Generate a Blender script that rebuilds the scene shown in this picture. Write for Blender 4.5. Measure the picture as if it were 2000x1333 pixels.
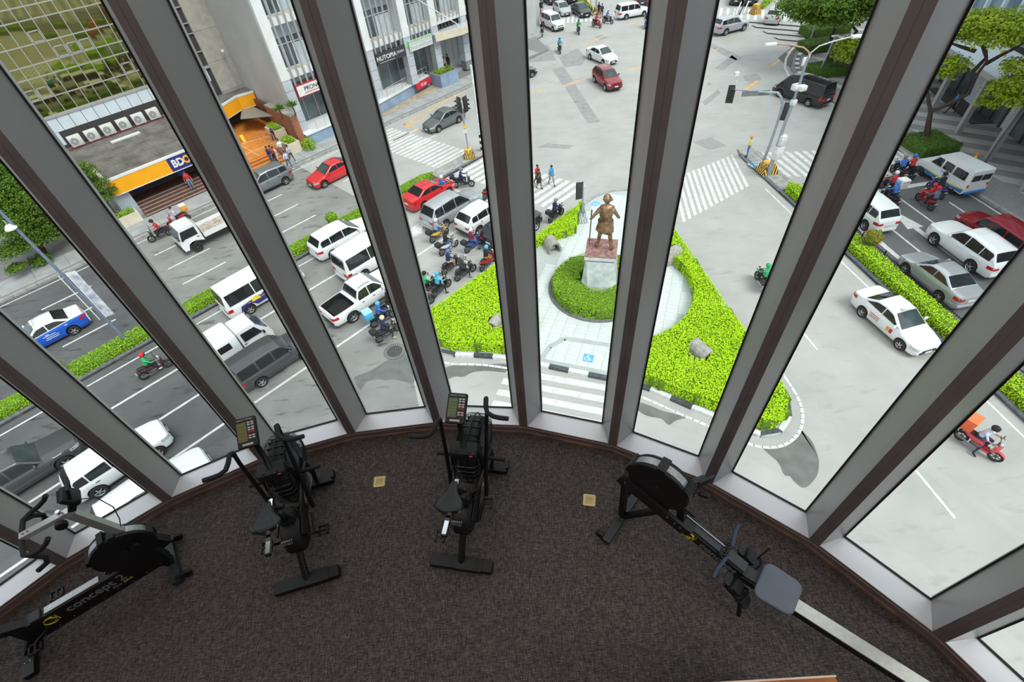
import bpy, bmesh, math, random
import numpy as np
from mathutils import Matrix, Vector
for _o in list(bpy.data.objects): bpy.data.objects.remove(_o)
SC = bpy.context.scene
C = SC.collection
rnd = random.Random(7)
nr = np.random.default_rng(11)
PI = math.pi
def R(d): return math.radians(d)

# ------------------------------------------------------------------ camera
# street level is z = 0, the lens is 20 m above it, the gym floor lies at z = FLOOR
FPX = 955.1; NADX, NADY = 1101.2, 1561.6; CAMZ = 20.0
_d = Vector((NADX-1000, NADY-666.5, FPX)).normalized()
_f = (Vector((0, 0, 1)) - _d*_d.z).normalized()
_r = _d.cross(_f)
AX = (_r, _f, -_d)                       # world axes seen from the camera (x right, y down, z forward)
cam_d = bpy.data.cameras.new('camera'); cam = bpy.data.objects.new('camera', cam_d); C.objects.link(cam)
cam_d.sensor_width = 36; cam_d.lens = 36*FPX/2000; cam_d.clip_start = 0.05; cam_d.clip_end = 1000
_m = Matrix.Identity(4)
for i in range(3):
    _m[i][0] = AX[i][0]; _m[i][1] = -AX[i][1]; _m[i][2] = -AX[i][2]
_m[2][3] = CAMZ
cam.matrix_world = _m
SC.camera = cam

# ------------------------------------------------------------------ light
SC.view_settings.view_transform = 'Standard'; SC.view_settings.look = 'None'
SC.view_settings.gamma = 1; SC.view_settings.use_curve_mapping = False
SC.view_settings.exposure = 0.55
wd = bpy.data.worlds.new('sky'); SC.world = wd; wd.use_nodes = True
_n = wd.node_tree.nodes; _l = wd.node_tree.links; _n.clear()
_out = _n.new('ShaderNodeOutputWorld'); _bg = _n.new('ShaderNodeBackground')
_tc = _n.new('ShaderNodeTexCoord'); _sx = _n.new('ShaderNodeSeparateXYZ'); _cr = _n.new('ShaderNodeValToRGB')
_l.new(_tc.outputs['Generated'], _sx.inputs[0]); _l.new(_sx.outputs['Z'], _cr.inputs[0])
_cr.color_ramp.elements[0].position = 0.0; _cr.color_ramp.elements[0].color = (0.72, 0.78, 0.86, 1)
_cr.color_ramp.elements[1].position = 0.7; _cr.color_ramp.elements[1].color = (0.92, 0.96, 1.0, 1)
_l.new(_cr.outputs[0], _bg.inputs[0]); _bg.inputs[1].default_value = 1.0; _l.new(_bg.outputs[0], _out.inputs[0])
sun_d = bpy.data.lights.new('sun', 'SUN'); sun = bpy.data.objects.new('sun', sun_d); C.objects.link(sun)
sun_d.energy = 2.0; sun_d.angle = R(25); sun_d.color = (1.0, 0.97, 0.92)
sun.rotation_euler = (R(32), R(18), R(20)); sun.location = (0, 0, 90)

# ------------------------------------------------------------------ helpers: pixels of the photograph to places
def ray(x, y):
    c = Vector(((x-1000)/FPX, (y-666.5)/FPX, 1.0))
    return Vector((AX[0].dot(c), AX[1].dot(c), AX[2].dot(c)))
def G(x, y, z=0.0):
    r = ray(x, y); t = (z-CAMZ)/r.z
    return Vector((r.x*t, r.y*t, z))
TH = R(42.4); CU, SU = math.cos(TH), math.sin(TH)          # avenue on the left: u along it, v across it
def P(u, v, z=0.0): return Vector((u*CU - v*SU, u*SU + v*CU, z))
TQ = R(94.8)                                                # street on the right: p along it, q across it (to the right)
def Q(p, q, z=0.0): return Vector((p*math.cos(TQ) + q*math.sin(TQ), p*math.sin(TQ) - q*math.cos(TQ), z))

# ------------------------------------------------------------------ materials
MATS = {}
def mat(name, col, rough=0.6, metal=0.0, var=0.08, scale=6.0, bump=0.0, bscale=40.0, emit=0.0, alpha=None, coat=0.0, spec=0.5, col2=None, detail=3.0, coord='Object'):
    """plain procedural surface: a base colour broken up by noise, optional relief"""
    if name in MATS: return MATS[name]
    m = bpy.data.materials.new(name); m.use_nodes = True
    nt = m.node_tree; b = nt.nodes['Principled BSDF']
    b.inputs['Roughness'].default_value = rough; b.inputs['Metallic'].default_value = metal
    b.inputs['Specular IOR Level'].default_value = spec
    if coat: b.inputs['Coat Weight'].default_value = coat; b.inputs['Coat Roughness'].default_value = 0.05
    c1 = tuple(col)+(1,) ; c2 = tuple(col2)+(1,) if col2 else tuple(max(0, x*(1-var)) for x in col)+(1,)
    if not col2: c1 = tuple(min(1, x*(1+var)) for x in col)+(1,)
    tc = nt.nodes.new('ShaderNodeTexCoord')
    nz = nt.nodes.new('ShaderNodeTexNoise'); nz.inputs['Scale'].default_value = scale; nz.inputs['Detail'].default_value = detail
    nt.links.new(tc.outputs[coord], nz.inputs['Vector'])
    rp = nt.nodes.new('ShaderNodeValToRGB'); rp.color_ramp.elements[0].position = 0.35; rp.color_ramp.elements[1].position = 0.65
    rp.color_ramp.elements[0].color = c2; rp.color_ramp.elements[1].color = c1
    nt.links.new(nz.outputs['Fac'], rp.inputs[0]); nt.links.new(rp.outputs[0], b.inputs['Base Color'])
    if bump:
        n2 = nt.nodes.new('ShaderNodeTexNoise'); n2.inputs['Scale'].default_value = bscale; n2.inputs['Detail'].default_value = 2
        nt.links.new(tc.outputs[coord], n2.inputs['Vector'])
        bp = nt.nodes.new('ShaderNodeBump'); bp.inputs['Strength'].default_value = bump; bp.inputs['Distance'].default_value = 0.02
        nt.links.new(n2.outputs['Fac'], bp.inputs['Height']); nt.links.new(bp.outputs[0], b.inputs['Normal'])
    if emit:
        b.inputs['Emission Color'].default_value = tuple(col)+(1,); b.inputs['Emission Strength'].default_value = emit
    m.diffuse_color = tuple(col)+(1,)
    MATS[name] = m
    return m
def paint(name, col, metal=0.0, rough=0.3, coat=0.6): return mat(name, col, rough, metal, 0.02, 2.0, coat=coat)
def pane_mat(name, tint, refl=0.05, rough=0.0):
    """thin window glass: lets light through, mirrors by Fresnel"""
    if name in MATS: return MATS[name]
    m = bpy.data.materials.new(name); m.use_nodes = True; nt = m.node_tree; nt.nodes.clear()
    o = nt.nodes.new('ShaderNodeOutputMaterial'); t = nt.nodes.new('ShaderNodeBsdfTransparent'); g = nt.nodes.new('ShaderNodeBsdfGlossy')
    mx = nt.nodes.new('ShaderNodeMixShader'); ge = nt.nodes.new('ShaderNodeNewGeometry'); dt = nt.nodes.new('ShaderNodeVectorMath'); dt.operation = 'DOT_PRODUCT'
    nt.links.new(ge.outputs['Incoming'], dt.inputs[0]); nt.links.new(ge.outputs['Normal'], dt.inputs[1]); last = dt.outputs['Value']
    for op, val in (('ABSOLUTE', None), ('SUBTRACT', 1.0), ('POWER', 5.0), ('MULTIPLY', 0.96*refl), ('ADD', 0.035*refl)):
        mm = nt.nodes.new('ShaderNodeMath'); mm.operation = op
        if op == 'SUBTRACT': mm.inputs[0].default_value = val; nt.links.new(last, mm.inputs[1])
        else:
            nt.links.new(last, mm.inputs[0])
            if val is not None: mm.inputs[1].default_value = val
        last = mm.outputs[0]
    nz = nt.nodes.new('ShaderNodeTexNoise'); nz.inputs['Scale'].default_value = 0.7
    rp = nt.nodes.new('ShaderNodeValToRGB'); rp.color_ramp.elements[0].color = tuple(x*0.985 for x in tint)+(1,); rp.color_ramp.elements[1].color = tuple(tint)+(1,)
    tc = nt.nodes.new('ShaderNodeTexCoord'); nt.links.new(tc.outputs['Object'], nz.inputs['Vector'])
    nt.links.new(nz.outputs['Fac'], rp.inputs[0]); nt.links.new(rp.outputs[0], t.inputs[0])
    g.inputs['Roughness'].default_value = rough; g.inputs['Color'].default_value = (0.9, 0.95, 1, 1)
    nt.links.new(last, mx.inputs[0]); nt.links.new(t.outputs[0], mx.inputs[1])
    nt.links.new(g.outputs[0], mx.inputs[2]); nt.links.new(mx.outputs[0], o.inputs[0])
    MATS[name] = m
    return m

# ------------------------------------------------------------------ mesh building
class MB:
    """collects shapes; build() links them as ONE mesh object"""
    def __init__(s): s.v = []; s.f = []; s.mi = []; s.cur = 0; s.M = None
    def _add(s, vs, fs):
        o = len(s.v)
        if s.M is not None: vs = [s.M @ Vector(p) for p in vs]
        s.v.extend(tuple(p) for p in vs); s.f.extend(tuple(o+i for i in f) for f in fs); s.mi.extend([s.cur]*len(fs))
        return s
    def box(s, c, d, rz=0.0, tp=1.0, rx=0.0, ry=0.0):
        """box centred at c with size d; tp narrows the top"""
        x, y, z = d[0]/2, d[1]/2, d[2]/2
        p = [(-x, -y, -z), (x, -y, -z), (x, y, -z), (-x, y, -z), (-x*tp, -y*tp, z), (x*tp, -y*tp, z), (x*tp, y*tp, z), (-x*tp, y*tp, z)]
        m = Matrix.Translation(c)
        if rz: m = m @ Matrix.Rotation(rz, 4, 'Z')
        if ry: m = m @ Matrix.Rotation(ry, 4, 'Y')
        if rx: m = m @ Matrix.Rotation(rx, 4, 'X')
        return s._add([m @ Vector(q) for q in p], [(3, 2, 1, 0), (4, 5, 6, 7), (0, 1, 5, 4), (1, 2, 6, 5), (2, 3, 7, 6), (3, 0, 4, 7)])
    def rbox(s, c, d, r=0.02, rz=0.0, rx=0.0, ry=0.0, n=2):
        """box with rounded vertical edges and a small top chamfer"""
        x, y, z = d[0]/2, d[1]/2, d[2]/2; r = min(r, x*0.95, y*0.95)
        ring = []
        for cx, cy, a0 in ((x-r, y-r, 0), (-x+r, y-r, 90), (-x+r, -y+r, 180), (x-r, -y+r, 270)):
            for i in range(n+1):
                a = R(a0+90*i/n); ring.append((cx+r*math.cos(a), cy+r*math.sin(a)))
        k = len(ring); e = min(r*0.6, z*0.9); sx, sy = (x-e*0.6)/x, (y-e*0.6)/y
        vs = [(a*sx, b*sy, -z) for a, b in ring]+[(a, b, -z+e) for a, b in ring]+[(a, b, z-e) for a, b in ring]+[(a*sx, b*sy, z) for a, b in ring]
        fs = [tuple(range(k))[::-1], tuple(range(3*k, 4*k))]
        for L in range(3):
            for i in range(k):
                j = (i+1) % k; fs.append((L*k+i, L*k+j, (L+1)*k+j, (L+1)*k+i))
        m = Matrix.Translation(c)
        if rz: m = m @ Matrix.Rotation(rz, 4, 'Z')
        if ry: m = m @ Matrix.Rotation(ry, 4, 'Y')
        if rx: m = m @ Matrix.Rotation(rx, 4, 'X')
        return s._add([m @ Vector(q) for q in vs], fs)
    def prism(s, poly, z0, z1, tp=None):
        """polygon (x, y) counter-clockwise, extruded z0..z1"""
        a = sum(poly[i][0]*poly[(i+1) % len(poly)][1]-poly[(i+1) % len(poly)][0]*poly[i][1] for i in range(len(poly)))
        if a < 0: poly = poly[::-1]
        n = len(poly); top = tp or poly
        vs = [(p[0], p[1], z0) for p in poly]+[(p[0], p[1], z1) for p in top]
        return s._add(vs, [tuple(range(n))[::-1], tuple(range(n, 2*n))]+[(i, (i+1) % n, n+(i+1) % n, n+i) for i in range(n)])
    def tube(s, pts, rad, n=8, caps=True, flat=None):
        """round bar through pts; rad one value or a list; flat=(a, b) squashes the section"""
        pts = [Vector(p) for p in pts]; k = len(pts)
        if not hasattr(rad, '__len__'): rad = [rad]*k
        vs = []; up = None
        for i, p in enumerate(pts):
            t = (pts[min(i+1, k-1)]-pts[max(i-1, 0)])
            if t.length < 1e-9: t = Vector((0, 0, 1))
            t.normalize()
            if up is None:
                up = Vector((0, 0, 1)) if abs(t.z) < 0.9 else Vector((1, 0, 0))
            a = t.cross(up)
            if a.length < 1e-6: a = t.orthogonal()
            a.normalize(); b = a.cross(t).normalized(); up = b
            fa, fb = flat or (1, 1)
            for j in range(n):
                w = 2*PI*j/n; vs.append(p+a*(rad[i]*fa*math.cos(w))+b*(rad[i]*fb*math.sin(w)))
        fs = []
        for i in range(k-1):
            for j in range(n):
                q = (j+1) % n; fs.append((i*n+j, (i+1)*n+j, (i+1)*n+q, i*n+q))
        if caps: fs += [tuple(range(n)), tuple(range((k-1)*n, k*n))[::-1]]
        return s._add(vs, fs)
    def beam(s, p0, p1, w, h, up=(0, 0, 1)):
        """square bar from p0 to p1, width w across, height h along up"""
        p0, p1 = Vector(p0), Vector(p1); t = (p1-p0).normalized(); a = t.cross(Vector(up))
        if a.length < 1e-6: a = t.orthogonal()
        a.normalize(); b = a.cross(t).normalized(); vs = []
        for p in (p0, p1):
            for x, y in ((-1, -1), (1, -1), (1, 1), (-1, 1)): vs.append(p+a*(x*w/2)+b*(y*h/2))
        return s._add(vs, [(0, 1, 2, 3), (7, 6, 5, 4), (0, 4, 5, 1), (1, 5, 6, 2), (2, 6, 7, 3), (3, 7, 4, 0)])
    def lathe(s, prof, c=(0, 0, 0), axis='Z', n=16, a0=0.0, a1=2*PI):
        """profile (radius, height) turned round an axis through c"""
        full = abs(a1-a0-2*PI) < 1e-6; m = n if full else n+1; vs = []
        for r, h in prof:
            for j in range(m):
                w = a0+(a1-a0)*j/n; x, y = r*math.cos(w), r*math.sin(w)
                q = {'Z': (x, y, h), 'Y': (x, h, y), 'X': (h, x, y)}[axis]
                vs.append((q[0]+c[0], q[1]+c[1], q[2]+c[2]))
        fs = []
        for i in range(len(prof)-1):
            for j in range(n if full else m-1):
                q = (j+1) % m; f = (i*m+j, i*m+q, (i+1)*m+q, (i+1)*m+j)
                fs.append(f if axis != 'Y' else f[::-1])
        return s._add(vs, fs)
    def disc(s, c, r, h, n=16, axis='Z'):
        return s.lathe([(0.0001, -h/2), (r, -h/2), (r, h/2), (0.0001, h/2)], c, axis, n)
    def ball(s, c, r, n=10, m=6, sc=(1, 1, 1)):
        vs = []; fs = []
        for i in range(m+1):
            t = PI*i/m
            for j in range(n):
                w = 2*PI*j/n; vs.append((c[0]+r*sc[0]*math.sin(t)*math.cos(w), c[1]+r*sc[1]*math.sin(t)*math.sin(w), c[2]-r*sc[2]*math.cos(t)))
        for i in range(m):
            for j in range(n):
                q = (j+1) % n; fs.append((i*n+j, i*n+q, (i+1)*n+q, (i+1)*n+j))
        return s._add(vs, fs)
    def quad(s, a, b, c, d): return s._add([a, b, c, d], [(0, 1, 2, 3)])
    def slab(s, pts, off):
        """closed sheet: polygon pts thickened by the vector off"""
        n = len(pts); o = Vector(off); vs = [Vector(p) for p in pts]+[Vector(p)+o for p in pts]
        return s._add(vs, [tuple(range(n))[::-1], tuple(range(n, 2*n))]+[(i, (i+1) % n, n+(i+1) % n, n+i) for i in range(n)])
    def mesh(s, name, mats, smooth=None):
        me = bpy.data.meshes.new(name); me.from_pydata(s.v, [], s.f)
        for m in (mats if isinstance(mats, (list, tuple)) else [mats]): me.materials.append(m)
        if any(s.mi): me.polygons.foreach_set('material_index', s.mi)
        if smooth is not None:
            me.polygons.foreach_set('use_smooth', [True]*len(me.polygons)); me.set_sharp_from_angle(angle=R(smooth))
        me.update()
        return me
    def build(s, name, mats, parent=None, smooth=None, loc=None):
        return link(name, s.mesh(name, mats, smooth), parent, loc)
def link(name, data, parent=None, loc=None, rz=0.0):
    o = bpy.data.objects.new(name, data); C.objects.link(o)
    if parent is not None: o.parent = parent
    if loc is not None: o.location = loc
    if rz: o.rotation_euler = (0, 0, rz)
    return o
def tag(o, label=None, cat=None, group=None, kind=None):
    if label: o['label'] = label
    if cat: o['category'] = cat
    if group: o['group'] = group
    if kind: o['kind'] = kind
    return o
def thing(name, label, cat, loc=(0, 0, 0), rz=0.0, group=None):
    o = link(name, None, None, loc, rz); o.empty_display_size = 0.3
    return tag(o, label, cat, group)
def struct(name, loc=(0, 0, 0), rz=0.0):
    return tag(link(name, None, None, loc, rz), kind='structure')
KIDS = {}
def copy_tree(o, parent=None):
    c = o.copy(); C.objects.link(c); c.parent = parent
    if parent is not None: c.matrix_parent_inverse = o.matrix_parent_inverse
    for ch in [x for x in bpy.data.objects if x.parent == o]: copy_tree(ch, c)
    return c
def text_part(name, body, size, m, parent, mtx, depth=0.004, align='CENTER', shear=0.0, xs=1.0, bold=0.0):
    """raised lettering as a mesh part"""
    cu = bpy.data.curves.new(name, 'FONT'); cu.body = body; cu.size = size; cu.extrude = depth; cu.align_x = align; cu.align_y = 'CENTER'
    cu.shear = shear; cu.offset = bold; cu.resolution_u = 3
    ob = bpy.data.objects.new(name, cu); C.objects.link(ob)
    dg = bpy.context.evaluated_depsgraph_get(); me = bpy.data.meshes.new_from_object(ob.evaluated_get(dg))
    bpy.data.objects.remove(ob); me.transform(mtx @ Matrix.Diagonal((xs, 1, 1, 1))); me.materials.clear(); me.materials.append(m)
    return link(name, me, parent)
def frame(o, x, y):
    """matrix with origin o, x and y directions (z = x cross y)"""
    x = Vector(x).normalized(); z = x.cross(Vector(y)).normalized(); y = z.cross(x); m = Matrix.Identity(4)
    for i in range(3): m[i][0] = x[i]; m[i][1] = y[i]; m[i][2] = z[i]; m[i][3] = o[i]
    return m
def fast_mesh(name, verts, quads, m, nv=4):
    """numpy arrays to a mesh"""
    me = bpy.data.meshes.new(name); nf = len(quads); me.vertices.add(len(verts)); me.vertices.foreach_set('co', np.asarray(verts, np.float32).ravel())
    me.loops.add(nf*nv); me.loops.foreach_set('vertex_index', np.asarray(quads, np.int32).ravel())
    me.polygons.add(nf); me.polygons.foreach_set('loop_start', np.arange(0, nf*nv, nv, dtype=np.int32))
    try: me.polygons.foreach_set('loop_total', np.full(nf, nv, np.int32))
    except Exception: pass
    me.materials.append(m); me.update(calc_edges=True); me.validate()
    return me
def leaf_quads(pos, nrm, size, jitter=0.6, asp=0.6):
    """one bent-free leaf quad per position, facing roughly along nrm"""
    n = len(pos); nn = nrm+nr.normal(0, jitter, (n, 3)); nn /= np.linalg.norm(nn, axis=1)[:, None]+1e-9
    t = nr.normal(0, 1, (n, 3)); a = np.cross(nn, t); a /= np.linalg.norm(a, axis=1)[:, None]+1e-9; b = np.cross(nn, a)
    sz = (size*nr.uniform(0.6, 1.3, n))[:, None]
    v = np.stack([pos-a*sz*0.5, pos-b*sz*asp*0.5, pos+a*sz*0.5, pos+b*sz*asp*0.5], 1).reshape(-1, 3)
    return v, np.arange(n*4).reshape(n, 4)
def leaf_mat(name, cols, rough=0.55, trans=0.25, scale=1.2):
    if name in MATS: return MATS[name]
    m = bpy.data.materials.new(name); m.use_nodes = True; nt = m.node_tree; b = nt.nodes['Principled BSDF']; b.inputs['Roughness'].default_value = rough
    b.inputs['Specular IOR Level'].default_value = 0.25
    tc = nt.nodes.new('ShaderNodeTexCoord'); nz = nt.nodes.new('ShaderNodeTexNoise'); nz.inputs['Scale'].default_value = scale*9; nz.inputs['Detail'].default_value = 4
    nt.links.new(tc.outputs['Object'], nz.inputs['Vector']); rp = nt.nodes.new('ShaderNodeValToRGB')
    el = rp.color_ramp.elements
    while len(el) < len(cols): el.new(0.5)
    for i, c in enumerate(cols):
        el[i].position = 0.3+0.4*i/max(1, len(cols)-1); el[i].color = tuple(c)+(1,)
    nt.links.new(nz.outputs['Fac'], rp.inputs[0]); nt.links.new(rp.outputs[0], b.inputs['Base Color'])
    if trans:
        o = nt.nodes['Material Output']; tr = nt.nodes.new('ShaderNodeBsdfTranslucent'); mx = nt.nodes.new('ShaderNodeMixShader'); mx.inputs[0].default_value = trans
        nt.links.new(rp.outputs[0], tr.inputs[0]); nt.links.new(b.outputs[0], mx.inputs[1]); nt.links.new(tr.outputs[0], mx.inputs[2]); nt.links.new(mx.outputs[0], o.inputs[0])
    MATS[name] = m
    return m
def smooth_poly(pts, n=3):
    for _ in range(n):
        q = []
        for i in range(len(pts)):
            a, b = Vector(pts[i]).to_2d(), Vector(pts[(i+1) % len(pts)]).to_2d(); q += [a.lerp(b, 0.25), a.lerp(b, 0.75)]
        pts = q
    return pts
# ================================================================== the room
UN = 4.6
CX, CY, RI = -0.2992*UN, -0.4087*UN, 1.1107*UN           # inner ring of the curved window wall
RG = RI+0.0491*UN; A0, DA = -0.6856, 0.1925; DI, DG = 0.009, 0.0314; LEAN = 0.0426
ZS = CAMZ-UN; FLOOR = ZS-0.13; ZT = ZS+7.4
K0, K1 = -4, 13
def ring(r, a, z): rr = r+LEAN*(z-ZS); return Vector((CX+rr*math.sin(a), CY+rr*math.cos(a), z))
m_alu = mat('grey_metallic_paint', (0.42, 0.42, 0.43), 0.36, 0.3, 0.03, 1.5)
m_sill = mat('sky_lit_sill_paint', (0.78, 0.77, 0.81), 0.36, 0.25, 0.03, 1.5)  # mullion grey made paler: sky light on the sills put into the colour
m_bronze = mat('dark_brown_metal', (0.215, 0.185, 0.185), 0.42, 0.2, 0.10, 3.0)  # darker brown for the skirting and the inner faces of the mullions
m_gask = mat('black_gasket', (0.012, 0.012, 0.014), 0.6)
m_cop = mat('copper_brown_trim', (0.24, 0.145, 0.115), 0.35, 0.1, 0.25, 8.0)
m_line = mat('pale_trim_line', (0.5, 0.30, 0.26), 0.4, 0.3)
m_pane = pane_mat('clear_pane', (0.93, 0.96, 0.95), 1.0)
def carpet():
    m = bpy.data.materials.new('woven_carpet'); m.use_nodes = True; nt = m.node_tree; b = nt.nodes['Principled BSDF']
    b.inputs['Roughness'].default_value = 0.95; b.inputs['Specular IOR Level'].default_value = 0.1
    tc = nt.nodes.new('ShaderNodeTexCoord'); acc = None
    for sx, sy, w in ((260, 20, 1.0), (20, 260, 1.0)):
        mp = nt.nodes.new('ShaderNodeMapping'); mp.inputs['Scale'].default_value = (sx, sy, 1); nt.links.new(tc.outputs['Object'], mp.inputs[0])
        nz = nt.nodes.new('ShaderNodeTexNoise'); nz.inputs['Scale'].default_value = 1.0; nz.inputs['Detail'].default_value = 2.5; nt.links.new(mp.outputs[0], nz.inputs['Vector'])
        if acc is None: acc = nz
        else:
            mx = nt.nodes.new('ShaderNodeMath'); mx.operation = 'ADD'; nt.links.new(acc.outputs['Fac'], mx.inputs[0]); nt.links.new(nz.outputs['Fac'], mx.inputs[1]); acc = mx
    rp = nt.nodes.new('ShaderNodeValToRGB'); ml = nt.nodes.new('ShaderNodeMath'); ml.operation = 'MULTIPLY'; ml.inputs[1].default_value = 0.5
    nt.links.new(acc.outputs[0], ml.inputs[0]); nt.links.new(ml.outputs[0], rp.inputs[0])
    e = rp.color_ramp.elements; e[0].position = 0.38; e[0].color = (0.028, 0.023, 0.022, 1); e[1].position = 0.62; e[1].color = (0.175, 0.145, 0.135, 1)
    e2 = e.new(0.5); e2.color = (0.074, 0.061, 0.057, 1)
    nt.links.new(rp.outputs[0], b.inputs['Base Color'])
    bp = nt.nodes.new('ShaderNodeBump'); bp.inputs['Strength'].default_value = 0.5; bp.inputs['Distance'].default_value = 0.003
    nt.links.new(ml.outputs[0], bp.inputs['Height']); nt.links.new(bp.outputs[0], b.inputs['Normal'])
    return m
mb = MB(); mb.prism([(CX+(RI+0.03)*math.sin(2*PI*i/72), CY+(RI+0.03)*math.cos(2*PI*i/72)) for i in range(72)], FLOOR-0.3, FLOOR)
tag(mb.build('floor', carpet()), kind='structure')
base = tag(link('baseboard_front', None), kind='structure')
for k in range(K0, K1):
    a, b = A0+DA*k, A0+DA*(k+1)
    w = struct('window_%d' % (k-K0+1))
    il, ir = ring(RI, a+DI, ZS), ring(RI, b-DI, ZS); gl, gr = ring(RG, a+DG, ZS), ring(RG, b-DG, ZS)
    tl, trr = ring(RG, a+DG, ZT), ring(RG, b-DG, ZT)
    out = Vector((math.sin((a+b)/2), math.cos((a+b)/2), 0))
    MB().slab([il, ir, gr, gl], (0, 0, -0.03)).build('sill', m_sill, w)
    MB().slab([gl+out*0.004, gr+out*0.004, trr+out*0.004, tl+out*0.004], out*0.012).build('pane', m_pane, w)
    g = MB(); up = Vector((0, 0, 1)); t = (gr-gl).normalized()
    g.slab([gl-out*0.012, gr-out*0.012, gr-out*0.012+up*0.014, gl-out*0.012+up*0.014], out*0.014)
    g.slab([gl-out*0.008, gl+t*0.010-out*0.008, tl+t*0.010-out*0.008, tl-out*0.008], out*0.010)
    g.slab([gr-t*0.010-out*0.008, gr-out*0.008, trr-out*0.008, trr-t*0.010-out*0.008], out*0.010)
    g.build('gasket', m_gask, w)
    # skirting under the sill: dark rail, pale line, dark panel, copper-brown bead
    p0, p1 = ring(RI, a, ZS), ring(RI, b, ZS); inn = -out
    def band(z0, z1, d0, name, m):
        q = [p0+inn*d0, p1+inn*d0, p1+out*0.03, p0+out*0.03]
        MB().prism([(v.x, v.y) for v in q], z0, z1).build(name, m, base)
    band(ZS-0.030, ZS-0.004, 0.000, 'rail', m_bronze)
    band(ZS-0.038, ZS-0.030, 0.007, 'line', m_line)
    band(ZS-0.098, ZS-0.038, 0.004, 'panel', m_bronze)
    band(FLOOR, ZS-0.098, 0.022, 'bead', m_cop)
for k in range(K0, K1+1):
    a = A0+DA*k
    t = struct('trim_%d' % (k-K0+1))
    zt = ZT
    def q(r, d, z): return ring(r, a+d, z)
    # splayed mullion body, closed section
    lo = [q(RI+0.004, -DI, ZS-0.03), q(RG, -DG, ZS-0.03), q(RG+0.06, -DG, ZS-0.03), q(RG+0.06, DG, ZS-0.03), q(RG, DG, ZS-0.03), q(RI+0.004, DI, ZS-0.03)]
    hi = [q(RI+0.004, -DI, zt), q(RG, -DG, zt), q(RG+0.06, -DG, zt), q(RG+0.06, DG, zt), q(RG, DG, zt), q(RI+0.004, DI, zt)]
    mb = MB(); n = 6
    mb._add(lo+hi, [tuple(range(n)), tuple(range(n, 2*n))[::-1]]+[(i, n+i, n+(i+1) % n, (i+1) % n) for i in range(n)]); mb.build('mullion', m_alu, t)
    # dark cap in two strips with a groove between them
    nrm = Vector((-math.sin(a), -math.cos(a), 0))
    for s0, s1 in ((-DI, -0.0005), (0.0005, DI)):
        MB().slab([q(RI+0.004, s0, ZS-0.03), q(RI+0.004, s1, ZS-0.03), q(RI+0.004, s1, zt), q(RI+0.004, s0, zt)], nrm*0.006).build('cap_strip', m_bronze, t)
# ceiling, beam and the wall behind the camera
m_ceil = mat('ceiling_board', (0.55, 0.54, 0.52), 0.9, 0, 0.02)
m_wall = mat('red_brown_panel', (0.16, 0.075, 0.06), 0.6, 0, 0.15, 3.0)
mb = MB(); mb.prism([(CX+(RG+0.9)*math.sin(2*PI*i/72), CY+(RG+0.9)*math.cos(2*PI*i/72)) for i in range(72)], ZT, ZT+0.3); tag(mb.build('ceiling', m_ceil), kind='structure')
mb = MB(); aa = [A0+DA*K1 + (2*PI-DA*(K1-K0))*i/24 for i in range(25)]
for i in range(24):
    p, r_ = ring(RI, aa[i], ZS-0.2), ring(RI, aa[i+1], ZS-0.2); p.z = r_.z = FLOOR
    nn = Vector((p.x-CX, p.y-CY, 0)).normalized()*0.4
    mb.slab([p, r_, r_+Vector((0, 0, ZT-FLOOR)), p+Vector((0, 0, ZT-FLOOR))], nn)
tag(mb.build('wall_back', m_wall), kind='structure')

# ceiling downlights
m_ring = mat('lamp_ring', (0.6, 0.6, 0.6), 0.4, 0.5); m_glow = mat('warm_lamp_glass', (1.0, 0.86, 0.68), 0.5, emit=2.0)
for i, (x, y) in enumerate(((-3.6, 0.6), (-1.9, 2.0), (0.0, 1.9), (1.4, 0.4), (-4.0, -2.6), (-1.4, -1.6), (1.2, -2.8), (-1.6, -4.8))):
    o = thing('ceiling_downlight', 'round warm ceiling downlight above the gym, ' + ('over the stationary bike', 'over the left fan bike', 'over the middle fan bike', 'over the rowing machine', 'at the left by the back wall', 'in the middle of the room', 'at the right by the back wall', 'nearest the back wall')[i], 'ceiling light', (x, y, ZT), 0, 'ceiling downlights')
    MB().lathe([(0.12, -0.03), (0.16, -0.03), (0.16, 0.0), (0.12, 0.0), (0.12, -0.03)], (0, 0, 0), 'Z', 20).build('ring', m_ring, o); MB().disc((0, 0, -0.008), 0.118, 0.012, 20).build('lamp_glass', m_glow, o)
    ld = bpy.data.lights.new('downlight', 'AREA'); ld.shape = 'DISK'; ld.size = 0.22; ld.energy = 13; ld.color = (1.0, 0.90, 0.80); lo = link('downlight_beam', ld, o, (0, 0, -0.04))
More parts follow.
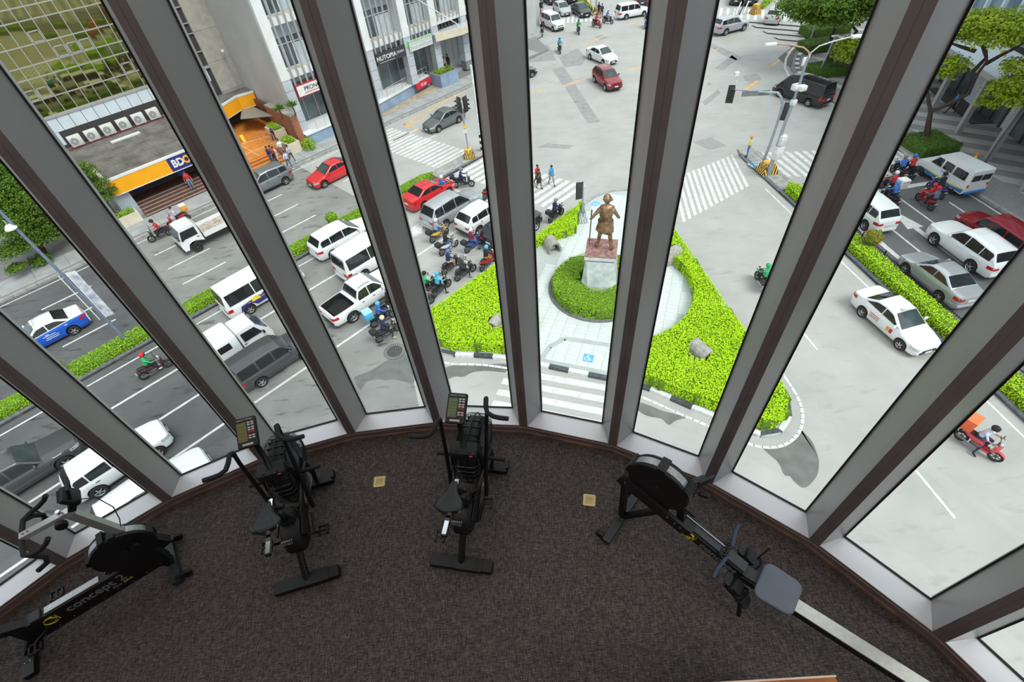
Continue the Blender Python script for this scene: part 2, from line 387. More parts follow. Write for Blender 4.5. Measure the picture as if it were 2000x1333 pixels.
# ================================================================== streets
def road_mat(name, base, dark, light, spots=0.5, scale=0.35):
    m = bpy.data.materials.new(name); m.use_nodes = True; nt = m.node_tree; b = nt.nodes['Principled BSDF']; b.inputs['Roughness'].default_value = 0.85
    b.inputs['Specular IOR Level'].default_value = 0.25
    tc = nt.nodes.new('ShaderNodeTexCoord'); cols = []
    def noise(sc, det, lo, hi, rot=0.0, str_=(1, 1, 1)):
        mp = nt.nodes.new('ShaderNodeMapping'); mp.inputs['Scale'].default_value = str_; mp.inputs['Rotation'].default_value = (0, 0, rot); nt.links.new(tc.outputs['Object'], mp.inputs[0])
        nz = nt.nodes.new('ShaderNodeTexNoise'); nz.inputs['Scale'].default_value = sc; nz.inputs['Detail'].default_value = det; nz.inputs['Roughness'].default_value = 0.6
        nt.links.new(mp.outputs[0], nz.inputs['Vector']); mr = nt.nodes.new('ShaderNodeMapRange'); mr.inputs[1].default_value = lo; mr.inputs[2].default_value = hi
        nt.links.new(nz.outputs['Fac'], mr.inputs[0]); return mr.outputs[0]
    def mix(fac, c1, c2):
        mx = nt.nodes.new('ShaderNodeMix'); mx.data_type = 'RGBA'; nt.links.new(fac, mx.inputs[0])
        for i, c in ((6, c1), (7, c2)):
            if isinstance(c, tuple): mx.inputs[i].default_value = c+(1,)
            else: nt.links.new(c, mx.inputs[i])
        return mx.outputs[2]
    c = mix(noise(scale, 6, 0.35, 0.65), base, light)
    st = noise(1.3, 9, 0.57, 0.70, -TH, (0.45, 1.6, 1))               # oil and tar stains drawn out along the lanes
    ml = nt.nodes.new('ShaderNodeMath'); ml.operation = 'MULTIPLY'; ml.inputs[1].default_value = spots; nt.links.new(st, ml.inputs[0])
    c = mix(ml.outputs[0], c, dark)
    gr = noise(45, 2, 0.3, 0.7); m2 = nt.nodes.new('ShaderNodeMath'); m2.operation = 'MULTIPLY'; m2.inputs[1].default_value = 0.22; nt.links.new(gr, m2.inputs[0])
    c = mix(m2.outputs[0], c, dark)
    nt.links.new(c, b.inputs['Base Color'])
    MATS[name] = m
    return m
m_conc = road_mat('worn_concrete_road', (0.40, 0.40, 0.385), (0.20, 0.20, 0.195), (0.47, 0.465, 0.45), 0.30)
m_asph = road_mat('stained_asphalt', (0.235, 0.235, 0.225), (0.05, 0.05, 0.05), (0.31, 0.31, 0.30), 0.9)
m_asphL = road_mat('stained_asphalt_shade_tint', (0.105, 0.107, 0.11), (0.03, 0.03, 0.03), (0.145, 0.146, 0.148), 0.85)  # stained asphalt with the shade of tower and trees put into the colour
m_asph2 = road_mat('dark_asphalt', (0.135, 0.138, 0.142), (0.07, 0.07, 0.07), (0.165, 0.165, 0.17), 0.5)
m_white = mat('worn_white_road_paint', (0.72, 0.72, 0.71), 0.7, 0, 0.12, 3.0, col2=(0.55, 0.55, 0.54))
m_orange_p = mat('orange_road_paint', (0.78, 0.40, 0.10), 0.7, 0, 0.2, 3.0)
m_patch = road_mat('tar_patch', (0.30, 0.30, 0.305), (0.16, 0.16, 0.16), (0.36, 0.36, 0.36), 0.9, 2.0)
m_wet = mat('damp_asphalt', (0.15, 0.155, 0.148), 0.45, 0, 0.15, 1.5)
m_kblack = mat('kerb_black_paint', (0.07, 0.08, 0.09), 0.6, 0, 0.25, 5.0)
m_kwhite = mat('kerb_white_paint', (0.72, 0.72, 0.72), 0.6, 0, 0.12, 5.0)
m_kgrey = mat('kerb_concrete', (0.34, 0.335, 0.32), 0.85, 0, 0.2, 3.0)
m_side = mat('sidewalk_slab', (0.36, 0.365, 0.37), 0.85, 0, 0.12, 1.2)
m_sideD = mat('sidewalk_joint', (0.22, 0.22, 0.22), 0.9, 0, 0.1)
m_pale = mat('pale_paving_tile', (0.60, 0.63, 0.63), 0.6, 0, 0.06, 2.0)
m_pale2 = mat('pale_paving_joint', (0.47, 0.50, 0.50), 0.8, 0, 0.06)
m_paleG = mat('grey_green_tile_band', (0.40, 0.44, 0.42), 0.7, 0, 0.06, 2.0)
road = MB().box((20, 60, -0.2), (260, 260, 0.4)).build('road', m_conc); tag(road, kind='structure')
def flat(pts, z0, z1, name, m, parent=road):
    return MB().prism([(p[0], p[1]) for p in pts], z0, z1).build(name, m, parent)
def uvp(*a): return [P(u, v) for u, v in a]
def pqp(*a): return [Q(p, q) for p, q in a]
def pxp(*a): return [G(*p) for p in a]
flat(uvp((0.5, 19.0), (9, 19.0), (12, 30.9), (16.5, 33), (16.5, 44), (1.5, 44)), -0.05, 0.004, 'asphalt_lane', m_asph)
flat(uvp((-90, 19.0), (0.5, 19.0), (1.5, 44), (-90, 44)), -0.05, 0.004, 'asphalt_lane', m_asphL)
flat(uvp((-90, -12), (-3, -6), (5.5, 13), (9, 19.0), (0.5, 19), (-90, 19.0)), -0.05, 0.004, 'asphalt_lane', m_asph)
flat(pqp((28.6, 24.3), (28.6, 34.9), (-40, 34.9), (-40, 24.3)), -0.05, 0.004, 'asphalt_lane', m_asph2)
flat(uvp((56, 14), (62, 20), (110, 22), (110, -10), (60, -2)), -0.05, 0.004, 'asphalt_lane', m_asph2)
# lane paint of the avenue
def stripe_uv(u0, u1, v, w=0.14, m=m_white, name='lane_line'): flat(uvp((u0, v-w/2), (u1, v-w/2), (u1, v+w/2), (u0, v+w/2)), 0.0, 0.010, name, m)
for v in (40.6, 37.95, 35.25):
    for k in range(-5, 4):
        if v == 35.25 and k == 3: continue
        stripe_uv(2.4+7.45*k, 5.5+7.45*k, v, name='lane_dash')
stripe_uv(-45, 23, 32.75, 0.10); stripe_uv(-45, 22.5, 43.45, 0.10)
stripe_uv(-45, 22, 30.35, 0.11); stripe_uv(-45, 21.5, 27.45, 0.15); stripe_uv(-45, 20.5, 24.55, 0.15); stripe_uv(-45, 9, 21.55, 0.15)
stripe_uv(13.5, 20.5, 21.9, 0.12); stripe_uv(21.8, 22.2, 26.0, 9.0)
flat(pxp((798, 452), (826, 438), (824, 456), (808, 462), (802, 470)), 0.0, 0.010, 'lane_arrow', m_white)
# crossings: bars parallel to the avenue
def bars(a0, a1, b0, b1, n, duty=0.55, name='crossing_bar'):
    """n bars spread between the end lines a (left ends) and b (right ends)"""
    for i in range(n):
        t0, t1 = (i+0.5-duty/2)/n, (i+0.5+duty/2)/n
        l = lambda p, q, t: (p[0]+(q[0]-p[0])*t, p[1]+(q[1]-p[1])*t)
        flat([l(a0, a1, t0), l(b0, b1, t0), l(b0, b1, t1), l(a0, a1, t1)], 0.0, 0.010, name, m_white)
bars(P(23.6, 32.6), P(22.9, 43.2), P(27.4, 32.6), P(26.5, 43.2), 18)
bars(P(23.9, 30.9), P(24.3, 20.6), P(27.4, 30.9), P(28.6, 20.6), 15)
bars((12.6, 28.2), (18.95, 32.0), (13.6, 34.0), (19.7, 36.9), 13)           # across the right-hand street, near half
bars((21.9, 32.6), (31.8, 30.6), (21.4, 36.7), (32.0, 35.0), 16)
bars((6.2, 79.4), (16.2, 78.0), (6.9, 83.0), (16.9, 81.6), 16)
bars((18.5, 77.4), (26.5, 79.0), (18.9, 81.0), (27.0, 82.5), 12)
bars((31.6, 73.0), (42.0, 66.5), (33.6, 77.5), (44.0, 70.5), 14, 0.4)
flat([(5.6, 83.6), (17.2, 82.2), (17.3, 82.7), (5.7, 84.1)], 0, 0.01, 'stop_line', m_white)
for x0, y0, x1, y1 in ((9.4, 84, 6.5, 100), (12.6, 84, 10.5, 100), (6.6, 84, 3.0, 100)): flat([(x0, y0), (x0+0.18, y0), (x1+0.18, y1), (x1, y1)], 0, 0.01, 'lane_line', m_white)
for x0, y0, x1, y1 in ((25.8, 79.0, 29.0, 82.5), (28.5, 73.2, 31.0, 76.8), (26.6, 84, 29.6, 88)): flat([(x0, y0), (x0+0.3, y0), (x1+0.3, y1), (x1, y1)], 0, 0.01, 'lane_line', m_white)
near0, near1 = Vector((1.25, 16.35, 0)), Vector((4.75, 15.0, 0))               # crossing right below the window
dn = Vector((-0.42, -0.93, 0)).normalized(); al = (near1-near0).normalized()
for i in range(9):
    a = near0+dn*(0.03+0.74*i)-al*1.7; b = near1+dn*(0.03+0.74*i)+al*1.3
    flat([a, b, b+dn*0.38, a+dn*0.38], 0.0, 0.010, 'crossing_bar', m_white)
# paint of the right-hand street
def stripe_pq(p0, p1, q, w=0.14, name='lane_line'): flat(pqp((p0, q-w/2), (p1, q-w/2), (p1, q+w/2), (p0, q+w/2)), 0.0, 0.010, name, m_white)
stripe_pq(-30, 29.5, 22.35, 0.12); stripe_pq(-30, 28.5, 24.55, 0.14); stripe_pq(-30, 26.5, 27.25, 0.13); stripe_pq(-30, 26.5, 30.1, 0.13); stripe_pq(-30, 24.5, 32.7, 0.13); stripe_pq(-30, 36, 34.55, 0.12)
flat(pqp((27.2, 24.6), (27.2, 34.5), (26.8, 34.5), (26.8, 24.6)), 0, 0.010, 'stop_line', m_white)
for p in (14.4, 5.3, -2.5, -10): stripe_pq(p, p+2.1, 16.95, 0.12, 'lane_dash')
for q in (28.7, 25.7):
    flat(pqp((22.5, q-0.55), (24.8, q), (22.5, q+0.55), (22.5, q+0.18), (18.2, q+0.12), (18.2, q-0.12), (22.5, q-0.18)), 0, 0.010, 'lane_arrow', m_white)
# faded orange guide lines of the junction
for a, b, w in (((1100, 167.5), (1123, 160), .22), ((1138, 90), (1183, 69), .22), ((1230, 136), (1257, 130), .22), ((1125, 160), (1150, 152), .12), ((1035, 182), (1070, 174), .14), ((1226, 50), (1245, 43), .2), ((1500, 133), (1523, 118), .2), ((1456, 175), (1480, 158), .3), ((1392, 99), (1404, 96), .2), ((1538, 104), (1562, 84), .25), ((1440, 37), (1460, 39), .4), ((788, 244), (900, 182), .18), ((787, 244), (845, 230), .18), ((787, 245), (818, 252), .18), ((1424, 70), (1432, 75), .2)):
    A, B = G(*a), G(*b); n = (B-A).cross(Vector((0, 0, 1))).normalized()*w/2
    flat([A-n, B-n, B+n, A+n], 0, 0.009, 'guide_line', m_orange_p)
# resurfaced strips and patches
for pts in (((1103, 170), (1123, 165), (1172, 238), (1148, 241)), ((1078, 135), (1101, 130), (1121, 160), (1100, 168)), ((1031, 122), (1040, 92), (1071, 87), (1086, 118)), ((1040, 76), (1052, 74), (1060, 88), (1046, 91)), ((1092, 112), (1128, 94), (1144, 112), (1138, 127), (1103, 131)), ((1145, 112), (1158, 111), (1163, 116), (1146, 117))):
    flat(pxp(*pts), -0.05, 0.006, 'patch', m_patch)
for pts in (((1396, 133), (1430, 108), (1440, 116), (1412, 138)), ((1371, 200), (1402, 175), (1408, 182), (1378, 206)), ((1387, 84), (1425, 100), (1452, 114), (1440, 119), (1410, 106), (1385, 90)), ((1050, 288), (1068, 280), (1120, 284), (1110, 291)), ((1352, 277), (1390, 268), (1420, 286), (1385, 293)), ((1452, 148), (1478, 144), (1488, 154), (1470, 162), (1455, 158)), ((1380, 165), (1385, 160), (1390, 165), (1384, 168)), ((1160, 72), (1176, 68), (1190, 74), (1172, 78))):
    flat(pxp(*pts), -0.05, 0.006, 'patch', m_patch)
for pts in (((690, 735), (745, 705), (790, 690), (812, 700), (815, 750), (770, 742), (735, 742), (715, 750), (695, 760)), ((868, 720), (990, 712), (990, 728), (930, 725), (895, 738), (870, 738)), ((1245, 782), (1300, 800), (1340, 820), (1300, 826), (1275, 822), (1250, 800)), ((1480, 880), (1535, 865), (1560, 835), (1580, 850), (1605, 920), (1575, 955), (1545, 935), (1520, 915))):
    flat(smooth_poly([Vector((q[0]+rnd.uniform(-4, 4), q[1]+rnd.uniform(-4, 4))) for q in pts] and [(g_+Vector((rnd.uniform(-.25, .25), rnd.uniform(-.25, .25), 0))).to_2d() for k_ in range(len(pts)) for g_ in (G(*pts[k_]), G(*pts[k_]).lerp(G(*pts[(k_+1) % len(pts)]), .5))], 2), -0.05, 0.007, 'damp_patch', m_wet)
m_iron = mat('cast_iron', (0.10, 0.10, 0.10), 0.6, 0.4, 0.3, 20)
mh = thing('manhole_cover', 'round ribbed manhole cover in the asphalt below the waiting motorcycles', 'manhole cover', G(771, 687, 0.005))
MB().disc((0, 0, 0.004), 0.62, 0.012, 28).build('plate', m_iron, mh)
r_ = MB()
for i in range(30):
    a = 2*PI*i/30; r_.box((0.52*math.cos(a), 0.52*math.sin(a), 0.013), (0.15, 0.035, 0.012), a)
r_.build('rib_ring', mat('worn_iron', (0.45, 0.45, 0.44), 0.6, 0.2), mh)
# ------------------------------------------------------------------ sidewalks
sw = tag(MB().prism([(p.x, p.y) for p in uvp((-60, 44.15), (52, 44.15), (62, 60), (40, 60), (28, 62), (-60, 62))], 0.0, 0.145).build('sidewalk', m_sideD), kind='structure')
for i in range(-8, 23):
    u0 = 2.2*i
    for v0, v1 in ((44.45, 45.45), (45.48, 46.55)): flat(uvp((u0, v0), (u0+2.16, v0), (u0+2.16, v1), (u0, v1)), 0.14, 0.16, 'slab', m_side, sw)
for i in range(-20, 30): flat(uvp((1.5*i, 43.9), (1.5*i+1.48, 43.9), (1.5*i+1.48, 44.15), (1.5*i, 44.15)), 0.0, 0.17, 'kerb_stone', m_kgrey, sw)
psw = tag(MB().prism([(p[0], p[1]) for p in [Q(-40, 35.0), Q(37, 35.0), Q(46, 35.6), Q(50, 36.2), Q(54, 39), Q(60, 45.5), Q(75, 63), Q(75, 100), Q(-40, 100)]], 0.0, 0.12).build('plaza', mat('plaza_grey', (0.235, 0.235, 0.24), 0.8, 0, 0.08)), kind='structure')
m_pl1 = mat('plaza_light_band', (0.40, 0.40, 0.39), 0.75, 0, 0.06); 
for i in range(-16, 24):                                                        # pale bands slanting over the plaza
    a = 2.6*i
    flat([Q(a+10, 37.5), Q(a+11.25, 37.5), Q(a-7, 56), Q(a-8.25, 56)] if a < 38 else [Q(a+10-3, 40), Q(a+11.25-3, 40), Q(a-7, 56), Q(a-8.25, 56)], 0.11, 0.128, 'pale_band', m_pl1, psw)
for i in range(-24, 38): flat(pqp((i, 34.85), (i+0.98, 34.85), (i+0.98, 35.1), (i, 35.1)), 0, 0.15, 'kerb_stone', m_kgrey, psw)
fc = [G(1552, 152), G(1541, 133), G(1543, 115), G(1556, 94), G(1585, 68), G(1612, 38)]
for i in range(len(fc)-1):
    for j in range(4):
        a, b = fc[i].lerp(fc[i+1], j/4), fc[i].lerp(fc[i+1], (j+0.96)/4); n = (b-a).cross(Vector((0, 0, 1))).normalized()
        flat([a+n*0.5, b+n*0.5, b+n*0.9, a+n*0.9], 0, 0.16, 'kerb_stone', m_kwhite if (i*4+j) % 2 else m_kblack, psw)
    a, b = fc[i], fc[i+1]; n = (b-a).cross(Vector((0, 0, 1))).normalized(); flat([a-n*0.5, b-n*0.5, b-n*0.3, a-n*0.3], 0, 0.01, 'edge_line', m_white)
# ------------------------------------------------------------------ the island with the monument
def inpoly(x, y, poly):
    c = np.zeros(len(x), bool); j = len(poly)-1
    for i in range(len(poly)):
        xi, yi = poly[i][0], poly[i][1]; xj, yj = poly[j][0], poly[j][1]
        t = ((yi > y) != (yj > y)) & (x < (xj-xi)*(y-yi)/(yj-yi+1e-12)+xi); c ^= t; j = i
    return c
ISL = [(-5.2, 21.0), (-5.0, 19.2), (-3.6, 18.15), (-1.8, 17.9), (-0.4, 17.45), (1.3, 16.75), (4.6, 15.3), (6.1, 14.75), (8.0, 13.15), (9.0, 12.4), (10.4, 11.2), (11.3, 11.0), (12.2, 11.5), (12.75, 12.4), (12.9, 13.6), (12.45, 18.0), (12.2, 21.3), (11.95, 24.6), (11.8, 27.0), (11.9, 30.6), (11.2, 32.6), (9.8, 33.3), (8.3, 33.2), (7.2, 32.6), (6.5, 31.9)]
island = tag(MB().prism([tuple(q) for q in smooth_poly([Vector(q) for q in ISL], 2)], 0.0, 0.15).build('island', m_pale2), kind='structure')
ISLS = smooth_poly([Vector(q) for q in ISL], 2)
def inset(poly, d):
    n = len(poly); out = []; c = [Vector(p).to_2d() for p in poly]
    for i in range(n):
        a, b, e = c[i-1], c[i], c[(i+1) % n]; t1 = (b-a).normalized(); t2 = (e-b).normalized(); nn = Vector((-t1.y-t2.y, t1.x+t2.x))
        nn = nn.normalized() if nn.length > 1e-6 else Vector((0, 0)); out.append(b+nn*d)
    return out
isl_in = inset(ISL, 0.28)
def walk(poly, step):
    """points every step metres round a closed outline"""
    out = []; n = len(poly); acc = 0.0
    for i in range(n):
        a, b = Vector(poly[i]).to_2d(), Vector(poly[(i+1) % n]).to_2d(); L = (b-a).length; t = acc
        while t < L: out.append((a.lerp(b, t/L), (b-a).normalized())); t += step
        acc = t-L
    return out
kp = walk(ISLS, 1.05)
for i, (p, t) in enumerate(kp):
    n = Vector((-t.y, t.x)); e = p+t*1.03; nearside = p.y < 19.5 and p.x < 12.9
    mk = (m_kwhite if i % 2 else m_kblack) if nearside else m_kgrey
    nx, tx = kp[(i+1) % len(kp)]; e = p+(nx-p)*0.985; n2 = Vector((-tx.y, tx.x))
    flat([p-n*0.02, e-n2*0.02, e+n2*0.22, p+n*0.22], 0.0, 0.19, 'kerb_stone', mk, island)
edge = inset(ISLS, -0.5); ne = len(edge)
for i in range(ne):
    a, b = edge[i], edge[(i+1) % ne]
    if min(a.y, b.y) > 14.5 and not (a.x < 0.6 and a.y < 19.5) or (0.6 < a.x < 5.6 and a.y > 14): continue
    t = (b-a).normalized(); n = Vector((-t.y, t.x))*0.07; flat([a-n, b+t*0.02-n, b+t*0.02+n, a+n], 0, 0.01, 'edge_line', m_white)
PC = (6.2, 21.9); ta = R(-24)                                                   # tiled plaza round the monument
def in_plaza(x, y):
    if (x-PC[0])**2+(y-PC[1])**2 < 4.55**2: return True
    if 0.55 < x < 6.15 and 15 < y < 21: return True
    return y > 25 and x > 4.0 and x < 11.4
ct, st_ = math.cos(ta), math.sin(ta); tile = MB().prism([(-0.32, -0.32), (0.32, -0.32), (0.32, 0.32), (-0.32, 0.32)], 0.14, 0.166).mesh('tile', m_pale)
cand = []
for i in range(-22, 23):
    for j in range(-22, 23):
        x, y = 6+0.655*(i*ct-j*st_), 22+0.655*(i*st_+j*ct)
        if in_plaza(x, y) and all(inpoly(np.array([x+dx]), np.array([y+dy]), isl_in)[0] for dx in (-.36, .36) for dy in (-.36, .36)) and (x-5.6)**2+(y-22.3)**2 > 2.6**2: cand.append((x, y))
cand.sort(key=lambda c: c[1])
print('tiles', len(cand))
for x, y in cand[:300]: link('tile', tile, island, (x, y, 0), ta)
if len(cand) > 300:
    t = MB()
    for x, y in cand[300:]: t.box((x, y, 0.153), (0.64, 0.64, 0.026), ta)
    tag(t.build('tiles', m_pale, island), kind='stuff')
ra, rb_ = (1.55, 17.0), (4.9, 15.45)                                            # dropped kerb: grey band and the wheelchair sign
for a, b, w in (((0.7, 17.35), (5.9, 15.15), 0.32), ((1.5, 17.2), (2.0, 17.95), 0.3), ((2.0, 17.95), (2.9, 18.45), 0.3), ((2.9, 18.45), (5.6, 17.45), 0.3)):
    A, B = Vector(a+(0,)), Vector(b+(0,)); n = (B-A).cross(Vector((0, 0, 1))).normalized()*w/2; flat([A-n, B-n, B+n, A+n], 0.15, 0.171, 'tile_band', m_paleG, island)
m_blue_s = mat('sign_blue_paint', (0.12, 0.42, 0.78), 0.6, 0, 0.05)
def wheelchair_sign(c, ang, s, parent):
    z = 0.172; M = Matrix.Translation((c[0], c[1], z)) @ Matrix.Rotation(ang, 4, 'Z') @ Matrix.Scale(s, 4)
    mb = MB(); mb.M = M; mb.box((0, 0, 0), (1.16, 1.16, 0.006)); o = mb.build('sign_border', m_kwhite, parent)
    mb = MB(); mb.M = M; mb.box((0, 0, 0.006), (1.0, 1.0, 0.008)); mb.build('sign_field', m_blue_s, parent)
    w = MB(); w.M = M; z = 0.013
    w.disc((-0.07, 0.30, z), 0.075, 0.006, 12)
    w.tube([(-0.07, 0.2, z), (-0.05, 0.0, z), (0.12, -0.02, z), (0.2, -0.22, z), (0.3, -0.18, z)], 0.04, 4, flat=(1, 0.1))
    w.tube([(-0.05, 0.1, z), (0.1, 0.1, z)], 0.03, 4, flat=(1, 0.1))
    w.tube([(-0.12+0.2*math.cos(R(a)), -0.1+0.2*math.sin(R(a)), z) for a in range(100, 381, 20)], 0.035, 4, flat=(1, 0.1))
    w.build('wheelchair_symbol', m_kwhite, parent)
wheelchair_sign(G(1149, 700, 0.17), R(-22), 0.56, island)
wheelchair_sign(G(1163, 398, 0.17), R(40), 0.6, island)
wheelchair_sign((20.3, 34.6, 0.17), R(10), 0.6, road)
# ================================================================== planting and the monument
def H(x, y, base):
    """point on the pixel's ray standing as far away as base does"""
    r = ray(x, y); g = Vector((base[0], base[1])); h = Vector((r.x, r.y)); t = h.dot(g)/h.dot(h)
    return Vector((r.x*t, r.y*t, CAMZ+r.z*t))
L_LIME = leaf_mat('lime_hedge_leaf', [(0.33, 0.58, 0.008), (0.50, 0.78, 0.010), (0.66, 0.90, 0.015)], trans=0.2)
L_GREEN = leaf_mat('green_hedge_leaf', [(0.15, 0.33, 0.015), (0.28, 0.50, 0.02), (0.42, 0.64, 0.03)], trans=0.2)
L_DARK = leaf_mat('dark_hedge_leaf', [(0.03, 0.08, 0.015), (0.06, 0.14, 0.025), (0.10, 0.20, 0.03)], trans=0.15)
L_TREE = leaf_mat('tree_leaf', [(0.03, 0.08, 0.010), (0.09, 0.18, 0.015), (0.24, 0.38, 0.03)], trans=0.25)
L_YTREE = leaf_mat('yellow_green_tree_leaf', [(0.12, 0.20, 0.012), (0.28, 0.40, 0.02), (0.50, 0.58, 0.04)], trans=0.3)
L_RED = leaf_mat('orange_shrub_leaf', [(0.18, 0.22, 0.02), (0.50, 0.24, 0.03), (0.60, 0.34, 0.06)], trans=0.2)
m_core = mat('hedge_twigs', (0.10, 0.19, 0.012), 0.9, 0, 0.3, 8)
m_bark = mat('bark', (0.055, 0.042, 0.034), 0.9, 0, 0.3, 6, bump=0.5)
m_soil = mat('soil', (0.12, 0.09, 0.06), 0.95, 0, 0.25, 5)
m_concr = mat('rough_concrete', (0.36, 0.34, 0.31), 0.9, 0, 0.2, 5)
def hedge(poly, z0, z1, label, lm, dens=520, size=0.09, group=None, holes=(), name='hedge', sides=True, lump=0.05):
    poly = [(p[0], p[1]) for p in poly]
    a = sum(poly[i][0]*poly[(i+1) % len(poly)][1]-poly[(i+1) % len(poly)][0]*poly[i][1] for i in range(len(poly)))/2
    if a < 0: poly = poly[::-1]; a = -a
    c = (sum(p[0] for p in poly)/len(poly), sum(p[1] for p in poly)/len(poly))
    o = thing(name, label, 'hedge', (c[0], c[1], z0), 0, group)
    loc = [(p[0]-c[0], p[1]-c[1]) for p in poly]
    core = inset(loc, 0.07); cb = MB()
    if holes:                                                                   # keep clear of the lamp niches
        xs = [p[0] for p in loc]; ys = [p[1] for p in loc]; s = 0.35
        x = min(xs)
        while x < max(xs):
            y = min(ys)
            while y < max(ys):
                if inpoly(np.array([x+s/2]), np.array([y+s/2]), core)[0] and all((x+s/2+c[0]-hx)**2+(y+s/2+c[1]-hy)**2 > (hr+0.12)**2 for hx, hy, hr in holes): cb.box((x+s/2, y+s/2, (z1-z0)/2-0.03), (s, s, z1-z0-0.06))
                y += s
            x += s
    else: cb.prism([(p.x, p.y) for p in core], 0, z1-z0-0.05)
    cb = cb.build('twigs', m_core, o)
    if holes: cb['kind'] = 'stuff'
    n = int(a*dens); xs = np.array([p[0] for p in loc]); ys = np.array([p[1] for p in loc])
    bb = (xs.max()-xs.min())*(ys.max()-ys.min()); m = int(n*bb/a)
    X = nr.uniform(xs.min(), xs.max(), m); Y = nr.uniform(ys.min(), ys.max(), m); k = inpoly(X, Y, loc); X, Y = X[k], Y[k]
    for hx, hy, hr in holes:
        k = (X+c[0]-hx)**2+(Y+c[1]-hy)**2 > hr**2; X, Y = X[k], Y[k]
    Z = z1-z0+nr.normal(0, 0.02, len(X))+lump*np.sin(X*2.1+1.3)*np.cos(Y*1.7)
    pos = np.stack([X, Y, Z], 1); nrm = np.tile([0, 0, 1.0], (len(X), 1))
    if sides:
        pp = [pos]; nn = [nrm]
        for i in range(len(loc)):
            p, q = np.array(loc[i]), np.array(loc[(i+1) % len(loc)]); L = np.linalg.norm(q-p)
            if L < 1e-4: continue
            e = np.array([(q-p)[1], -(q-p)[0]])/L; kk = int(L*(z1-z0)*dens*0.9)
            t = nr.uniform(0, 1, kk)[:, None]; z = nr.uniform(0.02, z1-z0, kk); b = p+(q-p)*t+e*nr.normal(0, 0.03, kk)[:, None]-e*((z/(z1-z0))**6*0.06)[:, None]
            pp.append(np.column_stack([b, z])); nn.append(np.tile([e[0], e[1], 0.45], (kk, 1)))
        pos = np.vstack(pp); nrm = np.vstack(nn)
    v, q = leaf_quads(pos, nrm, size, 0.45, 0.7)
    tag(link('leaves', fast_mesh('leaves', v, q, lm), o), kind='stuff')
    return o
def leaf_ball(o, c, r, lm, n, size, name='leaves', sc=(1, 1, 1)):
    d = nr.normal(0, 1, (n, 3)); d /= np.linalg.norm(d, axis=1)[:, None]; rad = r*nr.uniform(0.75, 1.04, n)[:, None]
    v, q = leaf_quads(np.array(c)+d*rad*np.array(sc), d, size, 0.5, 0.7)
    return tag(link(name, fast_mesh(name, v, q, lm), o), kind='stuff')
# hedges of the island
holes_r = [(*G(1365, 693, 0.5).xy, 0.55), (*G(1310, 500, 0.4).xy, 0.6)]
rh = [(6.2, 15.0), (8.1, 13.45), (9.1, 12.75), (10.5, 11.6), (11.3, 11.4), (12.0, 11.8), (12.4, 12.6), (12.5, 13.7), (12.1, 18.0), (11.85, 21.3), (11.6, 24.6), (11.4, 27.2), (11.0, 27.4)]
rh += [(PC[0]+4.75*math.cos(R(a)), PC[1]+4.75*math.sin(R(a))) for a in range(36, -83, -8)]
hedge(rh, 0.15, 0.85, 'wide lime green hedge curving round the right side of the statue plaza', L_LIME, holes=holes_r)
holes_l = [(*G(969, 636, 0.5).xy, 0.45)]
lh = [(0.5, 17.45), (0.55, 19.2)]+[(PC[0]+5.0*math.cos(R(a)), PC[1]+5.0*math.sin(R(a))) for a in range(205, 150, -9)]+[P(18.9, 18.75), P(14, 18.8), P(10.2, 18.85), (-4.85, 20.3), (-4.6, 19.4), (-3.4, 18.5), (-1.8, 18.2), (-0.4, 17.8)]
hedge([(p[0], p[1]) for p in lh], 0.15, 0.85, 'lime green hedge on the left of the statue plaza beside the stopped motorcycles', L_LIME, holes=holes_l)
holes_t = [(*G(1077, 480, 0.4).xy, 0.5)]
th_ = [P(19.5, 18.85), P(25.6, 18.85), (6.05, 31.4), (5.35, 28.7), (5.0, 28.0), (3.2, 27.5), (2.0, 26.9), (1.4, 26.4)]
hedge([(p[0], p[1]) for p in th_], 0.15, 0.75, 'narrow lime hedge pointing at the traffic light behind the statue', L_LIME, holes=holes_t)
hc = (5.55, 22.3)
rg = [(hc[0]+2.75*math.cos(R(a)), hc[1]+2.75*math.sin(R(a))) for a in range(0, 360, 12)]
hedge(rg, 0.15, 0.85, 'round clipped green hedge encircling the marble pedestal', L_GREEN, holes=[(5.69, 22.62, 1.2)], dens=380, size=0.075)
MB().lathe([(2.82, 0), (3.0, 0), (3.0, 0.1), (2.82, 0.1)], (hc[0], hc[1], 0.15), 'Z', 40).build('ring_kerb', mat('dark_kerb_ring', (0.16, 0.165, 0.165), 0.8, 0, 0.2), island)
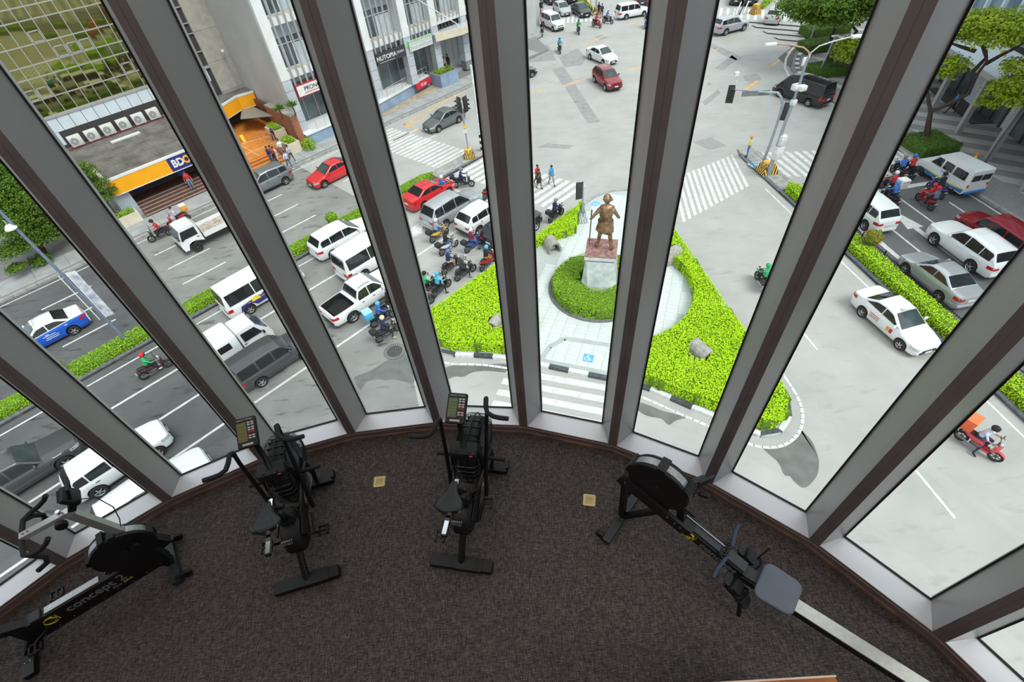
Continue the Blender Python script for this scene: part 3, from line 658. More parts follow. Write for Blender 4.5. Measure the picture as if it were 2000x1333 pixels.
def niche(px, ang, w, label):
    """half-barrel concrete lamp housing"""
    o = thing('lamp_niche', label, 'lamp housing', G(px[0], px[1], 0.15), ang, 'concrete lamp housings in the hedges')
    mb = MB(); n = 10; h = 0.72*w
    for i in range(n):
        a, b = PI*i/n, PI*(i+1)/n
        pa, pb = (math.cos(a)*w/2, math.sin(a)*h+0.18), (math.cos(b)*w/2, math.sin(b)*h+0.18)
        qa, qb = (math.cos(a)*w*0.38, math.sin(a)*h*0.76+0.18), (math.cos(b)*w*0.38, math.sin(b)*h*0.76+0.18)
        y0, y1 = -w*0.55, w*0.55
        mb._add([(pa[0], y0, pa[1]), (pb[0], y0, pb[1]), (pb[0], y1, pb[1]), (pa[0], y1, pa[1]), (qa[0], y0, qa[1]), (qb[0], y0, qb[1]), (qb[0], y1, qb[1]), (qa[0], y1, qa[1])], [(0, 3, 2, 1), (4, 5, 6, 7), (0, 1, 5, 4), (3, 7, 6, 2)])
    mb.box((-w*0.44, 0, 0.09), (w*0.12, w*1.1, 0.18)); mb.box((w*0.44, 0, 0.09), (w*0.12, w*1.1, 0.18)); mb.box((0, w*0.5, 0.3), (w*0.8, w*0.1, 0.6))
    mb.build('shell', m_concr, o)
    MB().rbox((0, 0.05, 0.16), (w*0.4, w*0.35, 0.3), 0.03).build('floodlight', mat('lamp_grey', (0.2, 0.2, 0.2), 0.5), o)
    MB().box((0, -0.14*w, 0.2), (w*0.3, 0.02, 0.2)).build('lens', mat('lamp_glass_white', (0.6, 0.65, 0.62), 0.2), o)
niche((1365, 697), R(25), 1.0, 'concrete half-barrel lamp housing sunk in the wide right hedge')
niche((1308, 508), R(-70), 1.05, 'concrete half-barrel lamp housing at the far right edge of the plaza')
niche((1079, 487), R(14), 0.9, 'concrete half-barrel lamp housing facing the statue in the narrow hedge')
niche((968, 640), R(150), 0.8, 'concrete lamp housing sunk in the left hedge below the motorcycles')
# medians
def median(name, f, a0, a1, b0, b1):
    o = tag(flat([f(a0, b0), f(a1, b0), f(a1+1.2, (b0+b1)/2), f(a1, b1), f(a0, b1)], 0, 0.13, name, m_soil, None), kind='structure')
    a = a0
    while a < a1-1.0:
        for b in (b0, b1-0.2): flat([f(a, b), f(a+1.18, b), f(a+1.18, b+0.2), f(a, b+0.2)], 0, 0.2, 'kerb_stone', m_kb_blue if b == b0 else m_kgrey, o)
        a += 1.2
    return o
m_kb_blue = mat('kerb_slate_paint', (0.15, 0.165, 0.20), 0.6, 0, 0.2, 4)
median('median_left', P, -44, 27.6, 31.0, 32.55)
flat([P(22.4, 31.05), P(27.6, 31.05), P(28.7, 31.8), P(27.6, 32.5), P(22.4, 32.5)], 0.1, 0.17, 'paved_nose', m_kgrey, bpy.data.objects['median_left'])
hedge([P(-44, 31.28), P(21.5, 31.28), P(22.3, 31.8), P(21.5, 32.3), P(-44, 32.3)], 0.13, 0.62, 'long low clipped hedge along the median of the left avenue', L_GREEN, dens=260, size=0.09)
median('median_right', Q, -36, 34.6, 22.95, 24.35)
flat(pqp((28.8, 22.95), (34.4, 22.9), (35.7, 23.3), (35.6, 24.3), (34.4, 24.6), (28.8, 24.4)), 0.1, 0.17, 'paved_nose', m_kgrey, bpy.data.objects['median_right'])
hedge([Q(-36, 23.2), Q(28.4, 23.2), Q(29.0, 23.6), Q(28.4, 24.15), Q(-36, 24.15)], 0.13, 0.72, 'long lime green hedge along the railing of the right median', L_LIME, dens=260, size=0.09)
fe = thing('median_railing', 'low black picket railing along the right median hedge', 'railing', Q(0, 24.45))
fe.rotation_euler = (0, 0, TQ); mbk = mat('black_iron', (0.02, 0.02, 0.022), 0.5, 0.3)
for z in (0.25, 0.62): MB().beam((-36, 0, z), (28.6, 0, z), 0.03, 0.03).build('rail', mbk, fe)
pk = MB()
for i in range(0, 430): pk.box((-36+0.15*i, 0, 0.42), (0.018, 0.018, 0.6))
tag(pk.build('pickets', mbk, fe), kind='stuff')
for i in range(0, 33): MB().box((-36+2.0*i, 0, 0.42), (0.05, 0.05, 0.84)).build('post', mbk, fe)
def topiary(px, z, label, lm, r=0.42, potc=(0.14, 0.13, 0.13)):
    o = thing('potted_topiary', label, 'potted shrub', G(px[0], px[1], z))
    MB().lathe([(0.001, 0), (0.26, 0), (0.36, 0.5), (0.40, 0.5), (0.40, 0.58), (0.33, 0.58), (0.32, 0.52), (0.001, 0.52)], (0, 0, 0), 'Z', 16).build('pot', mat('pot_dark', potc, 0.7), o, 40)
    MB().ball((0, 0, 0.95), r*0.9, 12, 8).build('twigs', m_core, o)
    leaf_ball(o, (0, 0, 0.95), r*1.05, lm, 520, 0.10)
topiary((656, 447), 0.13, 'clipped round green shrub in a dark pot on the left median', L_GREEN, 0.46)
topiary((131, 738), 0.13, 'round yellow green shrub in a pot at the left end of the median', L_YTREE, 0.46)
topiary((1692, 489), 0.13, 'round orange red shrub in a pot beside the median railing', L_RED, 0.52)
# trees
def tree(name, label, base, limbs, crowns, lm, r0=0.22, leaf=0.22, dens=60, seed=1):
    """limbs: lists of (pixel x, pixel y) from the foot up; crowns: (pixel x, y, radius m, depth shift m, flatness)"""
    o = thing(name, label, 'tree', base); B = Vector(base)
    for k, l in enumerate(limbs):
        pts = [B if (k == 0 and i == 0) else H(x, y, base) for i, (x, y) in enumerate(l)]
        n = len(pts); rr = [r0*(0.55 if k else 1.0)*(1-0.55*i/max(1, n-1)) for i in range(n)]
        if k: pts = [p+Vector((0, (i/(n-1))*(0.8 if k % 2 else -0.8), 0)) for i, p in enumerate(pts)]
        MB().tube([p-B for p in pts], rr, 8).build('trunk' if k == 0 else 'branch', m_bark, o, 60)
    vs, qs, off = [], [], 0; dirn = Vector((B.x, B.y, 0)).normalized()
    for cx, cy, r, dp, fl in crowns:
        c = H(cx, cy, base)+dirn*dp-B; n = int(dens*r*r*12)
        d = nr.normal(0, 1, (n, 3)); d /= np.linalg.norm(d, axis=1)[:, None]; d[:, 2] = np.where(d[:, 2] < -0.3, -d[:, 2], d[:, 2])
        rad = r*nr.uniform(0.45, 1.05, n)[:, None]; lum = 1+0.22*np.sin(d[:, :1]*7+seed)*np.cos(d[:, 1:2]*6)
        pos = np.array(c)+d*rad*lum*np.array([1, 1, fl]); nn = d*0.6+np.array([0, 0, 0.7])
        v, q = leaf_quads(pos, nn, leaf, 0.4, 0.5); vs.append(v); qs.append(q+off); off += len(v)
    tag(link('leaves', fast_mesh('leaves', np.vstack(vs), np.vstack(qs), lm), o), kind='stuff')
    return o
def box_hedge(base, w, d, h, label):
    c = Vector(base); ax = Q(1, 0).normalized(); ay = Q(0, 1).normalized()
    return hedge([c-ax*w/2-ay*d/2, c+ax*w/2-ay*d/2, c+ax*w/2+ay*d/2, c-ax*w/2+ay*d/2], 0.12, h, label, L_DARK, 300, 0.09)
b1 = G(1808, 283, 0.12); 
tree('plaza_tree', 'tall forked tree with a spreading yellow green crown on the right plaza', b1, [[(1808, 283), (1812, 250), (1817, 222), (1818, 212)], [(1817, 216), (1815, 180), (1806, 165), (1800, 150)], [(1817, 218), (1838, 208), (1860, 196), (1885, 180), (1900, 140), (1915, 115), (1912, 95), (1905, 80)], [(1900, 140), (1932, 115), (1930, 95), (1945, 80)], [(1925, 125), (1950, 105), (1973, 88), (1990, 70)], [(1905, 100), (1885, 95), (1870, 90)]],
     [(1890, 55, 1.7, 0.5, .5), (1925, 45, 1.8, -0.6, .5), (1960, 55, 1.9, 0.6, .5), (1990, 60, 1.8, -0.5, .5), (1875, 75, 1.2, 0.6, .5), (1940, 70, 1.4, -1.2, .5), (1975, 80, 1.3, 0.9, .45), (1860, 120, 1.2, -1.0, .6), (1848, 135, 0.9, -1.0, .6), (1990, 150, 1.3, -1.5, .6), (1965, 165, 1.2, -1.4, .5), (1985, 180, 1.2, -1.6, .5), (1935, 188, 0.8, -1.4, .5), (1995, 120, 1.2, -1.4, .5)], L_YTREE, 0.25, 0.24, 48)
box_hedge(G(1812, 285, 0.3), 2.7, 3.0, 0.85, 'square clipped dark hedge round the foot of the forked plaza tree')
b2 = G(1617, 133, 0.12)
tree('plaza_tree', 'broad dark green tree leaning over the far corner of the junction', b2, [[(1617, 133), (1622, 110), (1632, 95)], [(1632, 95), (1626, 75), (1640, 50), (1652, 40)], [(1632, 95), (1655, 80), (1667, 58), (1655, 45)], [(1652, 42), (1640, 30), (1620, 20)]],
     [(1560, 18, 2.4, 0, .5), (1590, 10, 2.8, 1, .5), (1625, 5, 3.0, -1, .5), (1660, 10, 2.8, 1, .5), (1580, 30, 1.8, -1, .5), (1640, 30, 2.2, -1, .5), (1690, 25, 2.2, 0, .5), (1605, 40, 1.5, 0, .5), (1610, -10, 2.6, 1, .5), (1655, -12, 2.6, 0, .5), (1700, -5, 2.4, 0, .5)], L_TREE, 0.42, 0.34, 30)
box_hedge(G(1618, 140, 0.3), 2.2, 3.6, 1.0, 'square clipped hedge round the foot of the far leaning tree')
box_hedge(G(1601, 93, 0.3), 2.2, 4.2, 1.0, 'square hedge block behind the far leaning tree, nearer the van')
box_hedge(G(1610, 62, 0.3), 2.4, 5.0, 1.0, 'square hedge block farthest up the side street')
tree('plaza_tree', 'small yellow leaved tree beside the window frame above the black van', G(1660, 150, 0.12), [[(1660, 150), (1662, 125), (1668, 105)]], [(1660, 95, 1.6, 0, .6), (1648, 108, 1.2, -.5, .6), (1675, 90, 1.5, .4, .6), (1665, 115, 1.0, 0, .5)], L_YTREE, 0.2, 0.36, 20)
b4 = P(-3.2, 47.6, 0.15)
tree('street_tree', 'dense dark green tree by the sidewalk at the left edge of the view', b4, [[(80, 500), (75, 470), (60, 430)], [(60, 430), (30, 400), (10, 380)], [(62, 432), (95, 410), (110, 400)]],
     [(20, 360, 1.9, 0, .8), (55, 390, 1.8, -.6, .8), (90, 430, 1.5, 0, .8), (25, 430, 1.7, -1, .8), (60, 455, 1.5, -.8, .7), (5, 330, 1.8, .4, .8), (100, 460, 1.2, .3, .7), (-15, 400, 2.0, 0, .8), (15, 480, 1.1, -1.2, .6), (70, 500, 0.8, -1.0, .5), (20, 510, 0.7, -1.5, .4)], L_TREE, 0.24, 0.17, 130)
b5 = P(2.3, 47.2, 0.15)
tree('street_tree', 'slim leafy tree at the left corner of the bank', b5, [[(222, 425), (212, 400), (195, 370)], [(205, 385), (185, 355), (175, 345)]], [(175, 340, 0.8, 0, .8), (195, 362, 0.9, -.2, .8), (205, 385, 0.7, -.3, .7), (185, 385, 0.7, 0, .8), (215, 370, 0.5, -.3, .6), (165, 330, 0.7, .2, .7)], L_TREE, 0.09, 0.13, 130)
# the monument
m_marble = mat('veined_marble', (0.74, 0.75, 0.77), 0.3, 0, 0.1, 2.2, col2=(0.50, 0.53, 0.58), detail=8)
m_redst = mat('red_stone_top', (0.30, 0.16, 0.14), 0.7, 0, 0.35, 5)
ped = thing('statue_pedestal', 'white marble pedestal tapering up to a reddish stone top', 'pedestal', (5.69, 22.62, 0.15), R(-16.5))
PH = 2.75
prof = [(1.02, 0.30), (0.96, 0.34), (0.84, 0.10), (0.80, 0.06)]
def oct_ring(h, ch, z): return [(h-ch, -h, z), (h, -h+ch, z), (h, h-ch, z), (h-ch, h, z), (-h+ch, h, z), (-h, h-ch, z), (-h, -h+ch, z), (-h+ch, -h, z)]
mb = MB(); rings = [oct_ring(1.12, 0.42, 0), oct_ring(1.0, 0.36, 0.9), oct_ring(0.88, 0.16, 1.9), oct_ring(0.84, 0.06, PH-0.4)]
vs = [p for r_ in rings for p in r_]; fs = [tuple(range(8))[::-1], tuple(range(24, 32))]
for L in range(3):
    for i in range(8): fs.append((L*8+i, L*8+(i+1) % 8, L*8+8+(i+1) % 8, L*8+8+i))
mb._add(vs, fs); mb.build('shaft', m_marble, ped)
MB().box((0, 0, PH-0.34), (1.62, 1.62, 0.13)).build('neck', mat('grey_marble', (0.3, 0.31, 0.33), 0.5), ped)
MB().box((0, 0, PH-0.17), (1.78, 1.78, 0.22)).build('cornice', m_marble, ped)
mb = MB(); mb.box((0, 0, PH-0.03), (1.76, 1.76, 0.07))
for i in range(14): mb.ball((rnd.uniform(-.75, .75), rnd.uniform(-.75, .75), PH+0.0), rnd.uniform(.07, .16), 7, 4, (1, 1, .35))
mb.build('stone_top', m_redst, ped)
# ================================================================== vehicles
m_vglass = mat('tinted_car_glass', (0.018, 0.022, 0.024), 0.06, 0, 0.2, 1.2, spec=0.6)
m_wglass = mat('windscreen_glass', (0.05, 0.07, 0.075), 0.05, 0, 0.3, 1.0, spec=0.6)
m_tire = mat('tyre_rubber', (0.02, 0.02, 0.021), 0.8, 0, 0.2, 9)
m_rim = mat('alloy_rim', (0.55, 0.56, 0.58), 0.3, 0.7, 0.05)
m_rimd = mat('dark_rim', (0.10, 0.10, 0.11), 0.35, 0.6, 0.1)
m_trim = mat('black_body_trim', (0.018, 0.018, 0.02), 0.5, 0, 0.2)
m_head = mat('headlamp_lens', (0.55, 0.58, 0.60), 0.08, 0.3, 0.1)
m_tail = mat('tail_lamp_red', (0.50, 0.015, 0.02), 0.15, 0, 0.1)
m_amb = mat('amber_lens', (0.85, 0.33, 0.02), 0.2)
m_plate = mat('number_plate', (0.72, 0.73, 0.72), 0.5, 0, 0.05, 30)
m_under = mat('underbody', (0.012, 0.012, 0.012), 0.9)
PNT = {k: paint('car_paint_'+k, c, mt, ro) for k, c, mt, ro in (('white', (0.80, 0.81, 0.82), 0, .25), ('silver', (0.50, 0.52, 0.54), .5, .3), ('red', (0.62, 0.02, 0.025), 0, .25), ('darkred', (0.28, 0.012, 0.02), .2, .25), ('grey', (0.16, 0.175, 0.18), .4, .3), ('darkgrey', (0.075, 0.078, 0.083), .3, .3), ('black', (0.012, 0.012, 0.015), 0, .2), ('blue', (0.01, 0.10, 0.55), 0, .3), ('midgrey', (0.24, 0.26, 0.28), .5, .3))}
_wheel_cache = {}
def wheel_meshes(r, w, dark):
    k = (round(r, 3), round(w, 3), dark)
    if k in _wheel_cache: return _wheel_cache[k]
    t = MB(); t.lathe([(r*0.62, -w/2), (r*0.95, -w/2), (r, -w*0.3), (r, w*0.3), (r*0.95, w/2), (r*0.62, w/2), (r*0.60, 0), (r*0.62, -w/2)], (0, 0, 0), 'Y', 24)
    m = MB(); m.lathe([(0.001, w*0.30), (r*0.15, w*0.34), (r*0.18, w*0.26)], (0, 0, 0), 'Y', 10); m.lathe([(r*0.55, w*0.2), (r*0.63, w*0.5), (r*0.66, w*0.44)], (0, 0, 0), 'Y', 24)
    m.lathe([(0.001, w*0.02), (r*0.6, w*0.05)], (0, 0, 0), 'Y', 16)
    for i in range(5):
        a = 2*PI*i/5
        m.box((r*0.37*math.cos(a), w*0.30, r*0.37*math.sin(a)), (r*0.52, w*0.12, r*0.17), ry=-a, tp=0.9)
    dsk = MB().disc((0, w*0.06, 0), r*0.58, 0.01, 18, 'Y')
    _wheel_cache[k] = (t.mesh('tyre', m_tire, 40), m.mesh('rim', m_rimd if dark else m_rim, 40), dsk.mesh('brake_disc', m_under))
    return _wheel_cache[k]
def put_wheel(o, x, y, r, w=0.2, dark=False, name='wheel'):
    e = link(name, None, o, (x, y, r), 0 if y > 0 else PI); e.empty_display_size = 0.1
    for nm, me in zip(('tyre', 'rim', 'brake_disc'), wheel_meshes(r, w, dark)): link(nm, me, e)
    return e
SPEC = {
 'sedan': dict(L=4.4, W=1.72, H=1.47, wb=2.55, fo=0.85, r=0.31, zs=0.20, nose=0.68, cowl=(1.18, 0.93), roof=[(1.98, 1.42), (2.5, 1.47), (3.0, 1.43)], back=(3.72, 1.06), tail=1.02, k=0.36, win=[(1.30, 2.42), (2.48, 3.50)]),
 'hatch': dict(L=4.0, W=1.70, H=1.50, wb=2.5, fo=0.80, r=0.31, zs=0.20, nose=0.70, cowl=(1.08, 0.95), roof=[(1.9, 1.45), (2.5, 1.50), (3.3, 1.45)], back=(3.82, 1.08), tail=1.02, k=0.34, win=[(1.2, 2.3), (2.36, 3.15), (3.2, 3.5)]),
 'mpv': dict(L=4.5, W=1.75, H=1.70, wb=2.78, fo=0.85, r=0.33, zs=0.24, nose=0.82, cowl=(1.08, 1.02), roof=[(1.9, 1.64), (2.6, 1.70), (4.0, 1.63)], back=(4.42, 1.12), tail=1.05, k=0.26, win=[(1.2, 2.4), (2.46, 3.4), (3.46, 4.1)]),
 'suv': dict(L=4.78, W=1.86, H=1.82, wb=2.75, fo=0.92, r=0.38, zs=0.32, nose=0.94, cowl=(1.42, 1.10), roof=[(2.08, 1.73), (2.8, 1.80), (4.25, 1.72)], back=(4.68, 1.20), tail=1.12, k=0.30, win=[(1.52, 2.65), (2.71, 3.6), (3.66, 4.32)]),
 'crossover': dict(L=4.43, W=1.76, H=1.68, wb=2.65, fo=0.88, r=0.35, zs=0.28, nose=0.86, cowl=(1.22, 1.04), roof=[(1.98, 1.61), (2.6, 1.66), (3.85, 1.59)], back=(4.34, 1.12), tail=1.05, k=0.30, win=[(1.32, 2.45), (2.51, 3.4), (3.46, 3.95)]),
 'auv': dict(L=4.5, W=1.70, H=1.78, wb=2.65, fo=0.80, r=0.33, zs=0.28, nose=0.90, cowl=(1.15, 1.05), roof=[(1.72, 1.70), (2.4, 1.77), (4.25, 1.74)], back=(4.44, 1.05), tail=1.0, k=0.16, win=[(1.28, 2.25), (2.32, 3.15), (3.25, 4.2)]),
 'van': dict(L=5.2, W=1.90, H=2.08, wb=3.05, fo=0.95, r=0.34, zs=0.26, nose=0.86, cowl=(0.62, 1.16), roof=[(1.35, 1.95), (2.4, 2.07), (5.0, 2.02)], back=(5.16, 1.14), tail=1.08, k=0.15, win=[(0.85, 1.7), (1.8, 3.2), (3.26, 4.9)]),
 'pickup': dict(L=5.25, W=1.88, H=1.82, wb=3.15, fo=0.92, r=0.385, zs=0.34, nose=0.98, cowl=(1.42, 1.12), roof=[(2.06, 1.74), (2.6, 1.80), (3.15, 1.75)], back=(3.52, 1.14), tail=1.08, k=0.30, win=[(1.54, 2.55), (2.61, 3.34)], bed=(3.66, 5.08)),
}
def interp(pts, x):
    if x <= pts[0][0]: return pts[0][1]
    for i in range(len(pts)-1):
        if x <= pts[i+1][0]:
            t = (x-pts[i][0])/(pts[i+1][0]-pts[i][0]+1e-9); return pts[i][1]+(pts[i+1][1]-pts[i][1])*t
    return pts[-1][1]
def car(name, kind, label, col, group=None, cat='car', roofcol=None, rails=False, dark=False, clad=False, L=None, H=None, plate_front=True, lamps=True, sidecol=None):
    S = dict(SPEC[kind])
    if H: S['roof'] = [(d, z*H/S['H']) for d, z in S['roof']]; S['H'] = H
    if L:
        f = L/S['L']
        for k in ('cowl', 'back'): S[k] = (S[k][0]*f, S[k][1])
        S['roof'] = [(d*f, z) for d, z in S['roof']]; S['win'] = [(a*f, b*f) for a, b in S['win']]; S['wb'] *= f; S['L'] = L
    Ln, W = S['L'], S['W']; r = S['r']; ra = r+0.055; df = S['fo']; dr = df+S['wb']
    pm = PNT[col]; sm = PNT[sidecol] if sidecol else pm
    o = thing(name, label, cat, group=group)
    X = lambda d: (df+dr)/2-d                                     # distance from the front bumper to local x (origin midway between the axles)
    cowl, back = S['cowl'], S['back']; roof = [cowl]+S['roof']+[back]
    top = [(0.0, S['nose']-0.16), (0.07, S['nose']), (0.35, S['nose']+0.06), cowl, ((cowl[0]+back[0])/2, (cowl[1]+back[1])/2+0.0), back, (Ln-0.06, S['tail']), (Ln, S['tail']-0.14)]
    if back[0] > Ln-0.2: top = top[:5]+[(back[0], back[1]), (Ln, S['tail']-0.05)]
    fw = 0.70 if kind != 'van' else 0.80
    plan = [(0.0, fw), (0.10, 0.86), (0.30, 0.945), (0.65, 0.985), (1.2, 1.0), (Ln-1.0, 1.0), (Ln-0.35, 0.97), (Ln-0.10, 0.90), (Ln, 0.80)]
    if kind in ('van', 'auv'): plan[-3:] = [(Ln-0.25, 0.985), (Ln-0.06, 0.95), (Ln, 0.88)]
    hw = lambda d: interp(plan, d)*W/2
    zt = lambda d: interp(top, d)
    bed = S.get('bed')
    ds = set([0.0, 0.035, 0.07, 0.14, 0.22, 0.35, cowl[0], back[0], Ln-0.22, Ln-0.12, Ln-0.06, Ln-0.02, Ln])
    for c in (df, dr):
        for i in range(-8, 9): ds.add(c+ra*1.02*math.sin(R(i*90/8)))
    d = 0.0
    while d < Ln: ds.add(d); d += 0.3
    if bed: ds |= {bed[0]-0.02, bed[0], bed[1], bed[1]+0.02}; ds = {x for x in ds if not (bed[0] < x < bed[0]+0.015)}
    ds = sorted(x for x in ds if 0 <= x <= Ln); dd = [ds[0]]
    for x in ds[1:]:
        if x-dd[-1] > 0.011: dd.append(x)
    def zb(d):
        z = S['zs']+(0.06 if d < 0.08 or d > Ln-0.08 else 0)
        for c in (df, dr):
            e = abs(d-c)
            if e < ra: z = max(z, r+math.sqrt(ra*ra-e*e))
        return z
    vs = []; fs = []; mi = []; NJ = 15
    for d in dd:
        w, b, t = hw(d), zb(d), zt(d); b = min(b, t-0.12); inb = bed and bed[0] <= d <= bed[1]
        half = [(0.90*w, b), (0.985*w, b+(t-b)*0.12), (w, b+(t-b)*0.5), (0.985*w, t-0.10*min(1, (t-b)/0.4)), (0.93*w, t-0.012)]
        half += [(0.865*w, t), (0.85*w, t-0.46), (0, t-0.46)] if inb else [(0.80*w, t+0.008), (0.45*w, t+0.028), (0, t+0.034)]
        ring_ = [(X(d), y, z) for y, z in half]+[(X(d), -y, z) for y, z in half[:-1][::-1]]; vs += ring_
    for i in range(len(dd)-1):
        for j in range(NJ-1):
            fs.append((i*NJ+j, (i+1)*NJ+j, (i+1)*NJ+j+1, i*NJ+j+1))
            inb = bed and dd[i] >= bed[0]-0.03 and dd[i+1] <= bed[1]+0.03 and 5 <= j <= 8
            mi.append(1 if inb else (2 if sidecol and (j < 4 or j > 9) else 0))
    n = len(dd); fs += [tuple(range(NJ)), tuple(range((n-1)*NJ, n*NJ))[::-1]]; mi += [0, 0]
    mb = MB(); mb.v = vs; mb.f = fs; mb.mi = mi
    mb.build('body', [pm, m_trim, sm], o, 38)
    # cabin
    rz = lambda d: interp(roof, d); k = S['k']
    yb = lambda d: 0.93*hw(min(max(d, cowl[0]+0.5), Ln-0.22)) if kind != 'van' else 0.95*hw(min(max(d, 1.0), Ln-0.2))
    ys = lambda d, z: yb(d)-k*max(0, z-zt(d))
    rd = set([cowl[0], back[0]]+[p[0] for p in S['roof']]); q = cowl[0]
    while q < back[0]: rd.add(q); q += 0.16
    rd = sorted(rd); vs = []; fs = []; NK = 9
    for d in rd:
        z = rz(d); h = max(0.0, z-zt(d)); e = min(0.06, h*0.4); y = ys(d, z)
        half = [(yb(d), zt(d)-0.04), (yb(d)-k*max(0, h-e)*0.5, zt(d)+max(0, h-e)*0.5), (ys(d, z-e), z-e), (y-e*0.5, z-e*0.25), (0, z+0.022)]
        half.insert(4, (y*0.55, z+0.012))
        vs += [(X(d), a, b) for a, b in half]+[(X(d), -a, b) for a, b in half[:-1][::-1]]
    NK = 11
    for i in range(len(rd)-1):
        for j in range(NK-1): fs.append((i*NK+j, (i+1)*NK+j, (i+1)*NK+j+1, i*NK+j+1))
    n = len(rd); fs += [tuple(range(NK)), tuple(range((n-1)*NK, n*NK))[::-1]]
    mb = MB(); mb._add(vs, fs); mb.build('cabin', PNT[roofcol] if roofcol else pm, o, 38)
    def band(d0, d1, zlo, zhi, s, nm, m, off=0.008, ysf=None, nn=7):
        mb = MB(); f = ysf or ys; ok = False; q = [d0+(d1-d0)*i/nn for i in range(nn+1)]
        for i in range(nn):
            a, b = q[i], q[i+1]; la, ha, lb, hb = zlo(a), zhi(a), zlo(b), zhi(b)
            if ha <= la+0.01 and hb <= lb+0.01: continue
            ha, hb = max(ha, la+0.002), max(hb, lb+0.002); ok = True
            p = [(X(a), s*(f(a, la)+off), la), (X(b), s*(f(b, lb)+off), lb), (X(b), s*(f(b, hb)+off), hb), (X(a), s*(f(a, ha)+off), ha)]
            mb.slab(p if s < 0 else p[::-1], (0, -s*0.012, 0))
        return mb.build(nm, m, o) if ok else None
    for a, b in S['win']:
        for s in (1, -1): band(a, b, lambda d: zt(d)+0.035, lambda d: rz(d)-0.10, s, 'side_window', m_vglass)
    def screen(d0, d1, nm, m):
        mb = MB(); nn = 4
        for i in range(nn):
            a, b = d0+(d1-d0)*i/nn, d0+(d1-d0)*(i+1)/nn
            for c0, c1 in ((-1, -0.5), (-0.5, 0), (0, 0.5), (0.5, 1)):
                g = lambda d, c: Vector((X(d), c*(ys(d, rz(d))-0.085), rz(d)+0.016+0.012*(1-c*c)))
                mb.slab([g(a, c0), g(b, c0), g(b, c1), g(a, c1)] if d0 > d1 else [g(a, c0), g(a, c1), g(b, c1), g(b, c0)], (0, 0, 0.006))
        return mb.build(nm, m, o, 30)
    f1 = S['roof'][0][0]; screen(cowl[0]+0.05, f1-0.03, 'windshield', m_wglass)
    b0 = S['roof'][-1][0]
    if back[0]-b0 > 0.3: screen(b0+0.05, back[0]-0.07, 'rear_window', m_vglass)
    else:
        mb = MB(); g = lambda d, c: Vector((X(d)-0.022, c*(ys(d, rz(d))-0.10), rz(d)))
        d0, d1 = b0+0.02, back[0]-0.03
        for c0, c1 in ((-1, -0.5), (-0.5, 0), (0, 0.5), (0.5, 1)): mb.slab([g(d0, c0), g(d0, c1), g(d1, c1), g(d1, c0)], (-0.01, 0, 0))
        mb.build('rear_window', m_vglass, o)
    def sf(d, z):                                                   # body side surface
        w, b, t = hw(d), S['zs'], zt(d); u = (z-b)/(t-b); return w*interp([(0, 0.9), (0.12, 0.985), (0.5, 1.0), (0.85, 0.985), (1, 0.93)], u)
    if lamps:
        hz = S['nose']-0.10
        for s in (1, -1):
            band(0.02, 0.42, lambda d: hz-0.07+0.12*d, lambda d: hz+0.075+0.10*d, s, 'headlight', m_head, 0.012, sf, 5)
            band(Ln-0.34, Ln-0.01, lambda d: S['tail']-(0.26 if kind not in ('van', 'auv') else 0.30), lambda d: S['tail']-0.08, s, 'tail_light', m_tail, 0.012, sf, 5)
            mb = MB(); mb.rbox((X(Ln)-0.006, s*hw(Ln)*0.80, S['tail']-0.2), (0.03, hw(Ln)*0.40, 0.15 if kind not in ('van', 'auv') else 0.26), 0.01); mb.build('tail_light', m_tail, o)
    mb = MB(); mb.rbox((X(0.0)+0.004, 0, S['nose']-0.20), (0.04, W*0.46, 0.09), 0.012); mb.build('grille', m_trim, o)
    mb = MB(); mb.rbox((X(0.04)+0.03, 0, S['zs']+0.16), (0.07, W*0.60, 0.13), 0.02); mb.build('front_bumper_intake', m_trim, o)
    mb = MB(); mb.rbox((X(Ln)-0.015, 0, S['zs']+0.16), (0.06, W*0.74, 0.15), 0.02); mb.build('rear_bumper', m_trim if clad else pm, o)
    if plate_front: MB().box((X(0)+0.035, 0, S['nose']-0.29), (0.012, 0.40, 0.13)).build('number_plate', m_plate, o)
    MB().box((X(Ln)-0.02, 0, S['tail']-0.33), (0.02, 0.40, 0.13)).build('number_plate', m_plate, o)
    for s in (1, -1):
        mb = MB(); mb.rbox((X(cowl[0]+0.30), s*(yb(cowl[0]+0.4)+0.13), zt(cowl[0])+0.10), (0.10, 0.20, 0.14), 0.03); mb.build('mirror', pm, o, 40)
        for a, b in S['win'][:2]:
            dm = b-0.18; mb = MB(); mb.rbox((X(dm), s*(sf(dm, zt(dm)-0.14)+0.02), zt(dm)-0.14), (0.18, 0.03, 0.03), 0.01); mb.build('door_handle', pm if not clad else m_trim, o)
        for a, b in S['win'][:2]: band(b+0.02, b+0.032, lambda d: S['zs']+0.10, lambda d: zt(d)-0.02, s, 'door_gap', m_trim, 0.003, sf, 1)
        if clad: band(df+ra, dr-ra, lambda d: S['zs'], lambda d: S['zs']+0.13, s, 'sill_trim', m_trim, 0.015, sf, 3)
        if rails: MB().tube([(X(S['roof'][0][0]+0.15), s*(ys(2.2, S['H']-0.05)-0.08), rz(S['roof'][0][0]+0.15)+0.03), (X(S['roof'][1][0]), s*(ys(2.5, S['H']-.05)-0.07), S['H']+0.05), (X(b0-0.1), s*(ys(b0, S['H']-0.08)-0.08), rz(b0-0.1)+0.04)], 0.018, 6).build('roof_rail', m_trim if col in ('white', 'silver') else m_rim, o)
    MB().box((0, 0, S['zs']+0.22), (Ln-0.5, W*0.62, 0.40)).build('underbody', m_under, o)
    for x in (X(df), X(dr)):
        for s in (1, -1): put_wheel(o, x, s*(W/2-0.10), r, 0.20, dark)
    o['_dim'] = (X(df), X(dr), W/2-0.02)
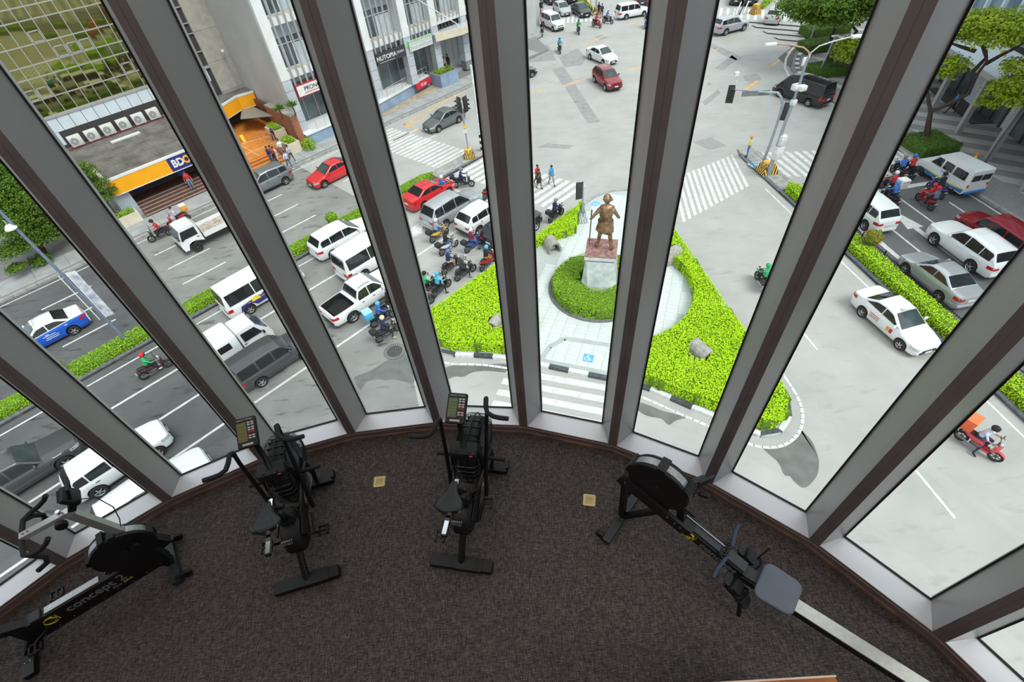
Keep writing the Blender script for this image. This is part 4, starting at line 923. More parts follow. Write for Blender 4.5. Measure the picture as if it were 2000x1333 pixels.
    return o
def park(o, wheel, px, head):
    """set a vehicle so that the named wheel (FL, FR, RL, RR) touches the street at the pixel, heading in degrees"""
    f, b, w = o['_dim']; x = f if wheel[0] == 'F' else b; y = w if wheel[1] == 'L' else -w
    g = G(px[0], px[1]); a = R(head); o.rotation_euler = (0, 0, a); o.location = (g.x-(x*math.cos(a)-y*math.sin(a)), g.y-(x*math.sin(a)+y*math.cos(a)), 0)
    del o['_dim']
    return o
def stand(o, p, head):
    o.location = (p[0], p[1], 0); o.rotation_euler = (0, 0, R(head))
    if '_dim' in o: del o['_dim']
    return o
AV, AVB = 42.4, 222.4
# far side of the avenue
c = park(car('taxi', 'sedan', 'blue and white taxi driving at the left edge of the avenue', 'white', cat='taxi', sidecol='blue'), 'RL', (152, 653), AVB)
MB().rbox((0.1, 0, 1.53), (0.14, 0.5, 0.12), 0.03).build('roof_sign', m_kwhite, c)
for z, x0 in ((0.78, -0.2), (0.66, -0.3), (0.55, -0.25)): MB().box((x0, 0.865, z), (0.7, 0.008, 0.035)).build('door_lettering_bar', m_kwhite, c)
park(car('minivan', 'mpv', 'grey mpv parked by the orange terrace steps', 'midgrey', clad=True), 'RL', (561.7, 361), AVB)
park(car('sedan', 'sedan', 'bright red sedan driving towards the left on the far side of the avenue', 'red'), 'FL', (637, 367), AVB)
park(car('sedan', 'sedan', 'dark grey sedan stopped behind the far zebra crossing', 'grey'), 'FL', (858.4, 259), 220)
# near side of the avenue, rears towards the left
park(car('suv', 'suv', 'dark grey suv with its windscreen showing at the far left below', 'darkgrey', rails=False), 'FR', (141, 913), AV)
park(car('suv', 'crossover', 'white crossover with a black wing grille, cut by the window sill', 'white', clad=True), 'FR', (317, 893), AV)
stand(car('suv', 'suv', 'white suv seen from above behind the stationary bike', 'white', rails=True), P(-4.45, 19.5), AV)
c = stand(car('taxi', 'sedan', 'white taxi with greenish windscreen just showing over the sill', 'white', cat='taxi'), P(-3.9, 16.6), AV)
park(car('wagon', 'auv', 'dark grey boxy wagon in the nearest lane of the avenue', 'darkgrey', cat='car', rails=False), 'RR', (517.5, 755), AV)
hv = park(car('van', 'van', 'white and purple passenger van with a yellow sun graphic', 'white', cat='van'), 'RR', (494.5, 613), AV)
park(car('suv', 'mpv', 'white suv next to the potted shrub on the median', 'white', L=4.7), 'RR', (655, 505), AV)
nv = stand(car('van', 'van', 'plain white passenger van beside the white pickup', 'white', cat='van', L=5.1), (0, 0), AV); nv['_dim'] = (1.5, -1.5, 0.93); park(nv, 'RR', (716, 545), AV)
pk_ = park(car('pickup', 'pickup', 'white pickup truck with an open dark cargo bed', 'white', cat='pickup', clad=True, rails=True), 'RR', (695, 629), AV)
park(car('sedan', 'sedan', 'red sedan waiting at the crossing beside the median', 'red'), 'RR', (831, 409), AV)
park(car('van', 'mpv', 'silver minivan waiting between the red sedan and a white crossover', 'silver', cat='van', L=5.1, H=1.86), 'RR', (873, 446), AV)
park(car('suv', 'crossover', 'white crossover waiting behind the motorcycles', 'white', clad=True), 'RR', (938, 459), AV)
park(car('suv', 'suv', 'black suv mostly hidden behind the window frame at the crossing', 'black'), 'FR', (1048, 451), AV)
# junction
park(car('suv', 'crossover', 'dark red suv turning in the middle of the junction', 'darkred', rails=True), 'FR', (1181, 178), -77)
park(car('sedan', 'sedan', 'white sedan following the dark red suv', 'white'), 'FR', (1177, 128), -66)
park(car('suv', 'auv', 'white suv entering the junction over the far zebra crossing', 'white'), 'FR', (1079, 62), -70)
park(car('hatchback', 'hatch', 'silver hatchback waiting at the far stop line', 'silver'), 'FR', (1093, 33), -78)
park(car('sedan', 'sedan', 'black sedan waiting at the far stop line beside the flower bed', 'black'), 'FR', (1131, 35), -78)
for px, col, kind, lab in (((1038, 12), 'midgrey', 'suv', 'grey suv queueing at the upper left of the far street'), ((1071, 10), 'black', 'hatch', 'black car queueing second in the far street'), ((1106, 9), 'black', 'suv', 'black suv queueing behind the black sedan')):
    park(car('car', kind, lab, col), 'FR', px, -78)
park(car('wagon', 'auv', 'white wagon crossing at the far right of the junction', 'white'), 'RR', (1223, 39), 12)
park(car('suv', 'suv', 'black suv driving away at the top beside the white wagon', 'black'), 'RL', (1240, 15), 78)
park(car('suv', 'suv', 'silver suv turning at the far right of the junction', 'silver'), 'RR', (1417, 70), 20)
park(car('suv', 'mpv', 'grey suv driving away over the far crossing', 'silver'), 'RL', (1492, 47), 55)
for px, col, lab in (((1424, 9), 'black', 'black pickup waiting at the top of the far street'), ((1450, 10), 'black', 'black car waiting at the top beside the striped bollard')): park(car('car', 'suv', lab, col), 'FR', px, -120)
bv = park(car('van', 'van', 'black passenger van turning beside the striped plaza', 'black', cat='van'), 'RL', (1575, 209), 117)
park(car('sedan', 'sedan', 'black sedan just showing behind the frame left of the junction', 'black'), 'FR', (1040, 152), 28)
# right-hand street
RB = 94.8
ta_ = park(car('taxi', 'sedan', 'white taxi with faded side lettering driving down the right street', 'white', cat='taxi'), 'FR', (1750, 682), RB+180+6)
MB().rbox((0.1, 0, 1.53), (0.14, 0.5, 0.12), 0.03).build('roof_sign', m_kwhite, ta_)
for x, c_ in ((0.55, m_redp if 'm_redp' in globals() else m_tail), (0.35, m_amb)): MB().box((x, -0.868, 0.62), (0.16, 0.008, 0.25)).build('door_decal', c_, ta_)
for z in (0.74, 0.64, 0.54): MB().box((-0.55, -0.868, z), (0.6, 0.006, 0.03)).build('door_decal', m_tail, ta_)
park(car('sedan', 'sedan', 'silver sedan waiting beside the median railing', 'silver'), 'FL', (1762, 533), RB)
park(car('suv', 'suv', 'big white suv waiting between the silver sedan and the red wagon', 'white', rails=False, dark=False), 'FL', (1816, 478), RB)
park(car('wagon', 'auv', 'dark red wagon waiting in the lane by the plaza', 'darkred'), 'FL', (1868, 455), RB)
rw = stand(car('minivan', 'mpv', 'white minivan seen from behind next to the window frame', 'white'), (0, 0), RB); rw['_dim'] = (1.39, -1.39, 0.86); park(rw, 'RR', (1731, 441), RB)
# vans and trucks with bodies of their own
def graphic(o, pts, y, name, m):
    s = -1 if y < 0 else 1; p = [(x, y, z) for x, z in pts]; MB().slab(p if s < 0 else p[::-1], (0, s*0.006, 0)).build(name, m, o)
m_purp = mat('purple_vinyl', (0.035, 0.03, 0.20), 0.4, 0, 0.1); m_sun = mat('yellow_vinyl', (0.85, 0.62, 0.05), 0.4)
graphic(hv, [(-2.05, 0.42), (-1.9, 0.86), (-0.95, 0.98), (0.1, 1.1), (0.6, 1.12), (0.9, 0.55), (-0.95, 0.46), (-1.2, 0.70), (-1.6, 0.75)], -0.956, 'purple_side_panel', m_purp)
graphic(hv, [(-0.9+0.3*math.cos(R(a)), 0.78+0.3*math.sin(R(a))) for a in range(0, 181, 20)], -0.964, 'sun_graphic', m_sun)
for a in range(10, 180, 20): graphic(hv, [(-0.9+0.36*math.cos(R(a-3)), 0.78+0.36*math.sin(R(a-3))), (-0.9+0.62*math.cos(R(a)), 0.78+0.40*math.sin(R(a))), (-0.9+0.36*math.cos(R(a+3)), 0.78+0.36*math.sin(R(a+3)))], -0.964, 'sun_ray', m_sun)
# white dropside truck, x forward
def truck(label, px, head):
    o = thing('flatbed_truck', label, 'truck'); w = 0.86; pw = PNT['white']
    mb = MB(); prof = [(2.55, 0.45), (2.62, 0.75), (2.55, 1.20), (2.30, 1.98), (2.15, 2.06), (1.15, 2.06), (1.05, 1.98), (1.02, 0.62), (1.20, 0.62), (1.25, 0.45)]
    prof = [(2.60, 0.42), (2.66, 0.80), (2.58, 1.22), (2.28, 1.96), (2.12, 2.05), (1.18, 2.05), (1.08, 1.96), (1.05, 0.66), (1.36, 0.80), (1.62, 0.90), (1.88, 0.90), (2.14, 0.80), (2.30, 0.42)]
    n = len(prof); k = [1 if z < 1.2 else (0.95 if z < 2.0 else 0.86) for x, z in prof]
    mb._add([(x, w*q, z) for (x, z), q in zip(prof, k)]+[(x, -w*q, z) for (x, z), q in zip(prof, k)], [tuple(range(n))[::-1], tuple(range(n, 2*n))]+[(i, (i+1) % n, n+(i+1) % n, n+i) for i in range(n)])
    cab = mb.build('cab', pw, o, 25)
    MB().slab([(2.60, -0.74, 1.22), (2.60, 0.74, 1.22), (2.32, 0.70, 1.90), (2.32, -0.70, 1.90)], (0.012, 0, 0.004)).build('windshield', m_wglass, o)
    for s in (1, -1):
        p = [(1.25, s*(w+0.006), 1.28), (2.22, s*(w+0.006), 1.28), (2.36, s*(w+0.004), 1.18), (2.46, s*(w+0.004), 1.22), (2.26, s*(w*0.955+0.008), 1.86), (1.25, s*(w*0.955+0.008), 1.86)]
        MB().slab(p if s < 0 else p[::-1], (0, -s*0.02, 0)).build('side_window', m_vglass, o)
        MB().rbox((1.32, s*(w+0.012), 1.1), (0.14, 0.02, 0.05), 0.01).build('door_handle', m_trim, o)
        MB().rbox((2.55, s*1.0, 1.55), (0.06, 0.14, 0.30), 0.02).build('mirror', m_trim, o)
        MB().rbox((2.645, s*0.62, 0.80), (0.04, 0.26, 0.14), 0.02).build('headlight', m_head, o)
        MB().rbox((2.63, s*0.80, 0.62), (0.05, 0.12, 0.08), 0.01).build('indicator', m_amb, o)
    MB().rbox((2.66, 0, 0.50), (0.12, 1.70, 0.18), 0.03).build('front_bumper', m_trim, o)
    MB().box((-0.55, 0, 0.60), (3.6, 0.75, 0.18)).build('chassis', m_under, o)
    bed = MB().box((-0.95, 0, 0.88), (3.75, 1.80, 0.10)).build('bed_floor', mat('bed_planks', (0.35, 0.24, 0.16), 0.8, 0, 0.35, 3, col2=(0.50, 0.46, 0.42)), o)
    for i in range(9): MB().box((-0.95, -0.8+0.2*i, 0.936), (3.70, 0.188, 0.012)).build('plank', MATS['bed_planks'], bed)
    for s in (1, -1): MB().box((-0.95, s*0.92, 1.02), (3.75, 0.04, 0.36)).build('drop_side', pw, o)
    MB().box((-2.84, 0, 1.02), (0.04, 1.84, 0.36)).build('tailgate', pw, o); MB().box((0.94, 0, 1.25), (0.05, 1.84, 0.85)).build('headboard', pw, o)
    for x, s in ((1.75, 1), (1.75, -1), (-1.45, 1), (-1.45, -1)): put_wheel(o, x, s*0.78, 0.36, 0.22, True)
    o['_dim'] = (1.75, -1.45, 0.86); return park(o, 'FL', px, head)
truck('white dropside truck with an empty wooden bed passing the bank', (392, 491), AVB)
# white two-box utility van
o = thing('utility_van', 'white two box utility van in the lane beside the dark wagon', 'van'); pw = PNT['white']; w = 0.83
prof = [(2.15, 0.40), (2.20, 0.85), (2.05, 1.15), (1.55, 1.78), (1.40, 1.84), (0.52, 1.84), (0.46, 1.78), (0.46, 0.40)]; n = len(prof); k = [1, 1, 1, .9, .82, .82, .9, 1]
mb = MB(); mb._add([(x, w*q, z) for (x, z), q in zip(prof, k)]+[(x, -w*q, z) for (x, z), q in zip(prof, k)], [tuple(range(n))[::-1], tuple(range(n, 2*n))]+[(i, (i+1) % n, n+(i+1) % n, n+i) for i in range(n)]); mb.build('cab', pw, o, 25)
MB().slab([(2.07, -0.70, 1.17), (2.07, 0.70, 1.17), (1.59, 0.66, 1.75), (1.59, -0.66, 1.75)], (0.014, 0, 0.01)).build('windshield', m_wglass, o)
mb = MB(); mb.rbox((-1.02, 0, 1.22), (2.85, 1.74, 1.44), 0.14); mb.build('rear_body', pw, o, 40)
for s in (1, -1):
    p = [(0.62, s*(w+0.006), 1.16), (1.72, s*(w+0.006), 1.16), (1.45, s*(w*0.92+0.006), 1.68), (0.62, s*(w*0.92+0.006), 1.68)]; MB().slab(p if s < 0 else p[::-1], (0, -s*0.02, 0)).build('side_window', m_vglass, o)
    for x0, x1 in ((-0.75, -0.05), (-1.75, -1.0)): MB().rbox(((x0+x1)/2, s*0.873, 1.48), (x1-x0, 0.012, 0.42), 0.005).build('side_window', m_vglass, o)
    MB().rbox((0.62, s*(w+0.012), 1.02), (0.14, 0.02, 0.05), 0.01).build('door_handle', m_trim, o); MB().rbox((1.75, s*1.0, 1.25), (0.10, 0.14, 0.18), 0.02).build('mirror', m_trim, o)
    for z in (0.62, 0.74, 0.86, 0.98): MB().box((-1.02, s*0.872, z), (2.6, 0.008, 0.02)).build('body_rib', pw, o)
    MB().rbox((2.16, s*0.6, 0.80), (0.06, 0.3, 0.14), 0.02).build('headlight', m_head, o); MB().rbox((-2.45, s*0.72, 0.75), (0.04, 0.12, 0.3), 0.01).build('tail_light', m_tail, o)
MB().box((-0.1, 0, 0.45), (4.2, 1.2, 0.25)).build('underbody', m_under, o)
for x, s in ((1.35, 1), (1.35, -1), (-1.35, 1), (-1.35, -1)): put_wheel(o, x, s*0.72, 0.31, 0.19, True)
o['_dim'] = (1.35, -1.35, 0.8); park(o, 'RR', (433, 735), AV)
# white passenger jeep-van with blue trim on the right-hand street
o = thing('passenger_van', 'white public utility van with blue and yellow trim and small windows', 'van'); w = 0.84
prof = [(2.10, 0.36), (2.16, 0.72), (1.92, 1.02), (1.28, 1.10), (0.75, 1.84), (0.60, 1.90), (-1.95, 2.02), (-2.05, 1.95), (-2.12, 0.50), (-2.0, 0.36)]; n = len(prof); k = [.95, .95, 1, 1, .86, .78, .84, .90, 1, .98]
mb = MB(); mb._add([(x, w*q, z) for (x, z), q in zip(prof, k)]+[(x, -w*q, z) for (x, z), q in zip(prof, k)], [tuple(range(n))[::-1], tuple(range(n, 2*n))]+[(i, (i+1) % n, n+(i+1) % n, n+i) for i in range(n)]); mb.build('body', pw, o, 25)
MB().slab([(1.24, -0.72, 1.17), (1.24, 0.72, 1.17), (0.80, 0.66, 1.80), (0.80, -0.66, 1.80)], (0.014, 0, 0.01)).build('windshield', m_wglass, o)
for s in (1, -1):
    for x0, x1, x2, x3 in ((0.25, 1.08, 0.70, 0.25), (-0.62, 0.10, 0.10, -0.62), (-1.75, -0.78, -0.78, -1.70)):
        p = [(x0, s*(w+0.004), 1.22), (x1, s*(w+0.004), 1.22), (x2, s*(w*0.905+0.008), 1.72), (x3, s*(w*0.905+0.008), 1.72)]; MB().slab(p if s < 0 else p[::-1], (0, -s*0.03, 0)).build('side_window', m_vglass, o)
    graphic(o, [(-2.0, 0.45), (1.0, 0.40), (1.4, 0.62), (0.2, 0.62), (-1.2, 0.56), (-2.05, 0.72)], s*(w+0.004), 'blue_trim', mat('blue_vinyl', (0.03, 0.22, 0.62), 0.4))
    graphic(o, [(-2.0, 0.70), (-1.2, 0.56), (1.2, 0.62), (1.2, 0.68), (-1.2, 0.64), (-2.0, 0.78)], s*(w+0.007), 'yellow_trim', m_sun)
    MB().rbox((-2.10, s*0.72, 0.95), (0.05, 0.14, 0.16), 0.01).build('tail_light', m_tail, o); MB().rbox((2.11, s*0.6, 0.74), (0.06, 0.28, 0.14), 0.02).build('headlight', m_head, o)
for y in (-0.36, 0.36): MB().rbox((-2.11, y, 1.48), (0.03, 0.60, 0.40), 0.004).build('rear_window', m_vglass, o)
MB().rbox((-2.16, 0, 0.50), (0.14, 1.5, 0.14), 0.03).build('rear_bumper', MATS['blue_vinyl'], o)
text_part('lettering', 'EASTWALK', 0.17, MATS['blue_vinyl'], o, frame((-0.35, w+0.012, 1.02), (-1, 0, 0), (0, 0, 1)), 0.002)
MB().box((0, 0, 0.4), (3.6, 1.2, 0.22)).build('underbody', m_under, o)
for x, s in ((1.45, 1), (1.45, -1), (-1.2, 1), (-1.2, -1)): put_wheel(o, x, s*0.74, 0.30, 0.19, True)
o['_dim'] = (1.45, -1.2, 0.82); park(o, 'FL', (1794, 342), 96)
# ================================================================== people
def capsule(mb, p, q, r0, r1):
    p, q = Vector(p), Vector(q); n = 4; mb.tube([p.lerp(q, i/n) for i in range(n+1)], [r0+(r1-r0)*i/n for i in range(n+1)], 9)
    mb.ball(p, r0, 9, 6); mb.ball(q, r1, 9, 6)
def figure(name, caps, voxel=0.024, hands=(), eyes=None, scale=1.0):
    """caps: (p, q, r0, r1, region); grown together into one continuous skin by voxel remeshing"""
    mb = MB()
    for p, q, r0, r1, g in caps: capsule(mb, p, q, r0, r1)
    me = mb.mesh(name, MATS['skin']); ob = bpy.data.objects.new(name, me); C.objects.link(ob)
    md = ob.modifiers.new('r', 'REMESH'); md.mode = 'VOXEL'; md.voxel_size = voxel
    sm = ob.modifiers.new('s', 'SMOOTH'); sm.factor = 0.5; sm.iterations = 3
    dg = bpy.context.evaluated_depsgraph_get(); res = bpy.data.meshes.new_from_object(ob.evaluated_get(dg)); bpy.data.objects.remove(ob)
    n = len(res.polygons); cen = np.empty(n*3, np.float32); res.polygons.foreach_get('center', cen); cen = cen.reshape(-1, 3); best = np.full(n, 1e9); reg = np.zeros(n, np.int32)
    for p, q, r0, r1, g in caps:
        p, q = np.array(p, float), np.array(q, float); d = q-p; t = np.clip(((cen-p)@d)/(d@d+1e-9), 0, 1); dist = np.linalg.norm(cen-(p+t[:, None]*d), axis=1)-(r0+(r1-r0)*t); k = dist < best; best[k] = dist[k]; reg[k] = g
    # fingers and eyes are added to the finished skin
    vs = [tuple(v.co) for v in res.vertices]; fs = [tuple(p.vertices) for p in res.polygons]; mi = list(reg)
    ex = MB()
    for h, d, up in hands:
        h, d, up = Vector(h), Vector(d).normalized(), Vector(up).normalized(); a = d.cross(up).normalized()
        for i, L in enumerate((0.065, 0.078, 0.074, 0.058)):
            b = h+a*(-0.027+0.018*i); ex.tube([b, b+d*L*0.55, b+d*L*0.85-up*L*0.35], [0.0095, 0.009, 0.007], 5)
        ex.tube([h-a*0.03-d*0.03, h-a*0.052-d*0.005, h-a*0.055+d*0.025], [0.011, 0.010, 0.008], 5)
    nf0 = len(ex.f)
    if eyes:
        c, f, u = Vector(eyes[0]), Vector(eyes[1]).normalized(), Vector(eyes[2]).normalized(); s = f.cross(u)
        for k in (-1, 1): ex.ball(c+f*0.088+s*(k*0.033)+u*0.015, 0.011, 6, 4)
        ex.box(c+f*0.092-u*0.055, (0.01, 0.01, 0.01)); 
    o = len(vs); vs += ex.v; fs += [tuple(o+i for i in f) for f in ex.f]; mi += [0]*nf0+[4]*(len(ex.f)-nf0)
    m2 = bpy.data.meshes.new(name); m2.from_pydata(vs, [], fs); m2.polygons.foreach_set('material_index', mi); m2.polygons.foreach_set('use_smooth', [True]*len(fs))
    for k in range(5): m2.materials.append(MATS['skin'])
    if scale != 1: m2.transform(Matrix.Scale(scale, 4))
    m2.update(); bpy.data.meshes.remove(res)
    return m2
m_skin = mat('skin', (0.36, 0.20, 0.13), 0.6, 0, 0.06, 10)
m_hair = mat('dark_hair', (0.018, 0.014, 0.012), 0.55, 0, 0.2, 20)
SK, SH, PA, SO, HA = 0, 1, 2, 3, 4
def body(hip, chest, neck, head, hl, hr, el, er, wl, wr, kl, kr, al, ar, fl, fr, sleeve=True, pants=True, skirt=False):
    """joints to capsules; l/r = left/right hip, elbow, wrist, knee, ankle, foot tip"""
    V3 = Vector; hip, chest, neck, head = V3(hip), V3(chest), V3(neck), V3(head); side = (V3(hl)-V3(hr)).normalized(); c = []
    sl, sr = chest+side*0.17+V3((0, 0, 0.04)), chest-side*0.17+V3((0, 0, 0.04)); A = SH if sleeve else SK; B = PA if pants else SK
    c += [(hip+side*0.06, hip-side*0.06, 0.125, 0.125, PA), (hip.lerp(chest, 0.25)+side*0.05, hip.lerp(chest, 0.25)-side*0.05, 0.115, 0.115, SH), (hip.lerp(chest, 0.6)+side*0.06, hip.lerp(chest, 0.6)-side*0.06, 0.115, 0.115, SH), (chest+side*0.10, chest-side*0.10, 0.115, 0.115, SH), (chest.lerp(neck, 0.7)+side*0.10, chest.lerp(neck, 0.7)-side*0.10, 0.07, 0.07, SH)]
    c += [(neck-V3((0, 0, 0.03)), head-V3((0, 0, 0.05)), 0.052, 0.05, SK)]
    f = V3((side.y, -side.x, 0)); 
    c += [(head+V3((0, 0, 0.035))-f*0.015, head-V3((0, 0, 0.01)), 0.092, 0.085, SK), (head+f*0.02-V3((0, 0, 0.05)), head+f*0.035-V3((0, 0, 0.075)), 0.062, 0.045, SK), (head+f*0.085+V3((0, 0, 0.0)), head+f*0.105-V3((0, 0, 0.025)), 0.014, 0.018, SK)]
    for k in (-1, 1): c.append((head+side*(k*0.09)+V3((0, 0, 0.01)), head+side*(k*0.092)-V3((0, 0, 0.025)), 0.02, 0.016, SK))
    for s, e, w, hp, kn, an, fo in ((sl, el, wl, hl, kl, al, fl), (sr, er, wr, hr, kr, ar, fr)):
        e, w, hp, kn, an, fo = (V3(p) for p in (e, w, hp, kn, an, fo)); hd = (w-e).normalized()
        c += [(s, s.lerp(e, 0.5), 0.062, 0.05, SH), (s.lerp(e, 0.5), e, 0.05, 0.042, A), (e, w, 0.042, 0.03, A if sleeve == 'long' else SK), (w, w+hd*0.085, 0.034, 0.038, SK)]
        c += [(hp, kn, 0.092, 0.06, PA), (kn, an, 0.06, 0.042, B), (an, an.lerp(fo, 0.15)-V3((0, 0, 0.02)), 0.046, 0.048, SO), (an.lerp(fo, 0.1)-V3((0, 0, 0.03)), fo, 0.048, 0.036, SO)]
    if skirt:
        c += [(hip-V3((0, 0, 0.05))+side*0.08, hip-V3((0, 0, 0.05))-side*0.08, 0.14, 0.14, SH), (hip-V3((0, 0, 0.25))+side*0.1, hip-V3((0, 0, 0.25))-side*0.1, 0.14, 0.14, SH)]
    hn = [(Vector(w)+(Vector(w)-Vector(e)).normalized()*0.10, (Vector(w)-Vector(e)), (f if abs((Vector(w)-Vector(e)).normalized().dot(f)) < 0.8 else V3((0, 0, 1)))) for e, w in ((el, wl), (er, wr))]
    return c, hn, (head, f, V3((0, 0, 1)))
POSE = {}
def pose(name, *a, **k):
    c, h, e = body(*a, **k); POSE[name] = (figure(name, c, hands=h, eyes=e), Vector(a[3]))
pose('stand', (0, 0, .93), (0.01, 0, 1.27), (0, 0, 1.46), (0.02, 0, 1.60), (0, .09, .9), (0, -.09, .9), (-.03, .25, 1.07), (-.03, -.25, 1.07), (.05, .27, .83), (.05, -.27, .83), (.02, .10, .49), (.01, -.10, .49), (-.02, .11, .09), (-.02, -.11, .09), (.15, .14, .045), (.15, -.14, .045))
pose('walk', (0, 0, .92), (0.04, 0, 1.26), (0.04, 0, 1.45), (0.07, 0, 1.59), (0, .09, .89), (0, -.09, .89), (-.14, .24, 1.06), (.10, -.25, 1.05), (-.10, .26, .82), (.26, -.22, .87), (.20, .09, .52), (-.08, -.09, .49), (.32, .09, .12), (-.34, -.09, .20), (.48, .10, .09), (-.24, -.10, .07))
pose('phone', (0, 0, .93), (0.01, 0, 1.27), (0.01, 0, 1.46), (0.05, 0, 1.59), (0, .09, .9), (0, -.09, .9), (.03, .26, 1.05), (.03, -.26, 1.05), (.24, .14, 1.14), (.24, -.14, 1.14), (.02, .10, .49), (.01, -.10, .49), (-.02, .11, .09), (-.02, -.11, .09), (.15, .14, .045), (.15, -.14, .045))
pose('dress', (0, 0, .90), (0.01, 0, 1.22), (0, 0, 1.39), (0.02, 0, 1.53), (0, .08, .87), (0, -.08, .87), (-.03, .22, 1.03), (.10, -.22, 1.05), (.05, .24, .81), (.18, -.12, 1.25), (.10, .09, .50), (-.04, -.08, .48), (.16, .09, .10), (-.22, -.09, .16), (.31, .10, .06), (-.12, -.09, .06), pants=False, skirt=True)
pose('ride', (-.20, 0, .86), (-.10, 0, 1.19), (-.06, 0, 1.37), (-.01, 0, 1.52), (-.18, .10, .85), (-.18, -.10, .85), (.10, .28, 1.03), (.10, -.28, 1.03), (.33, .30, 1.03), (.33, -.30, 1.03), (.22, .15, .78), (.22, -.15, .78), (.18, .16, .36), (.18, -.16, .36), (.34, .18, .33), (.34, -.18, .33), sleeve='long')
pose('ride_foot_down', (-.20, 0, .86), (-.12, 0, 1.20), (-.09, 0, 1.39), (-.04, 0, 1.54), (-.18, .10, .85), (-.18, -.10, .85), (.08, .28, 1.03), (.08, -.28, 1.03), (.32, .30, 1.03), (.32, -.30, 1.03), (.22, .15, .78), (.16, -.26, .60), (.18, .16, .36), (.05, -.36, .16), (.34, .18, .33), (.21, -.40, .06), sleeve='long')
pose('ride_short', (-.20, 0, .86), (-.11, 0, 1.19), (-.08, 0, 1.38), (-.03, 0, 1.53), (-.18, .10, .85), (-.18, -.10, .85), (.09, .28, 1.03), (.09, -.28, 1.03), (.32, .30, 1.03), (.32, -.30, 1.03), (.22, .15, .78), (.16, .26, .60), (.18, .16, .36), (.05, -.36, .16), (.34, .18, .33), (.21, -.40, .06))
pose('bend', (-.10, 0, .90), (0.20, 0, 1.12), (0.36, 0, 1.16), (0.47, 0, 1.16), (-.08, .09, .88), (-.08, -.09, .88), (.30, .20, .92), (.30, -.20, .92), (.46, .16, .80), (.46, -.16, .80), (-.02, .10, .49), (-.05, -.10, .49), (-.08, .11, .09), (-.08, -.11, .09), (.08, .14, .045), (.08, -.14, .045))
CLO = {}
def cloth(c):
    if c not in CLO: CLO[c] = mat('cloth_%d' % len(CLO), c, 0.85, 0, 0.12, 12)
    return CLO[c]
hair_me = MB().ball((-0.012, 0, 0.045), 0.102, 12, 8, (1.04, 0.96, 0.92)).mesh('hair', m_hair, 60)
def helmet_mesh():
    mb = MB(); mb.cur = 0; mb.ball((0, 0, 0.03), 0.142, 14, 9, (1.08, 0.95, 1.0)); mb.cur = 1
    mb.M = Matrix.Translation((0.012, 0, 0.0)); mb.lathe([(0.146, -0.045), (0.152, 0.0), (0.146, 0.055)], (0, 0, 0.015), 'Z', 10, -R(65), R(65)); mb.M = None
    return mb.mesh('helmet', [m_kwhite, m_vglass], 60)
helm_me = helmet_mesh(); cap_me = MB().ball((0, 0, 0.07), 0.108, 12, 8, (1.05, 1.0, 0.75)).disc((0.03, 0, 0.045), 0.17, 0.012, 14).mesh('hat', m_kwhite, 50)
BLK = (0.02, 0.02, 0.023); NAV = (0.02, 0.03, 0.09); WHT = (0.72, 0.72, 0.74); BLU = (0.04, 0.16, 0.55); JEAN = (0.06, 0.10, 0.22); RED = (0.58, 0.03, 0.04); GRY = (0.22, 0.23, 0.24); GRN = (0.03, 0.42, 0.14); KHA = (0.45, 0.36, 0.24); CYN = (0.08, 0.45, 0.72); MAR = (0.22, 0.02, 0.05); BRN = (0.40, 0.17, 0.05); YEL = (0.70, 0.70, 0.10); PNK = (0.72, 0.45, 0.48); LAV = (0.55, 0.50, 0.66)
def person(label, ps, loc, head, shirt, pants, helmet=None, hat=None, shoes=BLK, group=None, hair=True, parent=None):
    me, hp = POSE[ps]; o = link('person', me, parent, loc, R(head)); tag(o, label, 'person', group)
    for i, m in enumerate((m_skin, cloth(shirt), cloth(pants), cloth(shoes), m_hair)): o.material_slots[i].link = 'OBJECT'; o.material_slots[i].material = m
    if helmet:
        h = link('helmet', helm_me, o, hp); h.material_slots[0].link = 'OBJECT'; h.material_slots[0].material = cloth(helmet)
    elif hat:
        h = link('hat', cap_me, o, hp); h.material_slots[0].link = 'OBJECT'; h.material_slots[0].material = cloth(hat)
    elif hair: link('hair', hair_me, o, hp)
    return o
# ------------------------------------------------------------------ motorcycles
m_eng = mat('engine_metal', (0.16, 0.16, 0.17), 0.4, 0.6, 0.2, 15)
m_seatm = mat('motorcycle_seat', (0.015, 0.015, 0.016), 0.55, 0, 0.2, 9)
_mc = {}
def mc(key, f, m, sm=40):
    if key not in _mc: _mc[key] = f().mesh(key, m, sm)
    return _mc[key]
def loft(mb, rings):
    n = len(rings[0]); vs = [p for r_ in rings for p in r_]; fs = [tuple(range(n))[::-1], tuple(range((len(rings)-1)*n, len(rings)*n))]
    for i in range(len(rings)-1):
        for j in range(n): fs.append((i*n+j, i*n+(j+1) % n, (i+1)*n+(j+1) % n, (i+1)*n+j))
    mb._add(vs, fs)
    return mb
def sec(x, w, z0, z1, n=8): return [(x, w*math.cos(2*PI*i/n), (z0+z1)/2+(z1-z0)/2*math.sin(2*PI*i/n)) for i in range(n)]
def f_body():  # tail section of a scooter
    return loft(MB(), [sec(.12, .07, .36, .56), sec(0, .12, .36, .70), sec(-.25, .15, .40, .74), sec(-.5, .13, .50, .76), sec(-.70, .07, .62, .76), sec(-.78, .03, .68, .74)])
def f_shield():  # leg shield, floor and nose
    mb = MB(); loft(mb, [sec(.40, .20, .34, .90, 10), sec(.46, .21, .36, .95, 10), sec(.54, .16, .42, .98, 10), sec(.60, .07, .55, .92, 10)]); mb.rbox((.20, 0, .31), (.45, .28, .09), .04); return mb
